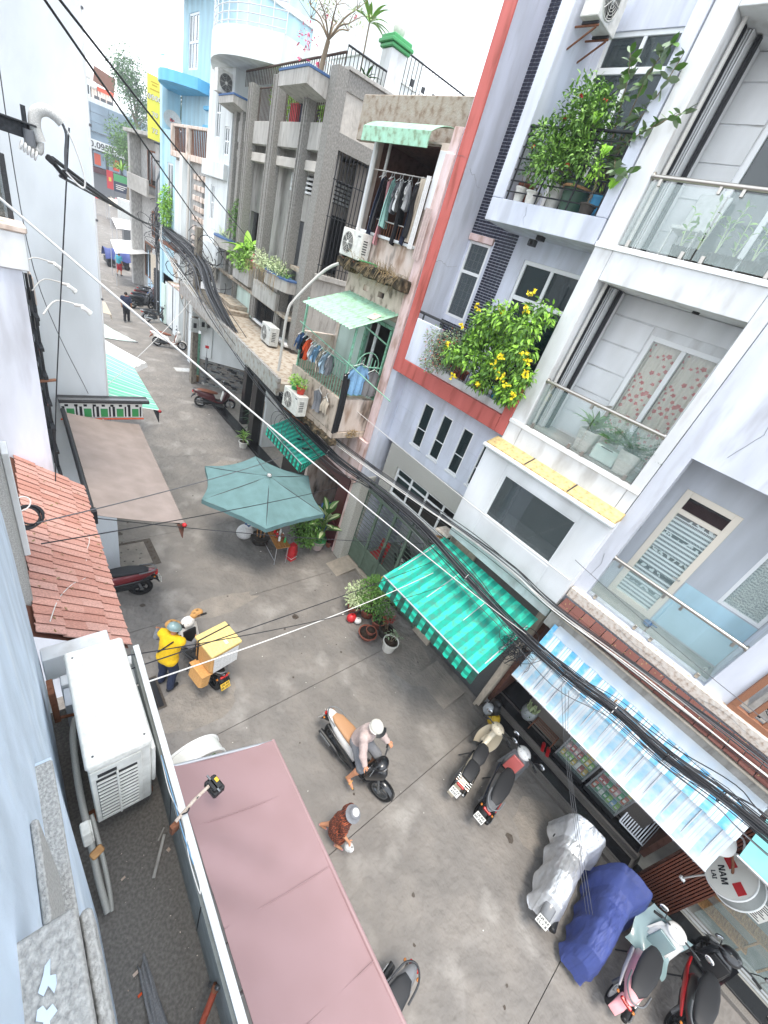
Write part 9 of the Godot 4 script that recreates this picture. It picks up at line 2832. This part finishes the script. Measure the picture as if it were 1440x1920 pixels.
	for k in 9:
		var a:=k*0.7
		var e1:=crown0+V(cos(a)*0.5,rng.randf_range(0.25,0.7),sin(a)*0.8)
		g.tube(spline([crown0,crown0.lerp(e1,0.5)+V(0,0.1,0),e1],3),0.026,6,0.5,false)
		for s in 4:
			var e2:=e1+V(rng.randf_range(-0.6,0.6),rng.randf_range(0.0,0.6),rng.randf_range(-0.8,0.8))
			g.tube([e1,e1.lerp(e2,0.5)+V(0,0.06,0),e2],0.009,5,0.4,false)
			tips.append(e2)
	put(ft,"trunk",g.mesh(),"stem")
	blossoms(ft,"petal_pink",tips.filter(func(_q):return rng.randf()<0.15),0.06)
	g=G.new()
	for q in tips:leaf_cloud(g,q,V(0.12,0.10,0.12),5,0.10)
	put(ft,"crown",g.mesh(),"leaf_pale").set_meta("kind","stuff")
	var rgd:=T("roof_bushes","lime bushes and pink flowers behind the roof railing","plant",V(0.7,10.5,-3.5))
	for c in [[V(0.7,11.3,-5.2),V(0.4,0.5,0.6),"leaf_lime"],[V(0.6,11.2,-3.0),V(0.35,0.45,0.6),"leaf_c"],[V(0.8,11.6,-3.9),V(0.4,0.5,0.5),"leaf_c"],[V(0.6,11.0,-1.6),V(0.3,0.35,0.6),"leaf_lime"]]:
		bush(rgd,"foliage",c[2],c[0],c[1],360,0.15).set_meta("kind","stuff")
	var fp:=[]
	for k in 9:fp.append(V(-0.25+rng.randf()*0.3,11.45+rng.randf()*0.4,-2.2+rng.randf()*1.5))
	blossoms(rgd,"petal_pink",fp,0.08)
	g=G.new()
	leaf_cloud(g,V(0.5,12.6,-3.4),V(0.3,0.3,0.4),80,0.09)
	put(rgd,"pink_spray",g.mesh(),"petal_pink").set_meta("kind","stuff")
	for e in [["cl_red",V(0.35,10.52,-2.9),"red crate behind the roof railing"],["cl_navy",V(0.35,10.52,-2.2),"navy crate behind the roof railing"]]:
		var bx:=T("crate",e[2],"crate",e[1])
		BR(bx,"crate_body",e[0],e[1]+V(0,0.22,0),V(0.4,0.44,0.5),Vector3.ZERO,0.02)
		BR(bx,"rim",e[0],e[1]+V(0,0.44,0),V(0.44,0.04,0.54),Vector3.ZERO,0.01)
	var dr:=T("dracaena","tall dracaena with a bare stem and leafy head on the roof corner","plant",V(1.1,11.2,-0.8))
	put(dr,"stem",tubem(spline([V(1.0,10.6,-0.9),V(1.02,11.8,-0.85),V(1.0,12.9,-0.8)],4),0.025,6,0.7),"stem")
	strap_leaves(dr,V(1.0,12.85,-0.8),18,0.75,0.09,"leaf_c",1.0)
	strap_leaves(dr,V(1.05,11.75,-0.55),12,0.55,0.08,"leaf_a",0.9)
	F=Transform3D.IDENTITY
	# pot on the air conditioner of the old house
	var ap:=T("potted_plant","red pot of herbs standing on the balcony air conditioner","plant",V(5.72,4.58,-8.85))
	pot(ap,V(5.72,4.57,-8.82),0.12,0.18,"petal_red")
	bush(ap,"foliage","leaf_c",V(5.70,4.84,-8.85),V(0.2,0.14,0.24),180,0.07).set_meta("kind","stuff")
	var ap2:=T("potted_plant","green pot of herbs beside the red one on the air conditioner","plant",V(5.72,4.58,-9.15))
	pot(ap2,V(5.72,4.57,-9.12),0.11,0.18,"green_plastic")
	bush(ap2,"foliage","leaf_lime",V(5.70,4.82,-9.15),V(0.16,0.12,0.18),120,0.07).set_meta("kind","stuff")
	# stall plants: variegated dumb cane, hedge-like bush
	var dc:=T("dumb_cane","dumb cane with broad cream-centred leaves in a green and pink pot","plant",V(6.75,0,-7.75))
	pot(dc,V(6.60,0,-7.66),0.21,0.34,"cl_rose")
	put(dc,"pot_band",tubem([V(6.62,0.26,-7.68),V(6.62,0.40,-7.68)],0.235,18),"green_plastic")
	for i in 17:
		var a:=i*2.39
		var el:=0.25+0.06*i
		var d:=V(cos(a)*cos(el),sin(el),sin(a)*cos(el))
		var b:=V(6.62,0.70+0.045*i,-7.60)+d*0.10
		var sd:=d.cross(Vector3.UP).normalized()
		for k in 2:
			var wd:=[0.25,0.11][k] as float
			var lf:=G.new()
			lf.grid(func(uu,vv):
				var s:float=vv*0.56*(1.0 if k==0 else 0.92)
				return b+d*s+V(0,-0.45*s*s+0.004*k,0)+sd*(uu-0.5)*wd*sin(pow(vv,0.75)*PI*0.97+0.05)+V(0,absf(uu-0.5)*0.05,0),4,7)
			var lp=put(dc,"leaf",lf.mesh(),"leaf_a") if k==0 else put(dc,"leaf_centre",lf.mesh(),"leaf_pale")
		put(dc,"stalk",tubem([V(6.60,0.33,-7.65),b],0.010,5),"stem_green")
	var hb:=T("potted_bush","dense rounded green bush behind the stall table","plant",V(6.35,0,-8.2))
	pot(hb,V(6.32,0,-8.2),0.24,0.30,"pot_dark")
	stems(hb,V(6.32,0.28,-8.2),[V(6.2,0.9,-8.2),V(6.4,1.0,-8.4),V(6.35,0.8,-7.9)],0.015)
	g=G.new()
	for c in [V(6.25,0.75,-7.9),V(6.1,0.85,-8.2),V(6.35,1.0,-7.8),V(6.15,0.5,-7.7),V(6.05,0.6,-7.95),V(6.3,0.6,-7.65)]:leaf_cloud(g,c,V(0.30,0.30,0.30),260,0.11)
	put(hb,"foliage",g.mesh(),"leaf_b").set_meta("kind","stuff")
	var rl:=T("red_cordyline","small red-leaved cordyline by the pebble pillar","plant",V(7.05,0,-7.45))
	pot(rl,V(7.02,0,-7.62),0.12,0.2,"terracotta")
	strap_leaves(rl,V(7.02,0.85,-7.55),16,0.42,0.05,"leaf_red",1.0)
	put(rl,"stem",tubem([V(7.02,0.18,-7.6),V(7.02,0.9,-7.55)],0.014,6),"stem")
	# pots by the green awning
	var e4:=[[V(6.18,0,-5.05),0.20,0.28,"terracotta","leaf_pale",V(0.36,0.36,0.36),700,0.085,"pale green bushy plant in a terracotta pot beside the gate"],[V(6.45,0,-4.78),0.22,0.28,"terracotta","leaf_b",V(0.46,0.55,0.46),1500,0.085,"tall fresh green bush in a terracotta pot beside the gate"],[V(6.50,0,-4.35),0.20,0.25,"terracotta","leaf_a",V(0.30,0.35,0.30),420,0.075,"darker green bush in a terracotta pot under the awning corner"]]
	for e in e4:
		var q:=T("potted_bush",e[8],"plant",e[0])
		pot(q,e[0],e[1],e[2],e[3])
		stems(q,e[0]+V(0,e[2]*0.9,0),[e[0]+V(0.1,0.7,0),e[0]+V(-0.1,0.8,0.1),e[0]+V(0,0.75,-0.12)],0.012)
		bush(q,"foliage",e[4],e[0]+V(0,e[2]+e[5].y*0.95,0),e[5],e[6],e[7]).set_meta("kind","stuff")
	var e5:=[[V(6.02,0,-4.20),0.24,0.16,"terracotta","wide terracotta bowl with a smaller bowl inside by the awning"],[V(6.28,0,-3.62),0.20,0.34,"pot_white","white ceramic pot of bare soil and cuttings by the awning"],[V(6.48,0,-4.02),0.19,0.26,"pot_dark","dark pot with a spindly plant by the awning"]]
	for i in 3:
		var e:Array=e5[i]
		var q:=T("flower_pot",e[4],"pot",e[0])
		pot(q,e[0],e[1],e[2],e[3])
		if i==0:pot(q,e[0]+V(0.05,0.13,0.03),0.13,0.14,"terracotta","inner_pot")
		else:
			var st:=[]
			for k in 6:st.append(e[0]+V(rng.randf_range(-0.15,0.15),e[2]+rng.randf_range(0.1,0.35),rng.randf_range(-0.15,0.15)))
			stems(q,e[0]+V(0,e[2]*0.9,0),st,0.006)
			g=G.new()
			for c in st:leaf_cloud(g,c,V(0.06,0.05,0.06),8,0.09)
			put(q,"foliage",g.mesh(),"leaf_grey" if i==1 else "leaf_red").set_meta("kind","stuff")
	# garage plants
	for e in [[V(6.98,0,-14.15),"pot_white",26,0.42,0.045,"leaf_c","spiky striped plant in a white pot by the garage",0.55],[V(7.45,0,-14.6),"pot_dark",44,0.5,0.06,"leaf_dark","tall dark leafy dracaena in a black pot by the garage",1.3]]:
		var q:=T("potted_plant",e[6],"plant",e[0])
		pot(q,e[0],0.18,0.28,e[1])
		var hgt:float=e[7]
		put(q,"stem",tubem([e[0]+V(0,0.25,0),e[0]+V(0,hgt,0)],0.02,6),"stem")
		var lay:=2 if hgt<1.0 else 4
		for k in lay:strap_leaves(q,e[0]+V(0,lerpf(0.35,hgt,k/float(lay-1)),0),e[2]/lay,e[3],e[4],e[5],1.0)
	# creeper on the blue house and weeds at the old ledge
	var cr:=T("hanging_plant","yellow-green creeper hanging on the light blue house","plant",V(8.6,6.2,-30))
	bush(cr,"foliage","leaf_lime",V(8.6,6.6,-30.1),V(0.3,1.0,0.5),420,0.2).set_meta("kind","stuff")
	bush(cr,"old_foliage","leaf_c",V(8.55,6.2,-29.8),V(0.3,0.7,0.5),200,0.2).set_meta("kind","stuff")
	var wd:=T("weed","tuft of weeds rooted on the broken ledge corner","plant",V(6.3,4.0,-7.45))
	bush(wd,"foliage","leaf_dry",V(6.55,4.1,-7.42),V(0.16,0.12,0.1),130,0.06).set_meta("kind","stuff")
	var gp:=T("balcony_plant","palm-like pot plants on the grey flats' balcony","plant",V(8.5,7.4,-40))
	strap_leaves(gp,V(8.5,7.3,-40.5),14,1.0,0.1,"leaf_b",1.0)
	strap_leaves(gp,V(8.4,7.3,-39.0),14,1.0,0.1,"leaf_c",1.0)
func build_wires():
	var path:=[V(9.1,5.3,-32.8),V(7.15,5.55,-20.6),V(6.42,4.92,-16.7),V(6.32,4.10,-13.85),V(6.28,3.57,-10.9),V(6.25,3.40,-7.75),V(6.25,3.56,-5.9),V(6.22,3.64,-4.17),V(6.18,3.52,-2.62),V(6.15,3.42,-1.44),V(6.18,3.42,-0.33),V(6.2,3.52,0.47),V(6.2,3.56,1.27),V(6.2,3.68,1.92),V(6.2,3.74,2.45),V(6.2,3.85,4.6)]
	var t:=T("cable_bundle","thick bundle of black telephone cables along the house fronts","cables",V(6.2,3.5,-3))
	for i in 38:
		var a:=rng.randf()*TAU
		var r:=pow(rng.randf(),0.7)*0.115
		var loose:=rng.randf()<0.25
		var o:=V(cos(a)*r,sin(a)*r,0)
		var pts:=[]
		for k in path.size():
			var spread:=1.0+2.2*float(loose)*rng.randf()
			var far:=clampf((-path[k].z-6.0)/10.0,0.0,1.5)
			a+=rng.randf_range(-0.7,0.7)
			o=o.lerp(V(cos(a)*r,sin(a)*r,0),0.6)
			pts.append(path[k]+o*spread*(1.0+far)+V(0,-0.10*rng.randf()*float(loose),0))
		var sp:=spline(pts,5)
		var cr:=rng.randf_range(0.005,0.010)
		var rad:=[]
		for q in sp:rad.append(cr*(1.0+clampf((-q.z-6.0)/9.0,0.0,2.0)))
		put(t,"cable",tubem(sp,rad,5),"wire_black" if rng.randf()<0.85 else "wire_grey")
	for i in 9:
		var c:Vector3=path[5+i]
		put(t,"tie",tubem(arc(c,0.085,0,TAU,12,Vector3.RIGHT,Vector3.UP),0.008,5),"wire_white" if i % 3==0 else "wire_black")
	var up:=[V(9.1,5.6,-32.6),V(6.55,5.55,-23.5),V(6.40,4.70,-18.9),V(6.4,3.92,-15.0),V(6.42,3.58,-11.2),V(6.45,3.72,-7.6),V(6.48,3.88,-5.0),V(6.5,4.06,-3.25),V(6.5,4.10,-2.05),V(6.52,4.05,-1.1),V(6.6,4.12,0.38),V(6.65,4.18,2.0),V(6.65,4.25,4.5)]
	var u:=T("cable_bundle","looser pale and black service cables above the main bundle","cables",V(6.5,4,-3))
	for i in 10:
		var o:=V(rng.randf_range(-0.07,0.07),rng.randf_range(-0.09,0.09),0)
		var pts:=[]
		for q in up:pts.append(q+o+V(rng.randf_range(-0.03,0.03),rng.randf_range(-0.04,0.04),0)*(1.0+clampf(-q.z*0.05,0.0,1.5)))
		put(u,"cable",tubem(spline(pts,5),[0.010,0.008,0.011,0.007,0.007,0.009,0.006,0.008,0.006,0.01][i],6),["wire_white","wire_grey","wire_white","wire_black","wire_black","wire_black","wire_grey","wire_black","wire_black","wire_white"][i])
	# tangled coils where the awnings meet
	var tg:=T("cable_tangle","tangled clump of thin black wires between the two awnings","cables",V(6.15,3.2,-1.15))
	var g:=G.new()
	for i in 46:
		var c:=V(6.12,3.12,-1.12)+V(rng.randfn()*0.08,rng.randfn()*0.10,rng.randfn()*0.13)
		var ax:=V(rng.randfn(),rng.randfn(),rng.randfn()).normalized()
		var ay:=ax.cross(V(rng.randfn(),rng.randfn(),rng.randfn()).normalized()).normalized()
		g.tube(arc(c,rng.randf_range(0.08,0.24),rng.randf()*6.0,rng.randf()*6.0+5.0,14,ax,ay),0.005,4,1.0,false)
	put(tg,"wires",g.mesh(),"wire_black").set_meta("kind","stuff")
	for e in [V(6.3,3.2,-1.0),V(6.35,3.25,-1.2)]:BR(tg,"splice_box","pvc_white",e,V(0.06,0.14,0.06),V(0.3,0.4,0.5),0.01)
	var tg2:=T("cable_tangle","hanging loops of cable below the old house balcony","cables",V(6.0,3.2,-9.3))
	for i in 5:put(tg2,"loop",tubem(arc(V(6.0+0.05*i,3.1-0.05*i,-10.1+0.2*i),0.35+0.04*i,0.3,6.0,20,Vector3(0.2,0,1).normalized(),Vector3.UP),0.008,5),"wire_grey")
	# single wires across the alley
	var one:=[
		["thick black cable crossing from the bracket to the far pole",[V(0.40,8.05,-3.0),V(9.1,5.5,-32.7)],0.20,0.011,"wire_black"],
		["second thick cable beside it towards the far pole",[V(0.36,8.09,-3.0),V(9.15,5.9,-32.6)],0.35,0.010,"wire_black"],
		["third cable of the group from the bracket to the far pole",[V(0.38,8.03,-2.98),V(8.9,5.2,-32.6)],0.05,0.007,"wire_grey"],
		["white cable running from the window across to the striped awning",[V(0.10,7.93,-2.6),V(6.25,3.42,-1.15)],0.05,0.006,"wire_white"],
		["black wire from the roof above to the grey concrete fins",[V(-1.27,9.55,-0.47),V(6.95,6.0,-16.6)],0.02,0.008,"wire_black"],
		["higher black wire above the alley to the concrete house",[V(-1.26,9.30,-0.70),V(7.3,7.0,-15.8)],0.02,0.008,"wire_black"],
		["black service wire low across the alley to the potted plants",[V(0.4,4.35,-5.2),V(6.8,3.1,-4.0)],0.10,0.006,"wire_black"],
		["white service wire from the ledge to the green awning",[V(0.42,4.80,-2.2),V(6.1,3.05,-3.3)],0.12,0.007,"wire_white"],
		["thin black wire just beside the white service wire",[V(0.42,4.90,-2.3),V(6.3,3.15,-3.5)],0.05,0.006,"wire_black"],
		["second thin black wire near the white service wire",[V(0.42,4.95,-2.4),V(6.0,3.1,-2.9)],0.16,0.005,"wire_black"],
		["wire from the tiled roof over to the lavender gate",[V(0.05,5.35,-3.5),V(7.1,2.9,-7.0)],0.08,0.006,"wire_black"],
		["wire from the wall coil over the manhole to the garage",[V(0.05,5.5,-3.6),V(7.0,3.2,-8.9)],0.15,0.006,"wire_grey"],
		["pale wire from the white wall towards the meter pole",[V(1.2,4.5,-8.4),V(7.2,4.2,-20.7)],0.15,0.008,"wire_white"],
		["white twisted wire in front of the tall windows",[V(6.6,4.75,-8.6),V(6.72,4.55,-1.2)],0.06,0.007,"wire_white"],
		["grey wire hanging down the white wall",[V(0.72,8.25,-4.95),V(0.41,6.0,-5.0),V(0.30,5.0,-5.0)],0.0,0.006,"wire_black"],
		["thin wire dropping along the white wall to the shop sign",[V(0.45,9.6,-6.2),V(0.60,6.6,-7.9),V(1.15,4.6,-8.4)],0.0,0.005,"wire_grey"],
		["fine wire beside the blue balcony front",[V(6.55,5.0,-1.3),V(6.62,4.75,3.5)],0.10,0.005,"wire_grey"],
	]
	for e in one:
		var o:=T("overhead_wire",e[0],"wire",e[1][0])
		var p:Array=e[1]
		put(o,"strand",tubem(sag(p[0],p[1],e[2],20) if p.size()==2 else spline(p,8),e[3],6),e[4])
	# three wires hanging down over the covered bikes
	var dw:=T("hanging_wires","three slack wires dropping from the tangle to the paving","wire",V(6.1,2.0,0.4))
	for i in 3:put(dw,"strand",tubem(spline([V(6.15+i*0.02,3.2,-0.25+i*0.06),V(6.05,2.4,0.35+i*0.04),V(5.95,1.4,1.2+i*0.05),V(5.55-i*0.05,0.03,2.6+i*0.12)],6),0.004,5),"wire_grey")
	# hook bundle near the window
	var hb:=T("cable_knot","knotted white ties and black clamp on the cable near the bracket","clamp",V(0.3,8.1,-3.0))
	for i in 5:put(hb,"tie",tubem(arc(V(0.245+i*0.012,8.105-i*0.006,-2.96),0.016,0,TAU,12,Vector3(0.3,1,0).normalized(),Vector3.BACK),0.005,5),"wire_white")
	put(hb,"clamp",bxm(V(0.035,0.028,0.03),0.006),"black_plastic",xfm(V(0.345,8.085,-2.95),V(0,0,-0.6)))
	put(hb,"clamp_tail",tubem([V(0.35,8.08,-2.95),V(0.385,8.045,-2.97),V(0.40,8.03,-2.98)],0.010,6),"black_plastic")
	put(hb,"loop",tubem(spline([V(0.408,8.238,-2.98),V(0.42,8.20,-2.98),V(0.41,8.13,-2.98),V(0.405,8.06,-2.98)],5),0.006,6),"wire_grey")
	put(hb,"loop",tubem(spline([V(0.408,8.238,-2.98),V(0.44,8.19,-2.98),V(0.475,8.08,-2.98),V(0.478,8.02,-2.98),V(0.46,8.01,-2.98),V(0.42,8.04,-2.98),V(0.405,8.055,-2.98)],6),0.004,6),"wire_white")
